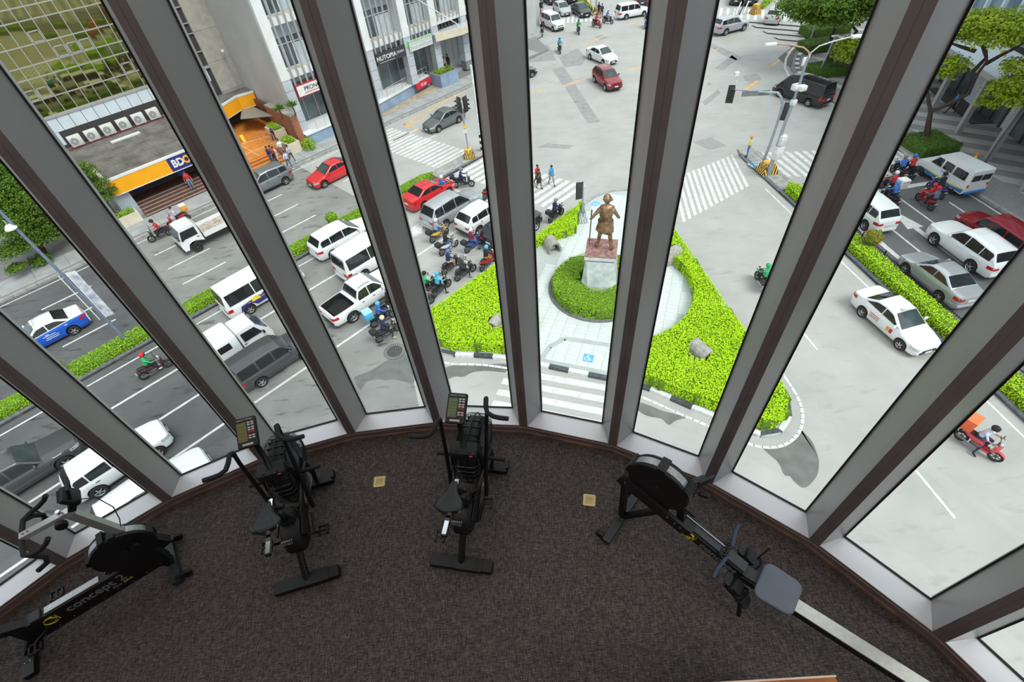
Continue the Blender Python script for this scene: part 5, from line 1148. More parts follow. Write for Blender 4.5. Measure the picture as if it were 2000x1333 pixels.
def f_bar():
    mb = MB(); mb.tube([(.30, .36, 1.03), (.36, .2, 1.04), (.42, .06, 1.0), (.42, -.06, 1.0), (.36, -.2, 1.04), (.30, -.36, 1.03)], .014, 6)
    for s in (1, -1): mb.tube([(.30, s*.36, 1.03), (.33, s*.25, 1.035)], .019, 6); mb.tube([(.36, s*.2, 1.03), (.38, s*.22, 1.18)], .006, 5)
    return mb
def f_fork():
    mb = MB()
    for s in (1, -1): mb.tube([(.66, s*.07, .27), (.50, s*.07, .72)], .02, 6)
    mb.tube([(.50, 0, .66), (.42, 0, 1.0)], .025, 6); return mb
def motorcycle(label, rear, front, col, box=None, cat='motorcycle', group='motorcycles in the traffic', boxtxt=None, ped=None):
    g0, g1 = (Vector(G(*rear)) if len(rear) == 2 and not isinstance(rear, Vector) else rear), (Vector(G(*front)) if len(front) == 2 else front)
    d = g1-g0; a = math.atan2(d.y, d.x); mid = (g0+g1)/2
    o = thing('motorcycle', label, cat, (mid.x, mid.y, 0), a, group); cm = paint('bike_paint_%02d%02d%02d' % tuple(int(99*c) for c in col), col, 0, .3)
    def pt(nm, key, f, m, loc=None):
        x = link(nm, mc(key, f, m), o, loc)
        if m is None or x.data.materials[0] is not m: x.material_slots[0].link = 'OBJECT'; x.material_slots[0].material = m
        return x
    ty = mc('mtyre', lambda: MB().lathe([(.20, -.045), (.25, -.05), (.275, -.02), (.275, .02), (.25, .05), (.20, .045), (.20, -.045)], (0, 0, 0), 'Y', 20), m_tire)
    def rimf():
        mb = MB(); mb.lathe([(.17, -.03), (.20, -.035), (.20, .035), (.17, .03), (.17, -.03)], (0, 0, 0), 'Y', 20); mb.lathe([(.001, -.05), (.045, -.05), (.045, .05), (.001, .05)], (0, 0, 0), 'Y', 10)
        for i in range(6): mb.box((.10*math.cos(i*PI/3), 0, .10*math.sin(i*PI/3)), (.15, .03, .025), ry=-i*PI/3)
        return mb
    for nm, x in (('front_wheel', .66), ('rear_wheel', -.62)):
        e = link(nm, None, o, (x, 0, .275)); e.empty_display_size = .05; link('tyre', ty, e); link('rim', mc('mrim', rimf, m_rimd), e)
    pt('tail_body', 'mtail', f_body, cm); pt('leg_shield', 'mshield', f_shield, cm)
    pt('seat', 'mseat', lambda: loft(MB(), [sec(.10, .06, .68, .76), sec(0, .11, .70, .79), sec(-.3, .14, .72, .80), sec(-.36, .13, .74, .85), sec(-.62, .10, .76, .87), sec(-.70, .05, .78, .85)]), m_seatm)
    pt('handlebar', 'mbar', f_bar, m_trim); pt('fork', 'mfork', f_fork, m_eng)
    pt('front_fender', 'mfend', lambda: MB().lathe([(.285, -.06), (.30, 0), (.285, .06)], (.66, 0, .275), 'Y', 10, R(25), R(170)), cm)
    pt('headlight', 'mheadl', lambda: MB().ball((.50, 0, .98), .095, 10, 6, (.8, 1.1, .8)), m_head); pt('engine', 'meng', lambda: MB().rbox((-.08, 0, .33), (.42, .26, .2), .05), m_eng)
    pt('exhaust', 'mexh', lambda: MB().tube([(.05, -.13, .25), (-.25, -.17, .27), (-.75, -.19, .40)], [.025, .04, .055], 8), m_eng)
    pt('tail_light', 'mtl', lambda: MB().rbox((-.79, 0, .72), (.05, .14, .06), .015), m_tail); pt('number_plate', 'mpl', lambda: MB().box((-.84, 0, .56), (.015, .20, .13), ry=R(-20)), m_plate)
    pt('rear_mudguard', 'mmg', lambda: MB().beam((-.70, 0, .66), (-.86, 0, .48), .12, .02), m_trim)
    for s in (1, -1): link('mirror', mc('mmir', lambda: MB().rbox((0, 0, 0), (.03, .12, .07), .012), m_trim), o, (.38, s*.24, 1.19))
    if box:
        if box[0] == 'top': link('top_case', mc('mtop', lambda: MB().rbox((-.82, 0, .98), (.38, .42, .26), .06), m_trim), o); link('rack', mc('mrack', lambda: MB().box((-.74, 0, .85), (.40, .24, .02)), m_trim), o)
        else:
            s = box[2]; b = MB(); b.rbox((-.78, 0, .90+s*.45), (s*.9, s, s*.9), .03); bo = b.build('delivery_box', cloth(box[1]), o, 40); MB().rbox((-.78, 0, .90+s*.92), (s*.92, s*1.02, s*.06), .02).build('box_lid', cloth(box[3]), bo); link('rack', mc('mrack', lambda: MB().box((-.74, 0, .85), (.40, .24, .02)), m_trim), o)
            if len(box) > 4:                                     # printed lines on the back and side of the box
                for k, (wd, hh, m_) in enumerate(((.22, .05, RED), (.20, .05, BLK), (.40, .012, GRY), (.40, .012, GRY), (.40, .012, GRY), (.36, .012, GRY))):
                    yy = (.12, -.12, 0, 0, 0, 0)[k]; zz = .90+s*.45+(.17, .17, .07, .02, -.03, -.08)[k]
                    MB().box((-.78-s*.455, yy, zz), (.006, wd, hh)).build('box_print', cloth(m_), bo); MB().box((-.78-yy*.9, s*.503, zz), (wd, .006, hh)).build('box_print', cloth(m_), bo)
    return o, (mid.x, mid.y, 0), math.degrees(a)
def rider(bike, label, ps, shirt, pants, helmet, shoes=BLK, dx=0.0):
    o, l, a = bike; return person(label, ps, (l[0]+dx*math.cos(R(a)), l[1]+dx*math.sin(R(a)), 0), a, shirt, pants, helmet, shoes=shoes, group='riders on the motorcycles')
M = motorcycle
WB, KB, RB_, BB = (.70, .70, .72), (.02, .02, .024), (.50, .02, .03), (.03, .10, .45)
rider(M('yellow and white scooter behind the silver minivan', (846, 475), (872, 458), (.75, .45, .05), ('top',)), 'rider in a white helmet on the yellow scooter', 'ride', (.35, .38, .45), JEAN, WHT)
rider(M('white scooter with black top case among the waiting motorcycles', (863, 501), (892, 481), WB, ('top',)), 'rider in black on the white scooter', 'ride', BLK, JEAN, BLK)
rider(M('blue motorcycle with black top case behind the white crossover', (915, 494), (938, 478), BB, ('top',)), 'rider in a maroon vest and white helmet on the blue motorcycle', 'ride_foot_down', MAR, JEAN, WHT)
rider(M('black scooter left of the grey helmeted rider', (869, 538), (897, 518), KB), 'rider with blue and white helmet and khaki trousers', 'ride', NAV, KHA, (.10, .18, .50))
rider(M('black scooter with a pale green side stripe', (897, 548), (923, 532), KB), 'rider in grey helmet with a blue shoe down on the road', 'ride_foot_down', (.05, .05, .06), BLK, GRY, (.05, .30, .60))
rider(M('dark motorcycle of the green jacketed rider by the frame', (824, 580), (852, 562), KB), 'rider in a green jacket beside the window frame', 'ride', GRN, BLK, BLK)
rider(M('black scooter nearest the left hedge', (850, 582), (876, 561), KB), 'rider in a light blue jacket and light blue helmet', 'ride_foot_down', CYN, BLK, CYN)
rider(M('red scooter beside the left hedge', (944, 529), (966, 511), RB_), 'rider in black with cyan sleeves and brown trousers on the red scooter', 'ride', BLK, BRN, CYN)
rider(M('dark motorcycle on the crossing ahead of the silver minivan', (893, 367), (919, 365), KB, ('top',)), 'rider in a navy jacket on the crossing by the median', 'ride', NAV, NAV, GRY)
rider(M('black motorcycle with top case at the tip of the narrow hedge', (1078, 434), (1094, 422), KB, ('top',)), 'rider in navy waiting at the tip of the narrow hedge', 'ride', NAV, BLK, GRY)
rider(M('delivery motorcycle with a sky blue box beside the white pickup', (735, 639), (768, 621), KB, ('box', CYN, .55, (.35, .75, .90))), 'delivery rider in a blue jacket with cyan and black helmet', 'ride', BLU, BLK, CYN)
rider(M('big black scooter with top case above the manhole', (745, 668), (777, 647), KB, ('top',)), 'rider in navy with cream helmet and a yellow shoe', 'ride_foot_down', NAV, BLK, (.75, .68, .48), (.75, .62, .15))
rider(M('dark motorcycle half hidden behind the frame beside the pickup', (752, 612), (785, 594), KB), 'rider with grey and red helmet half hidden by the frame', 'ride', BLK, BLK, (.25, .22, .22))
M('dark motorcycle showing only a wheel beside the left hedge', (812, 613), (842, 594), KB)
rider(M('red motorcycle half hidden by the frame near the crossing', (947, 391), (969, 377), RB_), 'rider in red half hidden by the frame near the crossing', 'ride', RED, BLK, BLK)
rider(M('motorcycle between the red sedan and the silver minivan', (858, 388), (879, 374), KB), 'rider in blue with a white helmet behind the red sedan', 'ride', BLU, JEAN, WHT)
rider(M('dark red striped scooter riding up the avenue at the left', (292, 738), (327, 719), (.06, .02, .02)), 'rider in a green jacket and red helmet on the avenue', 'ride', GRN, BLK, RED, WHT)
rider(M('black and white motorcycle parked at the bank sidewalk', (333, 460), (303, 472), KB), 'rider in a red shirt sitting on the motorcycle at the bank sidewalk', 'ride_short', RED, BLK, BLK)
M('red motorcycle with an orange delivery box parked in front of the bank', (370, 431), (337, 445), (.45, .03, .05), ('box', (.80, .35, .05), .5, (.80, .72, .60)))
for r_, f_, col, sh, he, lb in (((1031, 24), (1029, 33), BB, CYN, BLU, 'in blue at the far left of the far crossing'), ((1057, 26), (1058, 36), (.6, .1, .2), NAV, BLK, 'in navy on a pink motorcycle beyond the far crossing'), ((1058, 62), (1060, 76), KB, BLK, RED, 'in black with a red helmet near the far crossing'), ((1091, 97), (1095, 108), KB, CYN, CYN, 'in light blue alone in the junction'), ((1127, 60), (1132, 71), KB, GRN, GRY, 'in green riding into the junction')):
    rider(M('motorcycle of the rider '+lb, r_, f_, col), 'rider '+lb, 'ride', sh, BLK, he)
b_ = M('red motorcycle carrying two beyond the junction', (1159, 52), (1171, 55), RB_); rider(b_, 'rider in red in front of a passenger in white', 'ride', RED, BLK, RED); rider(b_, 'passenger in white behind the rider in red', 'ride', WHT, BLK, WHT, dx=-.38)
rider(M('dark scooter beside the white wagon at the far side', (1180, 45), (1193, 47), KB), 'rider in blue with white helmet beside the white wagon', 'ride', BLU, GRY, WHT)
rider(M('dark blue motorcycle cut by the frame right of the junction', (1264, 45), (1258, 64), BB), 'rider in black cut by the frame right of the junction', 'ride', BLK, BLK, BLU)
rider(M('dark motorcycle at the stop line, left of the jeep van', (1757, 352), (1742, 338), KB), 'rider in a blue jacket and grey helmet left of the jeep van', 'ride', BLU, BLK, GRY)
rider(M('black motorcycle at the stop line, closest to the jeep van', (1775, 350), (1760, 337), KB, ('top',)), 'rider in a red jacket and blue helmet closest to the jeep van', 'ride', RED, BLK, BLU)
rider(M('delivery motorcycle with a big white box on the right street', (1741, 384), (1722, 370), KB, ('box', (.75, .75, .76), .6, (.80, .80, .80), 1)), 'delivery rider in red jacket and white helmet', 'ride', RED, NAV, WHT)
rider(M('dark scooter ahead of the white minivan on the right street', (1742, 404), (1724, 390), KB), 'rider in blue with a blue helmet ahead of the white minivan', 'ride', BLU, BLK, (.08, .30, .70))
b_ = M('red motorcycle carrying two in front of the dark red wagon', (1815, 412), (1790, 392), RB_); rider(b_, 'rider in red jacket and red helmet in the right street', 'ride', RED, MAR, RED); rider(b_, 'passenger in slate blue behind the red helmeted rider', 'ride', (.12, .15, .25), BLK, RED, dx=-.38)
rider(M('blue and black motorcycle beside the jeep van', (1838, 392), (1808, 368), BB), 'rider in black leaning forward beside the jeep van', 'ride', BLK, BLK, BLK)
rider(M('red delivery motorcycle riding down the right street', (1877, 862), (1927, 893), (.62, .05, .06), ('box', (.78, .14, .05), .62, (.75, .20, .08))), 'delivery rider in a pale blue shirt and dark helmet', 'ride_short', (.55, .60, .75), NAV, BLK)
rider(M('delivery motorcycle with a green box showing beside the frame', (1494, 571), (1478, 548), KB, ('box', GRN, .5, GRN)), 'delivery rider in green half hidden by the frame', 'ride', GRN, BLK, GRN)
# people on foot
person('man in a red shirt crossing behind a woman in black', 'walk', G(1050, 361), -60, RED, BLK)
person('woman in a black dress on the crossing', 'dress', G(1053, 369), -50, BLK, BLK)
person('man in a bright blue shirt and grey trousers on the crossing', 'walk', G(1077, 362), -70, (.05, .30, .62), GRY)
person('traffic guard in a yellow shirt and orange hat on the median nose', 'stand', G(1458, 307, .17), 150, YEL, BLU, hat=(.80, .35, .08))
person('man in a red shirt and dark jacket on the bank steps', 'stand', P(8.3, 47.12, .45), -60, RED, (.20, .24, .36))
person('man in a white shirt standing by the orange delivery box', 'phone', G(356, 441, .15), -150, LAV, BLK)
for px, z, a, sh, pa, lb, ps in (((535, 322), .60, -120, NAV, JEAN, 'man in navy on the orange steps', 'stand'), ((541, 320), .45, -100, (.45, .08, .06), BLK, 'woman in rust red on the orange steps', 'stand'), ((546, 321), .30, -90, PNK, PNK, 'woman in pale pink on the orange steps', 'dress'), ((556, 306), .16, -60, WHT, GRY, 'man in white at the foot of the ramp railing', 'walk'), ((573, 318), .16, -40, (.42, .44, .52), (.05, .07, .07), 'woman in a striped grey top walking on the sidewalk', 'walk'), ((568, 330), .16, -50, (.50, .56, .72), JEAN, 'man in a pale checked shirt and jeans walking on the sidewalk', 'walk')):
    person(lb, ps, G(px[0], px[1], z), a, sh, pa, shoes=WHT if 'walking' in lb else BLK)
person('man in dark clothes bending on the orange terrace', 'bend', G(537, 274, .9), -60, (.30, .31, .34), BLK)
person('woman in pale pink sitting out under the building arcade', 'stand', P(39.0, 48.9, .45), -110, PNK, BLK); person('man in black next to the planter under the arcade', 'stand', P(39.8, 49.1, .45), -120, BLK, BLK)
person('guard in dark uniform at the far corner, left one', 'stand', G(1169, 32), -120, BLK, NAV); person('guard in dark uniform at the far corner, right one', 'stand', G(1175, 35), -100, NAV, BLK)
person('man in a blue shirt walking over the striped plaza', 'walk', G(1854, 222, .12), 150, (.06, .28, .75), BLK)
# bronze figure of the monument, leaning on a staff
m_bronzeS = mat('aged_bronze', (0.40, 0.24, 0.14), 0.42, 0.5, 0.4, 5, col2=(0.15, 0.085, 0.05), detail=6)
c_, h_, e_ = body((0, 0, .95), (0.02, 0, 1.28), (0.02, 0, 1.46), (0.05, -.02, 1.61), (0, .09, .92), (0, -.09, .92), (-.06, .33, 1.10), (.02, -.32, 1.08), (.10, .36, .96), (.22, -.20, 1.18), (.12, .12, .50), (-.02, -.14, .49), (.06, .17, .09), (-.06, -.20, .09), (.22, .22, .045), (.12, -.25, .045))
c_ += [((0, .05, .82), (0, -.05, .82), .16, .16, PA), ((0.0, .08, .70), (-.02, -.08, .68), .155, .15, PA), ((0.02, 0, 1.70), (-.03, 0, 1.66), .10, .10, HA), ((-.02, 0, 1.15), (.02, 0, 1.32), .15, .17, SH)]
st_me = figure('bronze_figure', c_, 0.02, h_, e_, 1.50)
so = thing('bronze_statue', 'bronze statue of a standing man with a staff, seen from behind', 'statue', (5.78, 22.5, 0.15+PH+0.005), R(74)); so.scale = (1.28, 1.42, 1.28)
fo = link('figure', st_me, so)
for i in range(5): fo.material_slots[i].link = 'OBJECT'; fo.material_slots[i].material = m_bronzeS
MB().tube([(.28, .60, 0), (.17, .56, 1.5), (.16, .55, 1.85)], [.022, .026, .032], 8).build('staff', m_bronzeS, so, 50)
kl = MB(); n = 20                                                        # wrapped cloth hanging from the waist
rings_ = [[((.155+.035*t)*1.5*math.cos(2*PI*i/n)*1.0, (.185+.045*t)*1.5*math.sin(2*PI*i/n), 1.5*(.98-.30*t)+(.05*math.sin(5*2*PI*i/n+2*t) if t > .3 else 0)) for i in range(n)] for t in (0, .3, .65, 1.0)]
loft(kl, [[(x*(1+.06*math.sin(7*2*PI*i/n+k)), y*(1+.06*math.sin(7*2*PI*i/n+k)), z) for i, (x, y, z) in enumerate(r_)] for k, r_ in enumerate(rings_)]); kl.build('wrap', m_bronzeS, so, 60)
MB().lathe([(.285, 0), (.30, .03), (.285, .07)], (0, 0, 1.44), 'Z', 20).build('belt', m_bronzeS, so, 60)
MB().tube([(.05-.15*math.cos(R(a)), -.03+.155*math.sin(R(a)), 2.46+.02*math.cos(R(a*2))) for a in range(0, 360, 24)]+[(-.1, -.03, 2.46)], .035, 6).build('headband', m_bronzeS, so, 60)
# ================================================================== buildings
m_gold = mat('gold_mirror_glass', (0.27, 0.255, 0.10), 0.03, 0.95, 0.04, 0.5)
m_fr = mat('anodised_frame', (0.42, 0.41, 0.40), 0.45, 0.3, 0.06)
m_wpan = mat('pale_spandrel_panel', (0.62, 0.68, 0.73), 0.35, 0, 0.04, 1.0)
m_dk = mat('dark_recess', (0.05, 0.045, 0.045), 0.8, 0, 0.2)
m_prec = mat('precast_stone', (0.42, 0.38, 0.34), 0.85, 0, 0.1, 2)
m_roofm = mat('weathered_roof_felt', (0.20, 0.185, 0.17), 0.9, 0, 0.3, 0.8, col2=(0.11, 0.10, 0.09), detail=6)
m_or = mat('orange_sign_panel', (0.93, 0.40, 0.01), 0.35, 0, 0.03, 1.0)
m_navy_s = mat('navy_sign_panel', (0.03, 0.03, 0.17), 0.35, 0, 0.05)
m_wh = mat('white_building_paint', (0.72, 0.72, 0.72), 0.7, 0, 0.05, 0.8)
m_gwall = mat('grey_rendered_wall', (0.46, 0.46, 0.46), 0.85, 0, 0.10, 0.25, detail=6)
m_tilec = mat('grey_cladding_tile', (0.47, 0.50, 0.54), 0.45, 0, 0.08, 1.0)
m_wing = mat('office_window_glass', (0.10, 0.13, 0.14), 0.08, 0, 0.35, 0.7)
m_curt = mat('pale_curtain', (0.55, 0.62, 0.66), 0.8, 0, 0.1, 3)
m_brn = mat('red_brown_tile', (0.15, 0.055, 0.035), 0.6, 0, 0.25, 3)
m_stp = mat('step_nosing', (0.30, 0.29, 0.27), 0.7, 0, 0.1)
m_ter = mat('orange_terrace_tile', (0.66, 0.24, 0.05), 0.35, 0, 0.12, 1.5)
m_crm = mat('cream_planter', (0.66, 0.58, 0.46), 0.75, 0, 0.08, 2)
m_bluw = mat('blue_grey_base_wall', (0.25, 0.33, 0.45), 0.8, 0, 0.15, 1.0)
m_ss = mat('stainless_rail', (0.6, 0.6, 0.6), 0.25, 0.9, 0.04)
def ubox(o, u0, u1, v0, v1, z0, z1, name, m):
    """block given in avenue coordinates, child of o (o sits at the origin turned to the avenue)"""
    return MB().box(((u0+u1)/2, (v0+v1)/2, (z0+z1)/2), (u1-u0, v1-v0, z1-z0)).build(name, m, o)
def upoly(o, pts, z0, z1, name, m): return MB().prism(pts, z0, z1).build(name, m, o)
def AVB_thing(name, label, cat): return thing(name, label, cat, (0, 0, 0), TH)
# glass tower behind the bank
tw = AVB_thing('office_tower', 'office tower of gold mirror glass behind the bank roof', 'building'); VT = 57.0
ubox(tw, -14, 17.0, VT+0.08, VT+14, 3.0, 30, 'core', m_dk); ubox(tw, 17.0, 19.2, VT-0.15, VT+14, 0, 30, 'stone_pier', m_prec)
for i in range(9): ubox(tw, 17.02, 19.19, VT-0.18, VT-0.14, 3.8+2.6*i, 3.8+2.6*i+2.56, 'stone_panel', m_prec)
rows = []; z = 6.2
while z < 18:
    for h in (1.24, 1.48, 0.81): rows.append((z, z+h)); z += h
pane_cache = {}
for i in range(-3, 19):
    u = 3.66+0.925*(i-3)
    if u > 16.4: continue
    for k, (a, b) in enumerate(rows):
        if u < -1.5 and b < 12: continue
        key = round(b-a, 2)
        if key not in pane_cache: pane_cache[key] = MB().box((0, 0, 0), (0.86, 0.03, key-0.07)).mesh('pane', m_gold)
        p = link('pane', pane_cache[key], tw, (u+0.4625, VT-0.01, (a+b)/2)); p.rotation_euler = (nr.normal(0, .004), 0, nr.normal(0, .004))
    ubox(tw, u-0.03, u+0.03, VT-0.10, VT+0.05, 6.1, 18.5, 'mullion', m_fr)
    if u >= 0: ubox(tw, u+0.02, u+0.905, VT-0.06, VT+0.02, 4.95, 6.02, 'spandrel_panel', m_wpan)
for a, b in rows: ubox(tw, -5, 17, VT-0.08, VT+0.05, a-0.04, a+0.04, 'transom', m_fr)
ubox(tw, -3, 17, VT-0.14, VT+0.05, 6.02, 6.16, 'ledge', m_fr)
for i, k in ((2, 1), (3, 1), (6, 3), (7, 3), (8, 3), (0, 6), (5, 4), (10, 1)):                       # vents standing ajar
    u = 3.66+0.925*(i-3); a, b = rows[k]; f = MB(); w, h = 0.80, min(b-a, 0.75)
    for x0, x1, z0, z1 in ((0.06, 0.86, 0, 0.07), (0.06, 0.86, h-0.07, h), (0.06, 0.13, 0, h), (0.79, 0.86, 0, h)): f.box((u+(x0+x1)/2, VT-0.07, a+0.05+(z0+z1)/2), (x1-x0, 0.06, z1-z0))
    f.build('vent_frame', m_fr, tw)
ubox(tw, -3, 12.4, VT-0.02, VT+0.1, 3.6, 4.95, 'recess_wall', m_dk)
for i in range(3): ubox(tw, 2.3+0.9*i, 3.15+0.9*i if i < 2 else 3.2, VT-0.06, VT, 3.9, 4.93, 'spandrel_panel', m_wpan) if i == 0 else None
# bank podium
bk = AVB_thing('bank_branch', 'low bank branch with an orange fascia and dark flat roof', 'building')
upoly(bk, [(3.15, 47.05), (11.4, 47.05), (12.3, 51.5), (15.2, 53.75), (17.5, 54.9), (19.1, 54.6), (19.1, 57.0), (-1, 57.0), (2.5, 52.3), (3.2, 51.9)], 3.3, 3.6, 'roof_slab', m_roofm)
ubox(bk, 3.3, 12.2, 49.6, 57, 0.9, 3.3, 'back_wall', m_brn)
for i in range(10):
    for j in range(6): 
        u0, v0 = 3.6+0.82*i+0.2*(j % 2), 48.0+1.35*j
        if v0 < 55.4 and u0 < 11.2: ubox(bk, u0, u0+0.80, v0, v0+1.32, 3.6, 3.612+0.012*((i*7+j*3) % 3), 'roof_sheet', m_roofm)
fasc = [((3.15, 47.0), (7.60, 47.0), m_or), ((7.60, 47.0), (9.42, 47.0), m_navy_s), ((9.42, 47.0), (11.4, 47.0), m_or), ((11.4, 47.0), (12.3, 51.5), m_or), ((12.3, 51.5), (15.2, 53.75), m_or), ((15.2, 53.75), (17.5, 54.9), m_or), ((17.5, 54.9), (19.1, 54.6), m_or), ((3.15, 51.8), (3.15, 47.0), m_or)]
def wallseg(o, a, b, z0, z1, t, name, m):
    A, B = Vector(a+(0,)), Vector(b+(0,)); n = (B-A).cross(Vector((0, 0, 1))).normalized()*t/2; return MB().prism([(A-n).xy, (B-n).xy, (B+n).xy, (A+n).xy], z0, z1).build(name, m, o)
for a, b, m in fasc:
    wallseg(bk, a, b, 2.42, 3.52, 0.16, 'fascia_panel', m); wallseg(bk, a, b, 3.52, 3.68, 0.22, 'fascia_cap', m_wh); wallseg(bk, a, b, 2.36, 2.42, 0.2, 'fascia_edge', m_wh)
for ch, u, m in (('B', 8.02, m_kwhite), ('D', 8.49, m_kwhite), ('O', 9.00, mat('orange_letter', (0.95, 0.45, 0.02), 0.4))):
    text_part('letter_'+ch.lower(), ch, 0.82, m, bk, frame((u, 46.90, 2.96), (1, 0, 0), (0, 0, 1)), 0.03, 'CENTER', 0.0, 0.85, 0.03)
ubox(bk, 2.9, 4.05, 47.3, 49.6, 0.15, 2.4, 'corner_wall', mat('pale_blue_wall', (0.36, 0.41, 0.46), 0.7, 0, 0.06)); 
for i, (v0, z1) in enumerate(((46.6, 0.30), (46.95, 0.45), (47.3, 0.60), (47.65, 0.75), (48.0, 0.90))):
    ubox(bk, 4.05, 12.0, v0+0.03, 50, 0.13, z1-0.02, 'step', m_brn); ubox(bk, 4.05, 12.0, v0, v0+0.10, z1-0.05, z1, 'step_nosing', m_stp)
for u0, u1, m in ((4.6, 5.4, MATS['navy_sign_panel']), (5.6, 7.0, m_dk), (7.1, 8.2, m_dk), (8.3, 8.9, mat('blue_poster', (0.05, 0.12, 0.45), 0.5)), (9.1, 10.6, m_dk)): ubox(bk, u0, u1, 49.5, 49.62, 0.95, 2.3, 'door_panel', m)
for u0, u1 in ((5.6, 7.2), (9.4, 10.4)): ubox(bk, u0, u1, 49.3, 49.4, 1.95, 2.2, 'yellow_sign', mat('mustard_sign', (0.55, 0.38, 0.05), 0.5))
# air-conditioner outdoor units on the roof
def condenser(u, v, z, lab, rz=0.0):
    o = thing('air_conditioner', lab, 'air conditioner', P(u, v, z), TH+rz, 'outdoor units on the bank roof')
    MB().rbox((0, 0, 0.47), (0.96, 0.40, 0.84), 0.03).build('casing', mat('ac_casing', (0.66, 0.65, 0.62), 0.5, 0, 0.05), o, 40)
    g = MB()
    for r in (0.06, 0.12, 0.18, 0.24): g.lathe([(r, -0.006), (r+0.012, -0.006), (r+0.012, 0.006), (r, 0.006), (r, -0.006)], (-0.12, -0.212, 0.47), 'Y', 20)
    g.build('fan_grille', MATS['ac_casing'], o); MB().disc((-0.12, -0.203, 0.47), 0.29, 0.012, 24, 'Y').build('fan_opening', mat('grey_fan', (0.22, 0.22, 0.22), 0.5), o); MB().disc((-0.12, -0.215, 0.47), 0.055, 0.014, 12, 'Y').build('fan_hub', m_kwhite, o)
    for s in (-1, 1): MB().box((s*0.3, 0, 0.035), (0.06, 0.36, 0.07)).build('foot', m_fr, o)
nth = ('leftmost', 'second from the left', 'third from the left', 'fourth from the left', 'fifth from the left', 'rightmost')
for i in range(6): condenser(3.80+1.30*i, 56.2, 3.72, 'white outdoor unit on the bank roof, %s of six' % nth[i])
be_ = AVB_thing('unit_rail', 'dark red steel rail under the row of outdoor units', 'rail'); MB().beam((3.0, 56.2, 3.66), (11.0, 56.2, 3.66), 0.3, 0.09).build('bar', mat('dark_red_steel', (0.17, 0.03, 0.03), 0.6), be_)
for i in range(9): MB().box((3.3+0.92*i, 56.2, 3.61), (0.12, 0.3, 0.03)).build('foot', m_fr, be_)
lf = AVB_thing('light_fitting', 'long discarded white light fitting lying on the bank roof', 'light fitting'); MB().box((7.0, 54.4, 3.68), (2.4, 0.45, 0.10)).build('tray', MATS['ac_casing'], lf); MB().box((7.0, 54.4, 3.74), (2.3, 0.2, 0.03)).build('reflector', m_kwhite, lf)
condenser(14.6, 56.3, 3.6, 'white outdoor unit standing near the end of the stone pier, left one', R(90)); condenser(15.5, 56.1, 3.6, 'white outdoor unit standing near the end of the stone pier, right one', R(90))
# orange terrace beside the bank
te = AVB_thing('terrace', 'orange tiled terrace with steps beside the bank', 'terrace')
upoly(te, [(12.3, 47.0), (16.1, 47.0), (18.9, 47.6), (18.9, 57), (12.3, 57)], 0.14, 0.90, 'floor_block', m_ter)
for i, (v0, z1) in enumerate(((45.5, 0.30), (45.9, 0.45), (46.3, 0.60), (46.65, 0.75))):
    ubox(te, 12.6, 16.2, v0, 47.0, 0.14, z1, 'step', m_ter); ubox(te, 12.6, 16.2, v0-0.01, v0+0.12, z1-0.02, z1+0.012, 'step_nosing', m_brn)
for a, b in (((12.4, 48.5), (18.8, 48.5)), ((13.2, 51.5), (17.5, 50.3)), ((14.6, 47.1), (14.6, 52))): wallseg(te, a, b, 0.895, 0.906, 0.06, 'tile_line', m_crm)
ubox(te, 12.3, 18.9, 56.5, 57.0, 0.9, 3.3, 'entrance_wall', m_dk); wallseg(te, (18.9, 49.0), (18.9, 57), 0.9, 3.0, 0.2, 'side_wall', m_brn)
upoly(te, [(16.2, 52.6), (18.45, 50.4), (18.45, 54.3), (17.4, 54.8)], 2.35, 2.42, 'glass_canopy', mat('grey_canopy', (0.22, 0.24, 0.23), 0.3, 0, 0.1))
for (a, b) in (((16.3, 46.0), (16.3, 49.5)), ((17.0, 46.0), (17.0, 49.5))):
    rl_ = MB(); 
    for z in (0.55, 0.95): rl_.tube([(a[0], a[1], 0.2+z), (b[0], b[1], 0.9+z)], 0.022, 6)
    for t in (0, .33, .66, 1): v = a[1]+(b[1]-a[1])*t; rl_.tube([(a[0], v, 0.2+0.7*t), (a[0], v, 1.15+0.7*t)], 0.02, 6)
    rl_.build('ramp_railing', m_ss, te)
def planter(u0, u1, v0, v1, z0, z1, lab, nm='planter'):
    o = thing(nm, lab, 'planter', P((u0+u1)/2, (v0+v1)/2, z0), TH); w, d, h = u1-u0, v1-v0, z1-z0
    b = MB()
    for c, s_ in (((0, d/2-.08, h/2), (w, .16, h)), ((0, -d/2+.08, h/2), (w, .16, h)), ((w/2-.08, 0, h/2), (.16, d-.32, h)), ((-w/2+.08, 0, h/2), (.16, d-.32, h)), ((0, 0, h*0.4), (w-.3, d-.3, h*0.75))): b.box(c, s_)
    b.build('box', m_crm if nm == 'planter' else m_bluw, o)
    n = int(w*d*260); pos = np.column_stack([nr.uniform(-w/2+.15, w/2-.15, n), nr.uniform(-d/2+.15, d/2-.15, n), nr.uniform(h*0.75, h+0.3, n)]); v, q = leaf_quads(pos, np.tile([0, 0, 1.0], (n, 1)), 0.14, 0.8)
    tag(link('leaves', fast_mesh('leaves', v, q, L_GREEN if nm == 'planter' else L_YTREE), o), kind='stuff'); return o
planter(11.3, 12.55, 45.6, 48.0, 0.15, 1.25, 'cream planter on the left of the orange steps'); planter(17.1, 18.3, 46.2, 48.2, 0.15, 1.1, 'cream planter on the right of the terrace ramp'); planter(17.3, 18.4, 48.6, 50.6, 0.9, 1.7, 'cream planter up on the terrace by the brick pillar')
planter(1.9, 3.7, 46.4, 47.4, 0.15, 0.95, 'cream planter at the left corner of the bank steps')
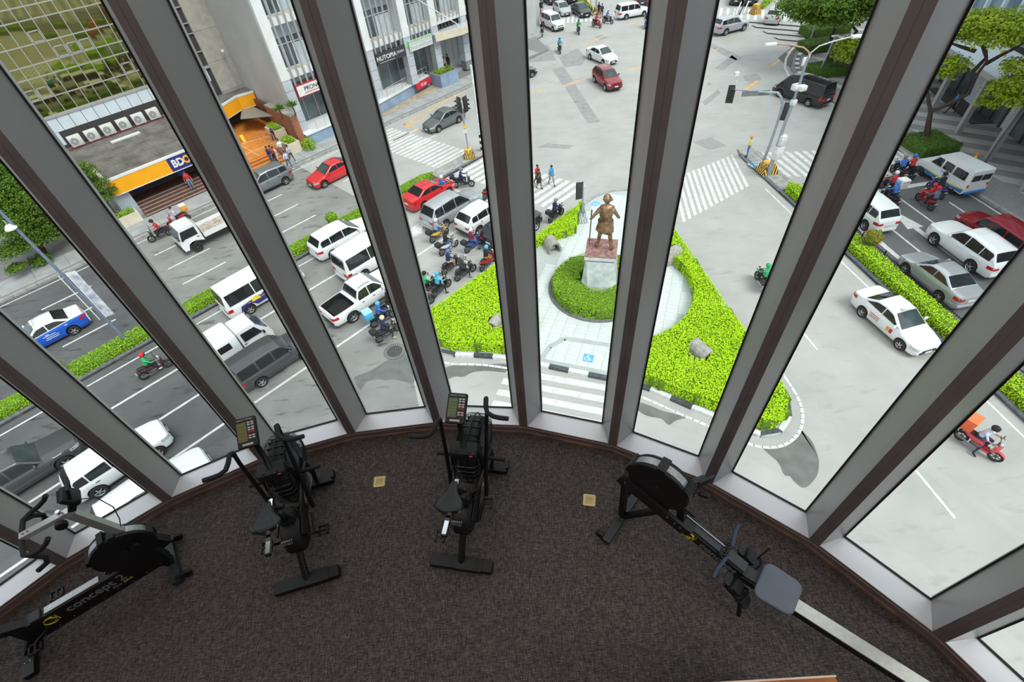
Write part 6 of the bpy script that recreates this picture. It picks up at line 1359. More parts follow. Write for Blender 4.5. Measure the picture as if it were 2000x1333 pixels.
planter(36.0, 38.6, 46.2, 48.0, 0.15, 1.45, 'blue grey planter with a bushy shrub at the arcade', 'shrub_trough')
bp = AVB_thing('brick_pillar', 'red brick pillar between the terrace and the white building', 'pillar'); m_brick = mat('red_brick', (0.36, 0.13, 0.07), 0.85, 0, 0.25, 6)
ubox(bp, 18.55, 19.15, 46.7, 51.6, 0.15, 3.05, 'mortar', m_concr)
bme = [MB().box((0, 0, 0), (0.60, 0.03, 0.21)).mesh('brick', m_brick), MB().box((0, 0, 0), (0.03, 0.46, 0.21)).mesh('brick', m_brick)]
for k in range(12):
    link('brick', bme[0], bp, (18.85, 46.69, 0.28+0.24*k))
    for j in range(10): link('brick', bme[1], bp, (18.54, 46.95+0.48*j+(0.2 if k % 2 else 0)-0.02, 0.28+0.24*k))
ubox(bp, 18.5, 19.2, 46.65, 51.65, 3.05, 3.15, 'coping', m_concr)
sg = AVB_thing('orange_sign_wall', 'low orange sign wall with a white notice at the terrace edge', 'sign'); ubox(sg, 12.0, 12.25, 48.4, 51.6, 0.9, 2.1, 'panel', m_or); ubox(sg, 11.95, 12.3, 48.35, 51.65, 2.1, 2.22, 'cap', m_wh); ubox(sg, 12.26, 12.30, 48.5, 49.5, 0.9, 1.6, 'notice', m_kwhite)
text_part('lettering', 'rc', 0.5, mat('green_letter', (0.03, 0.30, 0.15), 0.5), sg, frame((12.31, 49.0, 1.25), (0, 1, 0), (0, 0, 1)), 0.004)
def aframe(px, z, a, lab):
    o = thing('floor_sign', lab, 'floor sign', G(px[0], px[1], z), a); m = mat('yellow_plastic', (0.85, 0.55, 0.02), 0.5)
    for s in (-1, 1): MB().box((0, s*0.13, 0.31), (0.3, 0.02, 0.64), rx=s*R(20)).build('panel', m, o)
aframe((476, 276), 0.9, TH, 'yellow caution floor sign on the orange terrace'); aframe((1912, 213), 0.12, R(60), 'yellow caution floor sign on the right plaza')
def palm(px, z, h, lab):
    o = thing('palm', lab, 'plant', G(px[0], px[1], z)); MB().tube([(0, 0, 0), (0.05, 0, h*.5), (0, 0, h)], .06, 6).build('trunk', m_bark, o)
    n = 90; d = nr.normal(0, 1, (n, 3)); d /= np.linalg.norm(d, axis=1)[:, None]; d[:, 2] = np.abs(d[:, 2])*0.8; t = nr.normal(0, 1, (n, 3)); a = np.cross(d, t); a /= np.linalg.norm(a, axis=1)[:, None]; b = np.array([0, 0, h]); L = nr.uniform(.55, .85, n)[:, None]
    v = np.stack([b-a*.02+d*.05, b+d*L*.5-a*.035, b+d*L, b+d*L*.5+a*.035], 1).reshape(-1, 3); tag(link('fronds', fast_mesh('fronds', v, np.arange(n*4).reshape(n, 4), L_TREE), o), kind='stuff')
palm((553, 234), 3.15, 0.9, 'spiky palm left of the brick pillar'); palm((578, 227), 3.15, 0.9, 'spiky palm right of the brick pillar')
sb = thing('shrub', 'leafy shrub at the foot of the blue grey wall', 'shrub', G(607, 292, .15)); MB().tube([(0, 0, 0), (0, 0, .5)], .04, 5).build('stem', m_bark, sb); leaf_ball(sb, (0, 0, .5), .65, L_GREEN, 500, .15)
# white office building with vertical fins
wb = AVB_thing('office_building', 'white office building with vertical fins and shop fronts', 'building'); VW = 47.3
ubox(wb, 19.3, 60, 52.5, 66, 0, 24, 'core', m_gwall); ubox(wb, 19.2, 19.6, 47.5, 66, 0, 24, 'side_wall', m_gwall)
upoly(wb, [(19.2, 46.4), (27.9, 46.6), (36.0, 48.2), (36.0, 53), (19.2, 53)], 0.1, 1.12, 'base_wall', m_bluw); upoly(wb, [(19.2, 46.3), (27.9, 46.5), (36.0, 48.1), (36.0, 53), (19.2, 53)], 1.12, 1.22, 'base_slab', m_wh)
cols = [19.25, 23.85, 28.3, 33.0, 37.0, 41.2, 45.6, 50]
for i, u in enumerate(cols):
    dv = 0 if u < 36 else 0.3
    ubox(wb, u+0.02, u+0.83, VW+dv+0.02, VW+dv+0.88, 0.3 if u > 36 else 1.2, 5.7, 'column', m_sideD)
    for k in range(5):
        z0 = 1.22+0.9*k
        for a, b in ((u, u+0.85),): ubox(wb, a, b, VW+dv-0.02, VW+dv+0.86, z0, z0+0.87, 'cladding_tile', m_tilec)
    ubox(wb, u, u+0.85, VW+dv-0.06, VW+dv+1.2, 5.72, 24, 'pier', m_wh)
for i in range(len(cols)-1):
    u0, u1 = cols[i]+0.85, cols[i+1]; dv = 0 if u0 < 36 else 0.3; v = VW+dv
    ubox(wb, u0, u1, v+2.0, v+2.2, 1.2 if u0 < 36 else 0.3, 5.0, 'shop_front', m_wing)
    for k in range(4): ubox(wb, u0+(u1-u0)*k/3-0.03, u0+(u1-u0)*k/3+0.03, v+1.93, v+2.0, 1.2, 5.0, 'shop_mullion', m_fr)
    for zl in (5.05, 9.1, 13.2, 17.3):
        ubox(wb, u0, u1, v+0.2, v+1.4, zl+0.60, zl+1.15, 'ledge', m_wh); ubox(wb, u0, u1, v+1.15, v+1.3, zl-0.5 if zl > 6 else 5.0, zl+0.6, 'fascia_panel', m_tilec)
        ubox(wb, u0, u1, v+1.25, v+1.4, zl+1.15, zl+3.6, 'window_glass', m_wing)
        nw = 4
        for k in range(nw+1): ubox(wb, u0+(u1-u0)*k/nw-0.03, u0+(u1-u0)*k/nw+0.03, v+1.18, v+1.25, zl+1.15, zl+3.55, 'window_frame', m_kwhite)
        for z_ in (1.17, 3.0): ubox(wb, u0, u1, v+1.18, v+1.25, zl+z_, zl+z_+0.06, 'window_frame', m_kwhite)
        ubox(wb, u0+(u1-u0)*.5, u1-0.1, v+1.20, v+1.245, zl+1.25, zl+2.9, 'curtain', m_curt)
        for k in range(3): ubox(wb, u0+0.3+1.1*k, u0+1.1+1.1*k, v+0.4, v+0.9, zl+1.15, zl+1.24, 'ledge_clutter', m_crm)
    n = 6
    for k in range(n): 
        uu = u0+(u1-u0)*(k+0.5)/n; MB().tube([(uu, v+0.05, 4.9 if u0 < 36 else 6.0), (uu, v+0.05, 24)], 0.055, 6, flat=(1, 1.6)).build('fin', mat('grey_fin', (0.40, 0.42, 0.44), 0.4, 0.4, 0.04), wb, 50)
# railings along the shop terrace
for u0, u1 in ((20.6, 23.6), (25.0, 28.2), (29.4, 32.8), (34.0, 35.9)):
    v0, v1 = (interp([(19.2, 46.45), (27.9, 46.65), (36.0, 48.2)], u) for u in (u0, u1)); r_ = MB()
    for z in (1.65, 2.1): r_.tube([(u0, v0+.1, z), (u1, v1+.1, z)], .025, 6)
    for t in (0, .33, .67, 1): r_.tube([(u0+(u1-u0)*t, v0+(v1-v0)*t+.1, 1.2), (u0+(u1-u0)*t, v0+(v1-v0)*t+.1, 2.1)], .02, 6)
    r_.build('terrace_railing', m_ss, wb)
def shop_sign(u0, u1, v, z0, z1, m, lab, txt, size, tm, tu=None, edge=None, xs=1.0):
    o = thing('shop_sign', lab, 'sign', P((u0+u1)/2, v, z0), TH); w, h = u1-u0, z1-z0
    MB().box((0, 0, h/2), (w, .22, h)).build('panel', m, o)
    if edge:
        for z in (0, h): MB().box((0, -.005, z), (w+.04, .25, .05)).build('edge', edge, o)
        for s in (-1, 1): MB().box((s*w/2, -.005, h/2), (.05, .25, h)).build('edge', edge, o)
    for t, sz, dx, dz in txt: text_part('lettering', t, sz, tm, o, frame((dx, -.115, h/2+dz), (1, 0, 0), (0, 0, 1)), .006, 'CENTER', 0, xs, .008)
    return o
o = shop_sign(29.25, 32.9, VW-.05, 4.2, 5.22, mat('charcoal_sign', (0.04, 0.04, 0.045), .5), 'charcoal shop sign with large white capitals and small print', [('NUTOPIA', .56, -.62, .02)], 0, m_kwhite)
for z in (.62, .50): MB().box((1.15, -.116, z), (.9, .012, .04)).build('small_print', m_kwhite, o)
MB().box((-.62, -.116, .16), (1.9, .012, .03)).build('underline', m_kwhite, o)
o = shop_sign(20.25, 23.9, VW-.05, 4.1, 5.05, m_kwhite, 'white shop sign with red edges and black capitals', [('PRONOVES', .50, .15, .05)], 0, mat('black_letter', (.02, .02, .02), .5), edge=m_redp if 'm_redp' in globals() else m_tail)
MB().box((.1, -.118, .22), (2.6, .012, .05)).build('underline', m_tail, o)
o = shop_sign(33.4, 36.5, VW-.1, 4.35, 5.3, mat('empty_lightbox', (.50, .52, .53), .5), 'empty shop sign frame with a green edge', [], 0, m_kwhite)
for k in range(7): MB().box((-1.5+.5*k, -.12, .475), (.04, .03, .95)).build('frame_bar', m_kwhite, o)
for z in (.04, .45, .92): MB().box((0, -.12, z), (3.1, .03, .05)).build('frame_bar', m_kwhite if z < .9 else mat('green_edge', (.15, .70, .05), .5), o)
MB().box((-1.55, -.02, .6), (.05, .26, .7)).build('green_side', MATS['green_edge'], o)
o = shop_sign(33.3, 35.7, 47.45, .62, 1.2, mat('red_sign', (.62, .02, .05), .45), 'red sign board on the base wall below the railing', [('G', .42, -.35, 0)], 0, m_kwhite)
for z in (.36, .26, .17): MB().box((.15, -.116, z), (.5, .012, .04)).build('small_print', m_kwhite, o)
o.rotation_euler = (0, 0, TH+R(11)); 
ubox(wb, 27.55, 28.25, VW-.08, VW, 3.2, 4.4, 'poster', mat('poster_print', (.25, .28, .33), .4, 0, .6, 4, col2=(.6, .6, .62)))
# arcade canopy at the right end
upoly(wb, [(36.9, 47.0), (40, 46.2), (44, 46.4), (50, 48), (50, 49.5), (36.9, 49.5)], 4.55, 5.05, 'canopy', m_tilec); upoly(wb, [(36.8, 46.9), (40, 46.1), (44, 46.3), (50.1, 47.9), (50, 48.1), (44, 46.5), (40, 46.3), (37, 47.1)], 4.45, 5.15, 'canopy_edge', m_crm)
ubox(wb, 36.9, 56, 49.6, 49.9, 0.2, 4.5, 'arcade_wall', m_gwall); upoly(wb, [(36, 48.4), (56, 48.4), (56, 50), (36, 50)], 0.1, 0.45, 'arcade_floor', m_side)
for k in range(12): ubox(wb, 38.2+.5*k, 38.5+.5*k, 48.0, 50.0, 5.05, 5.6, 'louvre', m_dk)
MB().tube([(35.0, 47.2, 8.9), (39.5, 46.4, 5.6), (39.7, 46.2, 5.2)], .05, 6).build('stay_pipe', m_wh, wb)
pt_ = [(.5+27.6, 45.75), (36.2, 47.4), (37.3, 46.0), (28.1, 45.65)]
upoly(wb, [(27.6, 46.4), (36.0, 48.0), (36.5, 46.6), (27.6, 45.7)], 0.15, 0.19, 'planting_bed', mat('dry_earth', (.38, .31, .22), .95, 0, .2, 2))
# building across the right-hand street
rbA, rbB = G(1822, 152, .12), G(2010, 298, .12); rd_ = (rbB-rbA).normalized(); ra_ = math.atan2(rd_.y, rd_.x); rbA = rbA-rd_*6
rb = thing('glass_building', 'glass fronted building with a pale flat canopy beyond the right plaza', 'building', rbA, ra_); LR = 42
m_bg = mat('blue_curtain_glass', (0.16, 0.24, 0.30), 0.08, 0.2, 0.2, .4)
MB().box((LR/2, 8.3, 12), (LR, 16, 24)).build('core', m_dk, rb)
for i in range(30):
    x = 1.4*i; MB().box((x+.7, .2, 2.0), (1.3, .08, 3.9)).build('shop_pane', m_wing if i % 4 else m_curt, rb); MB().box((x, .12, 2.0), (.12, .2, 4.0)).build('post', mat('dark_bronze_frame', (.06, .05, .045), .5), rb)
for i in range(21):
    for k in range(4): MB().box((2*i+1, .25, 6.2+2.6*k), (1.86, .06, 2.45)).build('pane', m_bg, rb)
    MB().box((2*i, .1, 10), (.22, .35, 10)).build('mullion', m_wpan, rb)
MB().box((LR/2, .15, 4.0), (LR, .2, .9)).build('soffit_reflection', mat('soffit_reflection_red', (.10, .03, .02), .5, 0, .3, 1), rb)  # reflection of the soffit in the glass, painted as a red-brown band
MB().box((LR/2, -1.9, 4.45), (LR, 4.0, .35)).build('canopy', m_fr, rb)
for i in range(21): MB().box((2*i+1, -1.9, 4.64), (1.96, 3.9, .04)).build('canopy_sheet', m_wpan, rb)
for i in range(1, 10): MB().box((4.4*i, -3.2, 2.1), (.35, .35, 4.3)).build('column', m_fr, rb)
mt = thing('entrance_mat', 'dark grey entrance mat on the striped plaza', 'mat', G(1880, 205, .13), ra_); MB().box((0, 0, .012), (7.5, 2.2, .024)).build('pile', mat('mat_grey', (.07, .07, .07), .95), mt); MB().box((0, 0, .006), (7.6, 2.3, .012)).build('border', m_trim, mt)
# distant block closing the street beyond the junction
tag(MB().box((-60, 150, 10), (70, 40, 30)).build('far_block', m_gwall), 'plain grey block far up the street behind the white building', 'building')
# ================================================================== street furniture
m_pole = mat('galvanised_pole', (0.36, 0.40, 0.46), 0.45, 0.4, 0.08, 3)
m_sig = mat('signal_black', (0.035, 0.038, 0.042), 0.55, 0, 0.1)
m_lens = mat('dark_signal_lens', (0.03, 0.03, 0.03), 0.2)
m_yb = mat('hazard_yellow', (0.85, 0.50, 0.06), 0.6); m_bk = mat('hazard_black', (0.02, 0.02, 0.02), 0.6)
def signal_head(o, c, face, tilt=0.0):
    """three-lamp signal; face = direction of the lamps in degrees"""
    e = link('signal_head', None, o, c, R(face)); e.empty_display_size = .05
    MB().rbox((0, 0, 0), (0.20, 0.34, 1.05), 0.04).build('housing', m_sig, e, 40); MB().box((-0.06, 0, 0), (0.02, 0.52, 1.25)).build('backboard', m_sig, e)
    for i, z in enumerate((0.33, 0, -0.33)):
        MB().disc((0.105, 0, z), 0.12, 0.02, 14, 'X').build('lens', m_lens, e); MB().lathe([(0.13, 0.10), (0.135, 0.30), (0.125, 0.30), (0.12, 0.10)], (0, 0, z), 'X', 12, R(-20), R(200)).build('visor', m_sig, e, 50)
def hazard_base(o, w=1.0, h=0.9, mats=(None, None), n=8):
    """tapered concrete foot with chevron stripes on its faces"""
    MB().box((0, 0, h/2), (w, w, h), tp=0.55).build('foot', mats[0] or m_yb, o)
    for f in range(4):
        s = MB(); s.M = Matrix.Rotation(f*PI/2, 4, 'Z'); 
        for i in range(4):
            for sd in (-1, 1):
                def pt(a, b):                                          # a across -1..1, b up 0..1
                    k = 1-0.45*b; return (a*w/2*k, -w/2*k-0.004, b*h)
                x0 = -0.42+0.36*i; cl = lambda x: max(0.0, min(1.0, x)); s._add([pt(sd*cl(x0), 0.0 if x0 >= 0 else min(1, -x0/0.8)), pt(sd*cl(x0+0.18), 0.0 if x0+0.18 >= 0 else min(1, -(x0+0.18)/0.8)), pt(sd*cl(x0+0.98), 1.0 if x0+0.98 <= 1 else max(0, (1-x0-0.18)/0.8)), pt(sd*cl(x0+0.80), 1.0 if x0+0.80 <= 1 else max(0, (1-x0)/0.8))], [(0, 1, 2, 3) if sd > 0 else (3, 2, 1, 0)])
        s.build('chevrons', mats[1] or m_bk, o)
# left signal
b = G(917, 308, .15); o = thing('traffic_light', 'two headed traffic light on a striped foot at the left median tip', 'traffic light', b)
hazard_base(o, .95, .8); MB().tube([(0, 0, .7), (-.05, 0, 4.6)], .07, 8).build('pole', m_pole, o, 50)
tl = H(903, 205, b)-b; signal_head(o, (tl.x-.28, tl.y, tl.z), 215); signal_head(o, (tl.x+.28, tl.y, tl.z), 320); MB().box((tl.x, tl.y, tl.z+.45), (.8, .06, .06)).build('bracket', m_pole, o)
MB().box((-.03, -.08, 2.75), (.30, .02, .30)).build('yellow_plate', m_yb, o); MB().box((-.03, -.08, 2.35), (.26, .02, .34)).build('white_plate', m_kwhite, o)
b = G(941, 296, .15); o = thing('utility_pole', 'slender pole with black and white hazard stripes at its foot by the frame', 'pole', b); MB().tube([(0, 0, 0), (0, 0, 7)], .10, 8).build('shaft', m_kwhite, o, 50)
for k in range(3): MB().tube([(0, 0, .15+.55*k), (0, 0, .42+.55*k)], .105, 8).build('black_band', m_bk, o, 50)
# signal behind the statue
b = G(1137, 432, .16); o = thing('traffic_light', 'traffic light on a blue and white foot behind the statue', 'traffic light', b); hazard_base(o, .75, .75, (m_kb_blue, m_kwhite)); t_ = H(1134, 372, b)-b; MB().tube([(0, 0, .6), (0, 0, t_.z+.4)], .065, 8).build('pole', m_pole, o, 50); signal_head(o, (t_.x-.1, t_.y, t_.z), 100)
# right signal with mast arm
b = G(1488, 322, .17); o = thing('traffic_light', 'traffic signal on a curved mast arm over the right crossing', 'traffic light', b)
p = [Vector((0, 0, 0))]+[H(x, y, b)-b for x, y in ((1503, 285), (1520, 235), (1528, 205), (1526, 190), (1518, 181), (1490, 180), (1440, 175), (1432, 174))]
MB().tube(p, [.11, .10, .09, .085, .08, .08, .07, .06, .06], 8).build('mast', m_pole, o, 50); q = H(1428, 182, b)-b; signal_head(o, (q.x, q.y, q.z-.1), 250); q = H(1475, 180, b)-b; MB().box((q.x, q.y-.1, q.z-.05), (1.9, .03, .35), R(-8)).build('street_name_board', mat('board_back', (.2, .21, .21), .5), o)
q = H(1439, 145, b)-b; MB().rbox((q.x, q.y, q.z), (.3, .25, .28), .03).build('camera_housing', m_kwhite, o); MB().tube([q, H(1437, 172, b)-b], .04, 6).build('camera_post', m_kwhite, o)
q = H(1533, 218, b)-b; signal_head(o, (q.x+.1, q.y, q.z), 60)
hb = thing('hazard_block', 'orange and black chevron block on the right median nose', 'bollard', (G(1497, 335, .17)), R(5)); hazard_base(hb, 1.25, .75)
# lamp post with electrical boxes
b = G(1500, 342, .17); o = thing('lamp_post', 'two armed street lamp with white service boxes on its post', 'street lamp', b)
MB().tube([(0, 0, 0)]+[H(x, y, b)-b for x, y in ((1512, 305), (1530, 250), (1545, 210), (1560, 170), (1572, 130), (1579, 112))], [.17, .14, .11, .10, .09, .08, .07], 8).build('post', m_pole, o, 50)
A_ = MB().tube([H(x, y, b)-b for x, y in ((1579, 115), (1580, 102), (1570, 93), (1545, 88), (1518, 86))], .045, 6).build('arm', mat('rusty_arm', (.50, .30, .22), .6), o, 50); B_ = MB().tube([H(x, y, b)-b for x, y in ((1579, 115), (1584, 103), (1600, 90), (1630, 80), (1662, 72))], .045, 6).build('arm', m_kwhite, o, 50)
for x, y in ((1506, 87), (1675, 71)): q = H(x, y, b)-b; MB().rbox(q, (.75, .3, .16), .06, rz=R(-5)).build('lamp_head', m_kwhite, o, 40)
for x, y, s in ((1528, 275, (.45, .35, .75)), (1519, 298, (.6, .45, .95)), (1555, 170, (.5, .4, .35)), (1567, 172, (.5, .4, .3)), (1550, 200, (.35, .3, .35)), (1572, 120, (.4, .1, .5))): q = H(x, y, b)-b; MB().rbox(q, s, .04, rz=R(15)).build('service_box', m_kwhite, o, 40)
for x, y, h, lab in ((1890, 320, 5.5, 'thin leaning dark lamp pole on the striped plaza'), (1812, 330, .1, '')):
    if lab: b = G(1921, 322, .12); o = thing('lamp_post', lab, 'street lamp', b); MB().tube([(0, 0, 0)]+[H(xx, yy, b)-b for xx, yy in ((1953, 272), (1990, 222), (2030, 165))], .06, 6).build('pole', mat('dark_pole', (.10, .10, .10), .5), o, 50); MB().disc((0, 0, .1), .14, .2, 10).build('base', MATS['dark_pole'], o)
for foot, top, lab in (((1596, 150), (1632, 70), 'thin pale lamp pole behind the far tree, left one'), ((1578, 92), (1603, 15), 'thin dark lamp pole beside the far kerb')):
    b = G(foot[0], foot[1], .12); o = thing('lamp_post', lab, 'street lamp', b); MB().tube([(0, 0, 0), H(top[0], top[1], b)-b], .07, 6).build('pole', m_pole, o, 50); q = H(top[0], top[1], b)-b; MB().rbox(q, (.7, .25, .12), .05).build('lamp_head', m_kwhite, o)
# lamp with banners at the far left
b = P(-3.5, 31.7, .13); b = Vector(G(252, 672, .13)); o = thing('lamp_post', 'blue grey lamp post with hanging banner frames at the left', 'street lamp', b)
MB().tube([(0, 0, 0)]+[H(x, y, b)-b for x, y in ((228, 645), (160, 575), (110, 525), (40, 455), (-30, 382))], [.11, .09, .08, .075, .07, .06], 8).build('pole', mat('blue_grey_pole', (.20, .24, .34), .45, .2), o, 50)
q0, q1 = H(121, 537, b)-b, H(201, 622, b)-b
for s, nm in ((-.14, 'a'), (.14, 'b')):
    off = Vector((s, s*.6, 0)); fr_ = MB(); fr_.tube([q0+off, q1+off], .035, 4); fr_.build('banner_bar', m_kwhite, o)
MB().slab([q0+Vector((.10, .1, 0)), q1+Vector((.10, .1, 0)), q1+Vector((.55, .25, 0)), q0+Vector((.55, .25, 0))], (0.0, .015, 0)).build('banner', mat('banner_print', (.35, .35, .45), .6, 0, .6, 3, col2=(.75, .75, .80)), o)
q = H(20, 445, b)-b; e = link('lamp_head', None, o, q); MB().lathe([(.001, .16), (.10, .16), (.24, 0), (.26, -.06), (.001, -.10)], (0, 0, 0), 'Z', 14).build('shade', m_kwhite, e, 50); MB().tube([(0, 0, .15), (-.05, .05, .4)], .03, 6).build('stem', m_pole, e)
# striped bollards, cone, far corner furniture
for px, lab in (((1437, 30), 'slanted black and white bollards at the far street mouth'),):
    b = G(*px); o = thing('bollard_rail', lab, 'bollard', b)
    for k in range(3): MB().beam((k*.5, 0, .05), (k*.5+1.4, 2.2, .9), .12, .12).build('bar', m_bk if k % 2 else m_kwhite, o)
hb = thing('hazard_block', 'yellow and black chevron block at the far street mouth', 'bollard', G(1474, 27), R(20)); hazard_base(hb, 1.1, 1.1)
hb = thing('hazard_block', 'yellow and black chevron block beside the guards at the far corner', 'bollard', G(1165, 28), R(20)); hazard_base(hb, .9, .9)
fm = tag(flat([G(1112, 2), G(1150, 30), G(1168, 33), G(1150, 8), G(1138, -8), G(1115, -10)], 0, .15, 'median_far', m_kgrey, None), kind='structure')
hedge([G(1116, 2), G(1148, 26), G(1158, 26), G(1138, 2)], .15, .7, 'low hedge with yellow flowers on the far median', L_YTREE, 40, .25)
hedge([G(1484, 20), G(1492, 17), G(1514, -2), G(1505, -4)], .1, .8, 'green hedge strip behind the far chevron block', L_GREEN, 40, .25)
for x, y in ((1146, 6), (1154, 8)):
    b = G(x, y+6, .15); o = thing('flower_stand', 'yellow ornamental stand on the far median hedge, %s one' % ('left' if x < 1150 else 'right'), 'stand', b); MB().tube([(0, 0, 0), (0, 0, 2.2)], .08, 6).build('stem', m_yb, o); MB().lathe([(.001, 2.1), (.35, 2.3), (.4, 2.5), (.001, 2.5)], (0, 0, 0), 'Z', 10).build('bowl', m_yb, o)
b = G(1164, 26, .15); o = thing('utility_pole', 'grey pole beside the guards at the far corner', 'pole', b); MB().tube([(0, 0, 0), (0, 0, 8)], .10, 8).build('shaft', m_pole, o); MB().box((0, 0, .3), (.4, .4, .6)).build('foot', m_kgrey, o)
b = G(1037, 48); o = thing('traffic_light', 'traffic light beside the frame at the far left crossing', 'traffic light', b); MB().tube([(0, 0, 0), (0, 0, 3.2)], .07, 8).build('pole', m_pole, o); signal_head(o, (.3, -.1, 2.6), 260); MB().box((0, 0, .2), (.4, .4, .4)).build('foot', m_kgrey, o)
cn = thing('traffic_cone', 'orange and yellow traffic cone behind the jeep van', 'traffic cone', G(1900, 316, .12)); MB().lathe([(.001, .75), (.04, .75), (.16, .04), (.16, 0), (.001, 0)], (0, 0, 0), 'Z', 12).build('cone', mat('cone_orange', (.85, .22, .03), .5), cn, 40); MB().lathe([(.085, .50), (.125, .28)], (.0, 0, .0), 'Z', 12).build('yellow_band', m_sun, cn, 40); MB().box((0, 0, .015), (.4, .4, .03)).build('base', MATS['cone_orange'], cn)
b = P(18.2, 52.2, 3.6); o = thing('lamp_post', 'small globe lamp on the podium roof before the grey wall', 'street lamp', P(18.6, 56.2, 3.6)); MB().tube([(0, 0, 0), (-.05, 0, 3.4)], .035, 6).build('pole', m_pole, o); MB().ball((-.05, 0, 3.5), .16, 10, 7).build('globe', m_kwhite, o, 60)
# ================================================================== gym machines
m_blk = mat('black_powder_coat', (0.007, 0.007, 0.008), 0.42, 0.1, 0.2, 6)
m_plast = mat('black_plastic', (0.008, 0.008, 0.009), 0.5, 0, 0.15, 5)
m_rub = mat('black_rubber', (0.011, 0.011, 0.012), 0.7, 0, 0.2, 9)
m_foam = mat('black_foam_grip', (0.014, 0.0145, 0.016), 0.75, 0, 0.15, 12)
m_chr = mat('chrome', (0.85, 0.86, 0.88), 0.08, 1.0, 0.02)
m_bolt = mat('zinc_bolt', (0.6, 0.6, 0.62), 0.3, 0.9, 0.05)
m_lcd = mat('olive_lcd', (0.17, 0.16, 0.045), 0.35, 0, 0.06)
m_lcd2 = mat('green_lcd', (0.12, 0.17, 0.07), 0.35, 0, 0.06)
m_print = mat('pale_print', (0.55, 0.55, 0.55), 0.6)
m_grey_p = mat('grey_print', (0.22, 0.22, 0.22), 0.5)
m_redp = mat('red_print', (0.55, 0.03, 0.03), 0.5)
m_sad = mat('black_vinyl', (0.010, 0.010, 0.011), 0.33, 0, 0.15, 6)
m_wire = mat('dark_wire', (0.10, 0.10, 0.105), 0.3, 0.8, 0.1)
def arc(c, r, a0, a1, n, pl='xz', y=0.0):
    out = []
    for i in range(n+1):
        a = R(a0+(a1-a0)*i/n); out.append((c[0]+r*math.cos(a), y, c[1]+r*math.sin(a)))
    return out
def air_bike(name, label, loc, rz, lcd, swing, crank=25):
    o = thing(name, label, 'exercise bike', loc, rz, 'fan bikes by the window'); xf, zf, rf = 0.93, 0.56, 0.335
    mb = MB(); mb.rbox((0, 0, 0.045), (0.11, 0.59, 0.06), 0.012); mb.box((0, -0.08, 0.05), (0.118, 0.24, 0.066)); st = mb.build('rear_stabilizer', m_blk, o)
    for s in (-1, 1): MB().box((0, s*0.28, 0.012), (0.07, 0.04, 0.02)).build('foot_pad', m_rub, st)
    mb = MB(); mb.rbox((1.0, 0, 0.05), (0.10, 0.55, 0.065), 0.012); st = mb.build('front_stabilizer', m_blk, o)
    for s in (-1, 1):
        MB().lathe([(0.001, -0.012), (0.042, -0.012), (0.042, 0.012), (0.001, 0.012)], (1.05, s*0.27, 0.05), 'Y', 14).build('transport_wheel', m_rub, st, 40)
        MB().box((1.02, s*0.27, 0.075), (0.07, 0.03, 0.05)).build('wheel_bracket', m_blk, st)
    mb = MB(); mb.tube([(0, 0, 0.05), (0.10, 0, 0.16), (0.26, 0, 0.30)], 0.033, 10); mb.tube([(0.3, 0, 0.2), (0.62, 0, 0.12), (1.0, 0, 0.06)], 0.03, 10)
    mb.build('main_tube', m_blk, o, 50)
    # crank housing with lettering
    mb = MB(); n = 16; prof = []
    for i in range(n):
        a = 2*PI*i/n; prof.append((0.33+0.20*math.cos(a)*(1.05 if math.cos(a) > 0 else 0.8), 0.34+0.17*math.sin(a)))
    for y0, y1, s0, s1 in ((-0.085, -0.06, 0.8, 1.0), (-0.06, 0.06, 1.0, 1.0), (0.06, 0.085, 1.0, 0.8)):
        vs = [(0.33+(x-0.33)*s0, y0, 0.34+(z-0.34)*s0) for x, z in prof]+[(0.33+(x-0.33)*s1, y1, 0.34+(z-0.34)*s1) for x, z in prof]
        mb._add(vs, [(i, (i+1) % n, n+(i+1) % n, n+i) for i in range(n)])
    mb._add([(0.33+(x-0.33)*0.8, -0.085, 0.34+(z-0.34)*0.8) for x, z in prof], [tuple(range(n))]); mb._add([(0.33+(x-0.33)*0.8, 0.085, 0.34+(z-0.34)*0.8) for x, z in prof], [tuple(range(n))[::-1]])
    mb.rbox((0.42, 0, 0.50), (0.16, 0.13, 0.16), 0.03)
    hs = mb.build('crank_housing', m_plast, o, 35)
    text_part('lettering', 'ASSAULT', 0.026, m_print, hs, frame((0.212, 0.025, 0.478), (0, -1, 0), (0.75, 0, 0.66)), 0.001)
    text_part('lettering', 'FITNESS', 0.026, m_grey_p, hs, frame((0.194, 0.025, 0.456), (0, -1, 0), (0.75, 0, 0.66)), 0.001)
    # chain guard on the right-hand side
    mb = MB(); mb.tube([(0.30, -0.10, 0.34), (0.5, -0.105, 0.42), (0.75, -0.11, 0.52), (0.93, -0.11, 0.56)], [0.11, 0.085, 0.07, 0.08], 10, flat=(0.22, 1)); cg = mb.build('chain_guard', m_plast, o, 50)
    text_part('lettering', 'ASSAULT', 0.035, m_print, cg, frame((0.62, -0.131, 0.47), (0.93, 0, 0.36), (-0.36, 0, 0.93)), 0.001)
    # fan with cage
    mb = MB(); mb.lathe([(0.05, -0.06), (0.28, -0.075), (0.305, -0.05), (0.305, 0.05), (0.28, 0.075), (0.05, 0.06)], (xf, 0, zf), 'Y', 28)
    fan = mb.build('fan', m_plast, o, 40)
    bl = MB()
    for i in range(22):
        a = 2*PI*i/22; bl.box((xf+0.21*math.cos(a), 0, zf+0.21*math.sin(a)), (0.20, 0.15, 0.012), ry=-a)
    bl.build('blades', m_blk, fan)
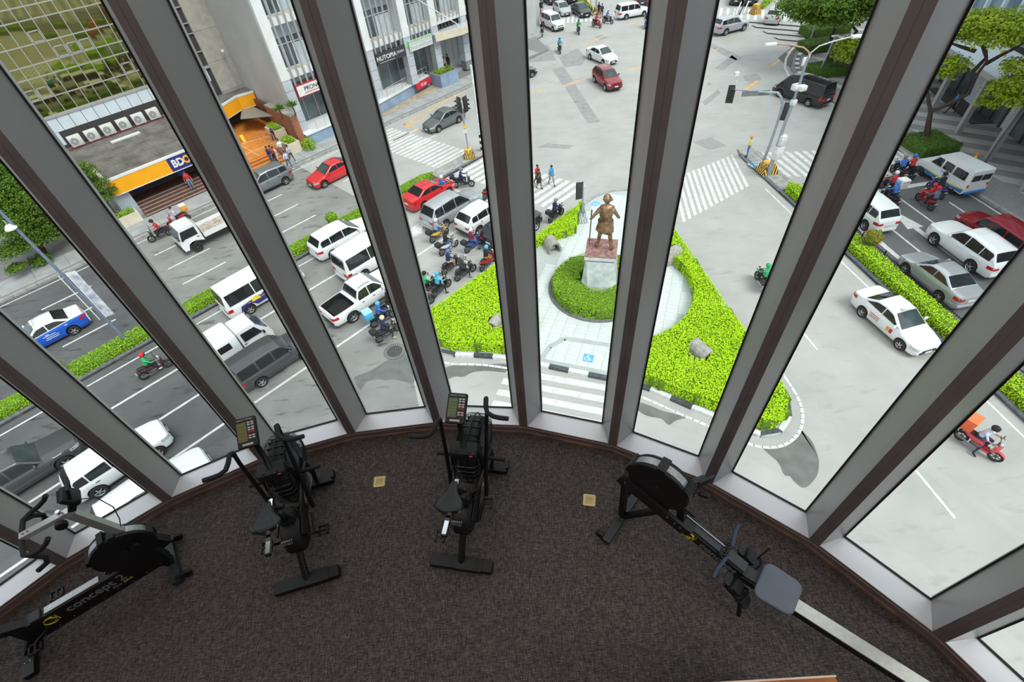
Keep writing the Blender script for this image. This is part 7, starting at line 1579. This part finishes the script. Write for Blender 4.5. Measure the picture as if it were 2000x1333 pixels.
    for s in (-1, 1):
        cg = MB()
        for r in [0.07+0.0145*i for i in range(18)]: cg.tube(arc((xf, zf), r, 0, 360, 28, y=s*(0.13-0.02*(r/0.33)**4)), 0.0022, 4, False)
        for i in range(40):
            a = 2*PI*i/40; cg.tube([(xf+0.07*math.cos(a), s*0.13, zf+0.07*math.sin(a)), (xf+0.26*math.cos(a), s*0.125, zf+0.26*math.sin(a)), (xf+0.335*math.cos(a), s*0.08, zf+0.335*math.sin(a)), (xf+0.337*math.cos(a), 0, zf+0.337*math.sin(a))], 0.0024, 4, False)
        cg.build('fan_cage', m_wire, o)
    MB().tube(arc((xf, zf), 0.338, 0, 360, 32), 0.008, 6, False).build('cage_rim', m_blk, o)
    # fork and the loop round the back of the fan
    mb = MB()
    for s in (-1, 1):
        mb.tube([(0.40, s*0.05, 0.42), (0.52, s*0.115, 0.52), (0.70, s*0.15, 0.62), (xf, s*0.155, zf)], 0.02, 8); mb.tube([(xf, s*0.155, zf), (1.0, s*0.14, 0.3), (1.0, s*0.1, 0.07)], 0.022, 8)
        mb.tube([(0.70, s*0.15, 0.62), (0.72, s*0.13, 0.80), (0.74, s*0.09, 0.90)], 0.022, 8)
    mb.tube([(0.52, -0.115, 0.54), (0.47, -0.06, 0.53), (0.46, 0, 0.53), (0.47, 0.06, 0.53), (0.52, 0.115, 0.54)], 0.014, 8); fr = mb.build('fork', m_blk, o, 50)
    mb = MB(); mb.rbox((0.70, 0, 0.90), (0.15, 0.25, 0.075), 0.03); mb.rbox((0.73, 0, 0.84), (0.10, 0.20, 0.07), 0.03); br = mb.build('mount_bracket', m_plast, o, 40)
    for s in (-0.06, 0.06): MB().disc((0.66, s, 0.94), 0.012, 0.01, 8).build('bolt', m_plast, br)
    MB().rbox((0.625, -0.08, 0.925), (0.012, 0.03, 0.012), 0.004).build('red_tab', m_redp, br)
    # handle arms, one pulled back and one pushed forward
    for s, sw, dz in ((1, swing[0], swing[2]), (-1, swing[1], swing[3])):
        tx, tz = 0.86+sw, 1.30+dz
        mb = MB(); mb.tube([(0.55, s*0.17, 0.36), (0.62, s*0.175, 0.55), (tx-0.03, s*0.18, tz-0.14), (tx, s*0.182, tz-0.03)], [0.021, 0.02, 0.018, 0.018], 8); am = mb.build('handle_arm', m_blk, o, 50)
        mb = MB(); mb.tube([(tx-0.005, s*0.182, tz-0.05), (tx, s*0.184, tz-0.01), (tx-0.03, s*0.19, tz+0.02), (tx-0.10, s*0.20, tz+0.005), (tx-0.15, s*0.225, tz-0.015), (tx-0.17, s*0.28, tz-0.03), (tx-0.175, s*0.34, tz-0.035), (tx-0.18, s*0.41, tz-0.03)], [0.02, 0.021, 0.021, 0.021, 0.021, 0.021, 0.021, 0.02], 10); mb.build('foam_grip', m_foam, am, 60)
        MB().tube([(0.80, s*0.15, 0.62), (0.80, s*0.33, 0.62)], 0.02, 10).build('foot_peg', m_rub, o, 50)
        MB().tube([(0.50, s*0.155, 0.35), (0.33, s*0.15, 0.33+s*0.05)], 0.012, 8).build('push_rod', m_blk, o, 50)
    # cranks and pedals
    for s, a in ((-1, crank), (1, crank+180)):
        ca, sa = math.cos(R(a))*0.17, math.sin(R(a))*0.17; cx, cz = 0.30, 0.32
        cr = MB().tube([(cx, s*0.10, cz), (cx, s*0.135, cz), (cx+ca, s*0.15, cz+sa)], 0.013, 8).build('crank', m_blk, o, 50)
        mb = MB(); px, pz = cx+ca, cz+sa
        for d in (-0.045, 0.045): mb.box((px+d, s*0.20, pz), (0.014, 0.09, 0.024)); mb.box((px, s*(0.20+d*0.9), pz), (0.10, 0.012, 0.024))
        mb.tube([(px, s*0.15, pz), (px, s*0.25, pz)], 0.012, 8); mb.build('pedal', m_plast, cr)
        for d in (-0.05, 0.05): MB().box((px+d, s*0.20, pz), (0.006, 0.05, 0.015)).build('reflector', m_bolt, cr)
    # seat post, slider, saddle
    MB().beam((0.40, 0, 0.45), (0.33, 0, 0.86), 0.045, 0.06, (1, 0, 0)).build('seat_post', m_blk, o)
    sl = MB().beam((-0.06, 0.0, 0.875), (0.42, 0.0, 0.875), 0.036, 0.036).build('seat_slider', m_chr, o)
    MB().box((-0.065, 0, 0.875), (0.012, 0.042, 0.042)).build('end_cap', m_plast, sl)
    for x, y, z in ((0.36, -0.07, 0.83), (0.27, -0.08, 0.86), (0.38, -0.06, 0.6)):
        k = MB(); k.lathe([(0.001, -0.02), (0.026, -0.02), (0.03, 0.0), (0.026, 0.02), (0.001, 0.02)], (x, y, z), 'Y', 10); k.tube([(x, y, z), (x, y+0.06, z)], 0.008, 6); k.build('knob', m_plast, o, 40)
    mb = MB(); nx = 18; rings = []
    for i in range(nx+1):
        t = i/nx; x = 0.085+0.29*t; w = interp([(0, 0.045), (0.05, 0.088), (0.14, 0.118), (0.26, 0.125), (0.40, 0.108), (0.52, 0.078), (0.64, 0.052), (0.8, 0.038), (0.94, 0.030), (1, 0.016)], t)
        zc = 0.945+0.022*max(0, 0.35-t)/0.35+0.012*max(0, t-0.6)-(0.012 if i in (0, nx) else 0); row = []
        for k in range(16):
            a = 2*PI*k/16; cy, cz = math.cos(a), math.sin(a); yy = w*math.copysign(abs(cy)**0.8, cy); zz = (0.034*min(1, w/0.05))*math.copysign(abs(cz)**0.7, cz) if cz > 0 else 0.045*cz*min(1, w/0.05)
            row.append((x, yy, zc+zz-(0.011*math.exp(-(yy/0.018)**2) if cz > 0.3 else 0)))
        rings.append(row)
    vs = [p for r_ in rings for p in r_]; fs = [tuple(range(16)), tuple(range(nx*16, nx*16+16))[::-1]]
    for i in range(nx):
        for j in range(16): fs.append((i*16+j, i*16+(j+1) % 16, i*16+16+(j+1) % 16, i*16+16+j))
    mb._add(vs, [f[::-1] for f in fs]); sd = mb.build('saddle', m_sad, o, 70)
    text_part('lettering', 'ASSAULT', 0.016, m_print, sd, frame((0.13, -0.105, 0.965), (-0.6, 0.0, 0.0), (0, 0.5, 0.8)), 0.001)
    # console
    MB().tube([(0.70, 0.0, 0.92), (0.80, 0.03, 1.0), (0.84, 0.04, 1.12), (0.86, 0.04, 1.24)], 0.026, 10).build('console_post', m_blk, o, 50)
    Mc = Matrix.Translation((0.86, 0.04, 1.31)) @ Matrix.Rotation(R(-28), 4, 'Y') @ Matrix.Rotation(R(90), 4, 'Z') @ Matrix.Rotation(R(180), 4, 'Z')
    # console plane: local x to the rider's right, local y away from the rider, local z up off the face
    mb = MB(); mb.M = Mc; mb.rbox((0, 0, 0), (0.175, 0.265, 0.04), 0.018); co = mb.build('console', m_plast, o, 40)
    mb = MB(); mb.M = Mc; mb.box((-0.032, 0.005, 0.021), (0.078, 0.165, 0.004)); sc = mb.build('screen', lcd, co)
    mb = MB(); mb.M = Mc
    for i in range(5): mb.box((-0.032, -0.06+0.028*i, 0.0235), (0.074, 0.0018, 0.001))
    mb.build('screen_lines', m_plast, co)
    k = 0
    for x in (0.028, 0.058):
        for y in (0.08, 0.06, 0.035, 0.015, -0.005, -0.035, -0.055):
            mb = MB(); mb.M = Mc; mb.rbox((x, y, 0.022), (0.024, 0.013, 0.004), 0.003); mb.build('button', m_redp if (k % 7 == 4) else m_print, co); k += 1
    mb = MB(); mb.M = Mc; mb.rbox((0.0, -0.105, 0.021), (0.09, 0.018, 0.004), 0.006); mb.build('button_row', m_print, co)
    text_part('lettering', 'ASSAULT FITNESS', 0.017, m_print, co, Mc @ Matrix.Translation((0, 0.11, 0.0215)), 0.001)
    return o
air_bike('fan_bike', 'black fan bike with an olive screen, left of the two by the curved window', (-2.14, 1.667, FLOOR), R(101.5), m_lcd, (-0.12, 0.04, -0.05, -0.04), -62)
air_bike('fan_bike', 'black fan bike in the middle, its right handle pushed forward', (-0.70, 1.66, FLOOR), R(76.5), m_lcd2, (-0.08, 0.16, -0.05, -0.02))

m_steel = mat('perforated_steel', (0.42, 0.42, 0.42), 0.35, 0.8, 0.15, 60)
m_alur = mat('brushed_aluminium_rail', (0.62, 0.60, 0.55), 0.28, 0.85, 0.06, 30)
m_navy = mat('navy_grip', (0.03, 0.055, 0.10), 0.5, 0, 0.1, 9)
m_slate = mat('slate_blue_pad', (0.13, 0.15, 0.20), 0.55, 0, 0.06, 5)
m_yel = mat('yellow_print', (0.62, 0.50, 0.02), 0.5)
m_grey_p = mat('grey_print', (0.22, 0.22, 0.22), 0.5)
m_grey_a = mat('silver_painted_tube', (0.50, 0.50, 0.52), 0.35, 0.6, 0.05)
def flywheel(o, c, r, w, bands):
    mb = MB(); mb.lathe([(0.02, -w/2), (r*0.97, -w/2), (r, -w/2+0.012), (r, -w*0.28), (r*0.965, -w*0.26), (r*0.965, w*0.26), (r, w*0.28), (r, w/2-0.012), (r*0.97, w/2), (0.02, w/2)], c, 'Y', 40)
    fw = mb.build('flywheel_housing', m_blk, o, 40)
    for a0, a1 in bands:
        n = 10; mb = MB()
        for i in range(n):
            a, b = R(a0+(a1-a0)*i/n), R(a0+(a1-a0)*(i+1)/n); q = r*0.985
            mb.slab([(c[0]+q*math.cos(a), c[1]-w*0.25, c[2]+q*math.sin(a)), (c[0]+q*math.cos(b), c[1]-w*0.25, c[2]+q*math.sin(b)), (c[0]+q*math.cos(b), c[1]+w*0.25, c[2]+q*math.sin(b)), (c[0]+q*math.cos(a), c[1]+w*0.25, c[2]+q*math.sin(a))], (-0.004*math.cos(a), 0, -0.004*math.sin(a)))
        mb.build('perforated_band', m_steel, fw)
        for a in (a0-6, a1+6):
            a = R(a); mb = MB(); mb.box((c[0]+r*math.cos(a), c[1], c[2]+r*math.sin(a)), (0.035, w*1.02, 0.05), ry=-a); mb.build('clamp', m_plast, fw)
    for s in (-1, 1):
        MB().lathe([(0.001, 0), (0.035, 0), (0.035, s*0.012), (0.001, s*0.012)], (c[0], c[1]+s*w/2, c[2]), 'Y', 12).build('hub', m_plast, fw)
    return fw
# rowing machine: x runs from the front foot back along the rail
m_dkp = mat('dark_grey_plastic', (0.028, 0.030, 0.036), 0.5)
ro = thing('rowing_machine', 'black rowing machine with a slate blue seat and long silver rail', 'rowing machine', (0.865, 1.934, FLOOR), R(-43.1))
mb = MB(); mb.beam((0, -0.30, 0.035), (0, 0.30, 0.035), 0.075, 0.05); ff = mb.build('front_foot', m_dkp, ro)
MB().box((0, 0, 0.064), (0.085, 0.11, 0.01)).build('joint_plate', m_dkp, ff)
for s in (-1, 1): MB().lathe([(0.012, -0.02), (0.042, -0.02), (0.042, 0.02), (0.012, 0.02), (0.012, -0.02)], (-0.075, s*0.27, 0.045), 'Y', 16).build('transport_wheel', m_rub, ff, 40)
MB().beam((0, 0, 0.06), (-0.035, 0, 0.84), 0.06, 0.05, (1, 0, 0)).build('front_leg', m_blk, ro)
MB().beam((0.02, 0.0, 0.08), (0.36, 0, 0.68), 0.045, 0.045, (1, 0, 0)).build('front_leg', m_blk, ro)
for y, x in ((-0.03, -0.02), (0.03, -0.02), (-0.03, 0.02), (0.03, 0.02)): MB().disc((x, y, 0.072), 0.006, 0.006, 6).build('bolt', m_bolt, ff)
zb_ = lambda x: 0.87-0.335*(x+0.05)
mb = MB()
for y in (-0.07, 0.07): mb.beam((-0.06, y, zb_(-0.06)), (0.56, y, zb_(0.56)), 0.03, 0.13)
mb.beam((0.50, 0, zb_(0.50)), (0.60, 0, zb_(0.60)), 0.15, 0.10); bm = mb.build('frame_beam', m_blk, ro)
fw_ = flywheel(ro, (0.25, 0.0, 1.04), 0.255, 0.12, ((100, 155), (42, 84), (-12, 24)))
for x in (0.0, 0.40, 0.47, 0.52): MB().disc((x, -0.087, zb_(x)+0.02), 0.007, 0.006, 6, 'Y').build('bolt', m_bolt, bm)
mb = MB(); mb.beam((0.50, 0, zb_(0.50)+0.03), (1.06, 0, zb_(1.06)+0.03), 0.085, 0.04); mb.build('chain_channel', mat('dark_slate_plastic', (0.030, 0.036, 0.046), 0.45), ro, 40)
MB().tube([(0.36, 0.02, zb_(0.36)+0.06), (0.90, 0.02, zb_(0.90)+0.06)], 0.006, 6).build('chain', m_bolt, ro)
mb = MB(); mb.beam((0.56, -0.045, zb_(0.56)-0.03), (1.06, -0.045, zb_(1.06)-0.03), 0.025, 0.115); tp = mb.build('side_plate', m_blk, ro)
dxr = Vector((1, 0, -0.335)).normalized(); dzr = Vector((0.335, 0, 1)).normalized()
text_part('lettering', 'concept', 0.105, m_grey_p, tp, frame(Vector((0.86, -0.0590, zb_(0.86)-0.035)), dxr, dzr), 0.001, 'CENTER', 0.0, 0.98, 0.002)
lgc = Vector((0.605, -0.0595, zb_(0.605)-0.03)); lq = lambda a, b: lgc+dxr*a+dzr*b
lg = MB(); lg.tube([lq(0.05*math.cos(R(a))*1.0, 0.042*math.sin(R(a))) for a in range(60, 301, 20)], 0.011, 4, flat=(1, .2)); lg.tube([lq(0.0, 0.04), lq(0.04, 0), lq(0.0, -0.04)], 0.009, 4, flat=(1, .2)); lg.tube([lq(0.045, 0.04), lq(0.045, -0.04)], 0.009, 4, flat=(1, .2)); lg.build('logo', m_yel, tp)
# rail and seat
mb = MB(); mb.beam((1.02, 0, 0.40), (2.55, 0, 0.385), 0.075, 0.10); rl = mb.build('monorail', m_blk, ro)
MB().beam((1.04, 0, 0.458), (2.55, 0, 0.443), 0.098, 0.016).build('rail_track', m_alur, rl)
mb = MB(); mb.beam((2.46, 0, 0.38), (2.50, 0, 0.05), 0.05, 0.05, (1, 0, 0)); mb.beam((2.50, -0.2, 0.03), (2.50, 0.2, 0.03), 0.05, 0.05); mb.build('rear_leg', m_blk, ro)
mb = MB(); rr_ = []; SX = 1.315
for z, s in ((0.488, 0.90), (0.500, 0.98), (0.520, 1.0), (0.533, 0.985), (0.539, 0.92)):
    ring_ = []
    for cx, cy, a0 in ((0.085, 0.085, 0), (-0.085, 0.095, 90), (-0.085, -0.095, 180), (0.085, -0.085, 270)):
        for i in range(5): a = R(a0+90*i/4); ring_.append((SX+s*(cx+0.06*math.cos(a)), s*(cy+0.06*math.sin(a)), z))
    rr_.append(ring_)
vs = [p for r_ in rr_ for p in r_]; k = 20; fs = [tuple(range(k))[::-1]]
for L in range(4):
    for i in range(k): fs.append((L*k+i, L*k+(i+1) % k, L*k+k+(i+1) % k, L*k+k+i))
vs.append((SX, 0, 0.530)); fs += [(4*k+i, 4*k+(i+1) % k, 5*k) for i in range(k)]
mb._add(vs, fs); se = mb.build('seat', m_slate, ro, 55)
MB().box((SX, 0, 0.477), (0.16, 0.11, 0.03)).build('carriage', m_blk, se)
# foot stretchers
for s in (-1, 1):
    Mf = Matrix.Translation((1.09, s*0.145, 0.38)) @ Matrix.Rotation(R(38), 4, 'Y')
    mb = MB(); mb.M = Mf; mb.rbox((0, 0, 0), (0.30, 0.115, 0.02), 0.03); fp = mb.build('footplate', m_plast, ro, 40)
    mb = MB(); mb.M = Mf; mb.rbox((-0.07, 0, 0.04), (0.10, 0.12, 0.07), 0.025); mb.build('heel_cup', m_plast, fp, 40)
    mb = MB(); mb.M = Mf; mb.rbox((-0.155, 0, 0.035), (0.075, 0.10, 0.014), 0.02); hp = mb.build('toe_plate', m_dkp, fp, 40)
    mb = MB(); mb.M = Mf
    for i in range(3):
        for j in (-0.025, 0.0, 0.025): mb.disc((-0.175+0.02*i, j, 0.0435), 0.0045, 0.003, 6)
    mb.build('adjust_holes', m_rub, hp)
    mb = MB(); mb.M = Mf; mb.tube([(0.02, -0.065, 0), (0.02, -0.05, 0.06), (0.02, 0.0, 0.085), (0.02, 0.05, 0.06), (0.02, 0.065, 0)], 0.014, 6, flat=(1, 0.3)); mb.tube([(0.02, s*0.06, 0.03), (0.0, s*0.10, 0.09), (-0.03, s*0.13, 0.15)], 0.012, 6, flat=(1, 0.3)); mb.build('strap', m_rub, fp)
    MB().beam((1.13, s*0.14, 0.33), (1.20, s*0.16, 0.03), 0.03, 0.03, (1, 0, 0)).build('foot_bracket', m_blk, ro)
MB().rbox((1.00, 0, 0.535), (0.13, 0.09, 0.02), 0.01, ry=R(14)).build('front_cover', m_slate, ro)
MB().rbox((1.13, 0, 0.485), (0.16, 0.10, 0.03), 0.01).build('centre_cover', m_dkp, ro)
# handle lying across the rail
hz = 0.62; hx = 0.90; mb = MB(); mb.tube([(hx-0.015, 0.26, hz), (hx-0.015, 0.18, hz), (hx, 0.10, hz), (hx+0.01, 0.05, hz)], [0.016, 0.017, 0.016, 0.013], 10); mb.tube([(hx+0.01, -0.05, hz), (hx, -0.10, hz), (hx-0.015, -0.18, hz), (hx-0.015, -0.26, hz)], [0.013, 0.016, 0.017, 0.016], 10); hd = mb.build('handle', m_navy, ro, 60)
mb = MB(); mb.tube([(hx+0.012, -0.085, hz), (hx-0.045, -0.06, hz), (hx-0.045, 0.06, hz), (hx+0.012, 0.085, hz)], 0.008, 6); mb.box((hx, 0, hz), (0.02, 0.16, 0.02))
for y in (-0.05, -0.02, 0.02, 0.05): mb.box((hx-0.02, y, hz), (0.05, 0.008, 0.02))
mb.build('handle_bracket', m_plast, hd)
mb = MB(); mb.beam((hx-0.03, 0.03, 0.55), (hx-0.03, 0.03, 0.61), 0.02, 0.02, (1, 0, 0)); mb.beam((hx-0.03, -0.03, 0.55), (hx-0.03, -0.03, 0.61), 0.02, 0.02, (1, 0, 0)); mb.build('handle_hook', m_plast, ro)
# monitor on its folded arm
mb = MB(); mb.beam((0.50, -0.02, 0.70), (0.47, 0.0, 0.86), 0.08, 0.06, (1, 0, 0)); mb.build('arm_bracket', m_blk, ro)
am = MB().tube([(0.47, 0.0, 0.84), (0.47, 0.08, 0.85), (0.47, 0.17, 0.87)], [0.038, 0.034, 0.03], 8).build('monitor_arm', m_blk, ro, 50)
MB().tube([(0.45, 0.11, 0.84), (0.44, 0.13, 0.95)], 0.008, 6).build('pivot_pin', m_bolt, am)
mb = MB(); mb.rbox((0.48, 0.25, 0.90), (0.13, 0.055, 0.12), 0.02, rz=R(60)); mn = mb.build('monitor', m_dkp, ro, 40)
MB().box((0.505, 0.235, 0.905), (0.10, 0.006, 0.085), R(60)).build('screen', mat('dark_screen', (0.06, 0.065, 0.07), 0.25), mn)
mb = MB(); mb.rbox((0.53, 0.28, 0.93), (0.16, 0.022, 0.09), 0.01, rz=R(60)); mb.build('device_holder', m_dkp, ro, 40)
mb = MB(); mb.rbox((0.56, 0.22, 0.83), (0.09, 0.05, 0.03), 0.015, rz=R(20)); mb.build('clip_arm', m_plast, ro, 40)
# stationary bike at the lower left: x forward, origin on the floor under the rear foot
be = thing('stationary_bike', 'black stationary bike with a silver handlebar stem in the lower left corner', 'exercise bike', (-4.5, 1.38, FLOOR), R(32))
LB = 1.15
mb = MB(); mb.beam((LB, -0.25, 0.05), (LB, 0.25, 0.05), 0.075, 0.06); ft = mb.build('front_foot', m_dkp, be)
for s in (-1, 1):
    MB().lathe([(0.001, -0.014), (0.045, -0.014), (0.045, 0.014), (0.001, 0.014)], (LB+0.09, s*0.22, 0.06), 'Y', 14).build('transport_wheel', m_rub, ft, 40)
    MB().box((LB+0.05, s*0.22, 0.08), (0.10, 0.035, 0.03)).build('wheel_bracket', m_blk, ft)
MB().beam((LB, 0, 0.06), (LB-0.06, 0, 0.24), 0.09, 0.06, (1, 0, 0)).build('front_leg', m_blk, be)
mb = MB(); mb.beam((-0.06, -0.25, 0.04), (-0.06, 0.25, 0.04), 0.085, 0.06); ft = mb.build('rear_foot', m_blk, be)
for s in (-1, 1):
    MB().box((-0.06, s*0.20, 0.073), (0.087, 0.11, 0.008)).build('foot_cap', m_dkp, ft)
    for d in (-0.02, 0.02): MB().disc((-0.06+d, s*0.13, 0.076), 0.006, 0.006, 6).build('bolt', m_bolt, ft)
mb = MB(); mb.beam((-0.06, 0, 0.05), (0.12, 0, 0.26), 0.11, 0.07, (1, 0, 0)); mb.build('rear_leg', m_blk, be)
mb = MB(); mb.beam((0.04, 0, 0.27), (LB+0.03, 0, 0.27), 0.095, 0.25); bm = mb.build('main_beam', m_blk, be)
text_part('lettering', 'concept 2', 0.13, m_grey_p, bm, frame((0.63, -0.049, 0.31), (1, 0, 0), (0, 0, 1)), 0.001, 'CENTER', 0.0, 0.90, 0.002)
text_part('lettering', 'Bike', 0.042, m_grey_p, bm, frame((0.76, -0.049, 0.235), (1, 0, 0), (0, 0, 1)), 0.001)
text_part('lettering', 'ERG', 0.042, m_yel, bm, frame((0.85, -0.049, 0.235), (1, 0, 0), (0, 0, 1)), 0.001)
lg = MB(); lg.tube([(0.28+0.055*math.cos(R(a)), -0.05, 0.305+0.045*math.sin(R(a))) for a in range(60, 301, 20)], 0.010, 4, flat=(1, .2)); lg.tube([(0.275, -0.05, 0.35), (0.32, -0.05, 0.305), (0.275, -0.05, 0.26)], 0.008, 4, flat=(1, .2)); lg.tube([(0.325, -0.05, 0.345), (0.325, -0.05, 0.265)], 0.009, 4, flat=(1, .2)); lg.build('logo', m_yel, bm)
for i in range(9): MB().disc((0.14+0.12*i, -0.049, 0.165+0.012*(i % 3)), 0.005, 0.005, 6, 'Y').build('bolt', m_bolt, bm)
MB().box((0.50, 0, 0.40), (0.42, 0.06, 0.012)).build('top_strip', m_grey_a, bm)
for x in (0.34, 0.5, 0.66): MB().disc((x, 0, 0.407), 0.009, 0.004, 8).build('rivet', m_bolt, bm)
MB().rbox((0.22, 0, 0.40), (0.08, 0.10, 0.03), 0.01).build('clamp_plate', m_dkp, bm)
flywheel(be, (1.04, 0.0, 0.60), 0.245, 0.12, ((20, 75), (105, 150), (165, 205)))
MB().beam((1.27, 0, 0.36), (1.15, 0, 0.68), 0.080, 0.085, (1, 0, 0)).build('head_tube', m_blk, be)
st = MB().beam((1.17, 0, 0.62), (1.06, 0, 1.28), 0.062, 0.062, (1, 0, 0)).build('stem_post', m_grey_a, be)
sl = MB().beam((1.10, 0, 1.30), (0.74, 0, 1.30), 0.055, 0.045).build('handlebar_slider', mat('bright_silver_tube', (0.72, 0.73, 0.76), 0.25, 0.6, 0.04), be)
for x in (0.77, 0.80): MB().disc((x, 0, 1.326), 0.006, 0.006, 6).build('bolt', m_redp, sl)
MB().tube([(1.02, 0.0, 1.31), (1.02, 0.0, 1.36)], 0.018, 8).build('lock_pin', m_chr, sl)
for x, y, z in ((0.99, -0.06, 1.27), (1.14, -0.08, 0.62)):
    k = MB(); k.lathe([(0.001, -0.02), (0.04, -0.02), (0.043, 0), (0.036, 0.02), (0.001, 0.02)], (x, y, z), 'Y', 10); k.tube([(x, y, z), (x, y+0.05, z)], 0.01, 6); k.build('knob', m_plast, be, 40)
for s in (-1, 1):
    mb = MB(); mb.tube([(0.74, 0, 1.285), (0.74, s*0.10, 1.285), (0.75, s*0.17, 1.29), (0.80, s*0.205, 1.29), (0.86, s*0.215, 1.30), (0.92, s*0.215, 1.33), (0.96, s*0.215, 1.37)], 0.0185, 10); hb = mb.build('handlebar', m_foam, be, 60)
    mb = MB(); mb.tube([(0.755, s*0.17, 1.285), (0.80, s*0.20, 1.25), (0.83, s*0.21, 1.20), (0.80, s*0.21, 1.14), (0.72, s*0.21, 1.11)], 0.0185, 10); mb.build('drop_grip', m_foam, hb, 60)
mb = MB(); mb.rbox((1.16, 0, 1.44), (0.06, 0.15, 0.13), 0.02, ry=R(-25)); mn = mb.build('monitor', m_plast, be, 40)
MB().box((1.127, 0, 1.455), (0.006, 0.12, 0.09), ry=R(-25)).build('screen', mat('dark_screen', (0.06, 0.065, 0.07), 0.25), mn)
mb = MB(); mb.beam((1.09, 0, 1.31), (1.16, 0, 1.40), 0.06, 0.05, (1, 0, 0)); mb.build('monitor_mount', m_plast, be)
mb = MB(); mb.tube([(1.18, -0.06, 1.47), (1.22, -0.06, 1.56), (1.22, 0.06, 1.56), (1.18, 0.06, 1.47)], 0.014, 6); mb.build('device_holder', m_plast, be)
MB().tube([(1.20, -0.05, 1.42), (1.30, -0.09, 1.38), (1.31, -0.09, 1.20), (1.24, -0.05, 1.0), (1.19, -0.04, 0.90)], 0.004, 6).build('cable', m_rub, be)
mb = MB(); mb.beam((0.14, 0, 0.36), (-0.22, 0.0, 0.62), 0.075, 0.075, (0, 0, 1)); mb.build('seat_tube', m_blk, be)
MB().beam((-0.20, 0, 0.58), (-0.27, 0.0, 0.92), 0.045, 0.05, (1, 0, 0)).build('seat_post', m_grey_a, be)
mb = MB(); mb.ball((-0.30, 0, 0.97), 0.13, 14, 8, (1.05, 0.85, 0.32)); mb.build('saddle', m_sad, be, 60)
mb = MB(); mb.ball((-0.16, 0, 0.975), 0.055, 10, 6, (1.6, 0.7, 0.5)); mb.build('saddle_nose', m_sad, be, 60)
for s, a in ((-1, 205), (1, 25)):
    ca, sa = math.cos(R(a))*0.14, math.sin(R(a))*0.14; cx, cz = 0.22, 0.27
    cr = MB().tube([(cx, s*0.05, cz), (cx, s*0.09, cz), (cx+ca, s*0.10, cz+sa)], 0.013, 8).build('crank', m_blk, be, 50)
    mb = MB(); px, pz = cx+ca, cz+sa
    for d in (-0.045, 0.045): mb.box((px+d, s*0.15, pz), (0.014, 0.09, 0.024)); mb.box((px, s*(0.15+d*0.9), pz), (0.10, 0.012, 0.024))
    mb.tube([(px, s*0.10, pz), (px, s*0.20, pz)], 0.012, 8); mb.build('pedal', m_plast, cr)
# brass floor boxes
m_brass = mat('brass_plate', (0.62, 0.47, 0.22), 0.35, 0.6, 0.08, 9); m_brass2 = mat('brass_inset', (0.50, 0.34, 0.14), 0.35, 0.6, 0.1, 9)
for c, a, lab in (((-1.58, 2.62), R(0), 'square brass floor socket plate between the two fan bikes'), ((0.592, 2.152), R(-14), 'square brass floor socket plate left of the rowing machine'), ((-0.475, 2.50), R(-12), 'square brass floor socket plate half hidden by the middle fan bike')):
    o = thing('floor_socket', lab, 'floor socket', (c[0], c[1], FLOOR), a)
    MB().rbox((0, 0, 0.003), (0.125, 0.125, 0.006), 0.015).build('plate', m_brass, o)
    MB().box((0, 0, 0.007), (0.07, 0.07, 0.003)).build('lid', m_brass2, o)
# orange-brown wooden top at the lower edge
o = thing('wooden_counter', 'orange brown varnished wooden counter top at the bottom edge of the view', 'counter', (1.165, 0.155, FLOOR), R(-2.5))
m_wood = mat('orange_varnished_wood', (0.42, 0.13, 0.03), 0.3, 0, 0.3, 4, col2=(0.24, 0.07, 0.02))
MB().rbox((0, 0, 0.85), (1.25, 0.6, 0.04), 0.02).build('top', m_wood, o); MB().box((0, 0, 0.415), (1.15, 0.5, 0.83)).build('cabinet', mat('brown_wood', (0.18, 0.07, 0.03), 0.5, 0, 0.2, 4), o)
MB().rbox((0, 0.295, 0.871), (1.25, 0.012, 0.004), 0.003).build('edge_strip', mat('pale_edge', (0.75, 0.55, 0.45), 0.4), o)
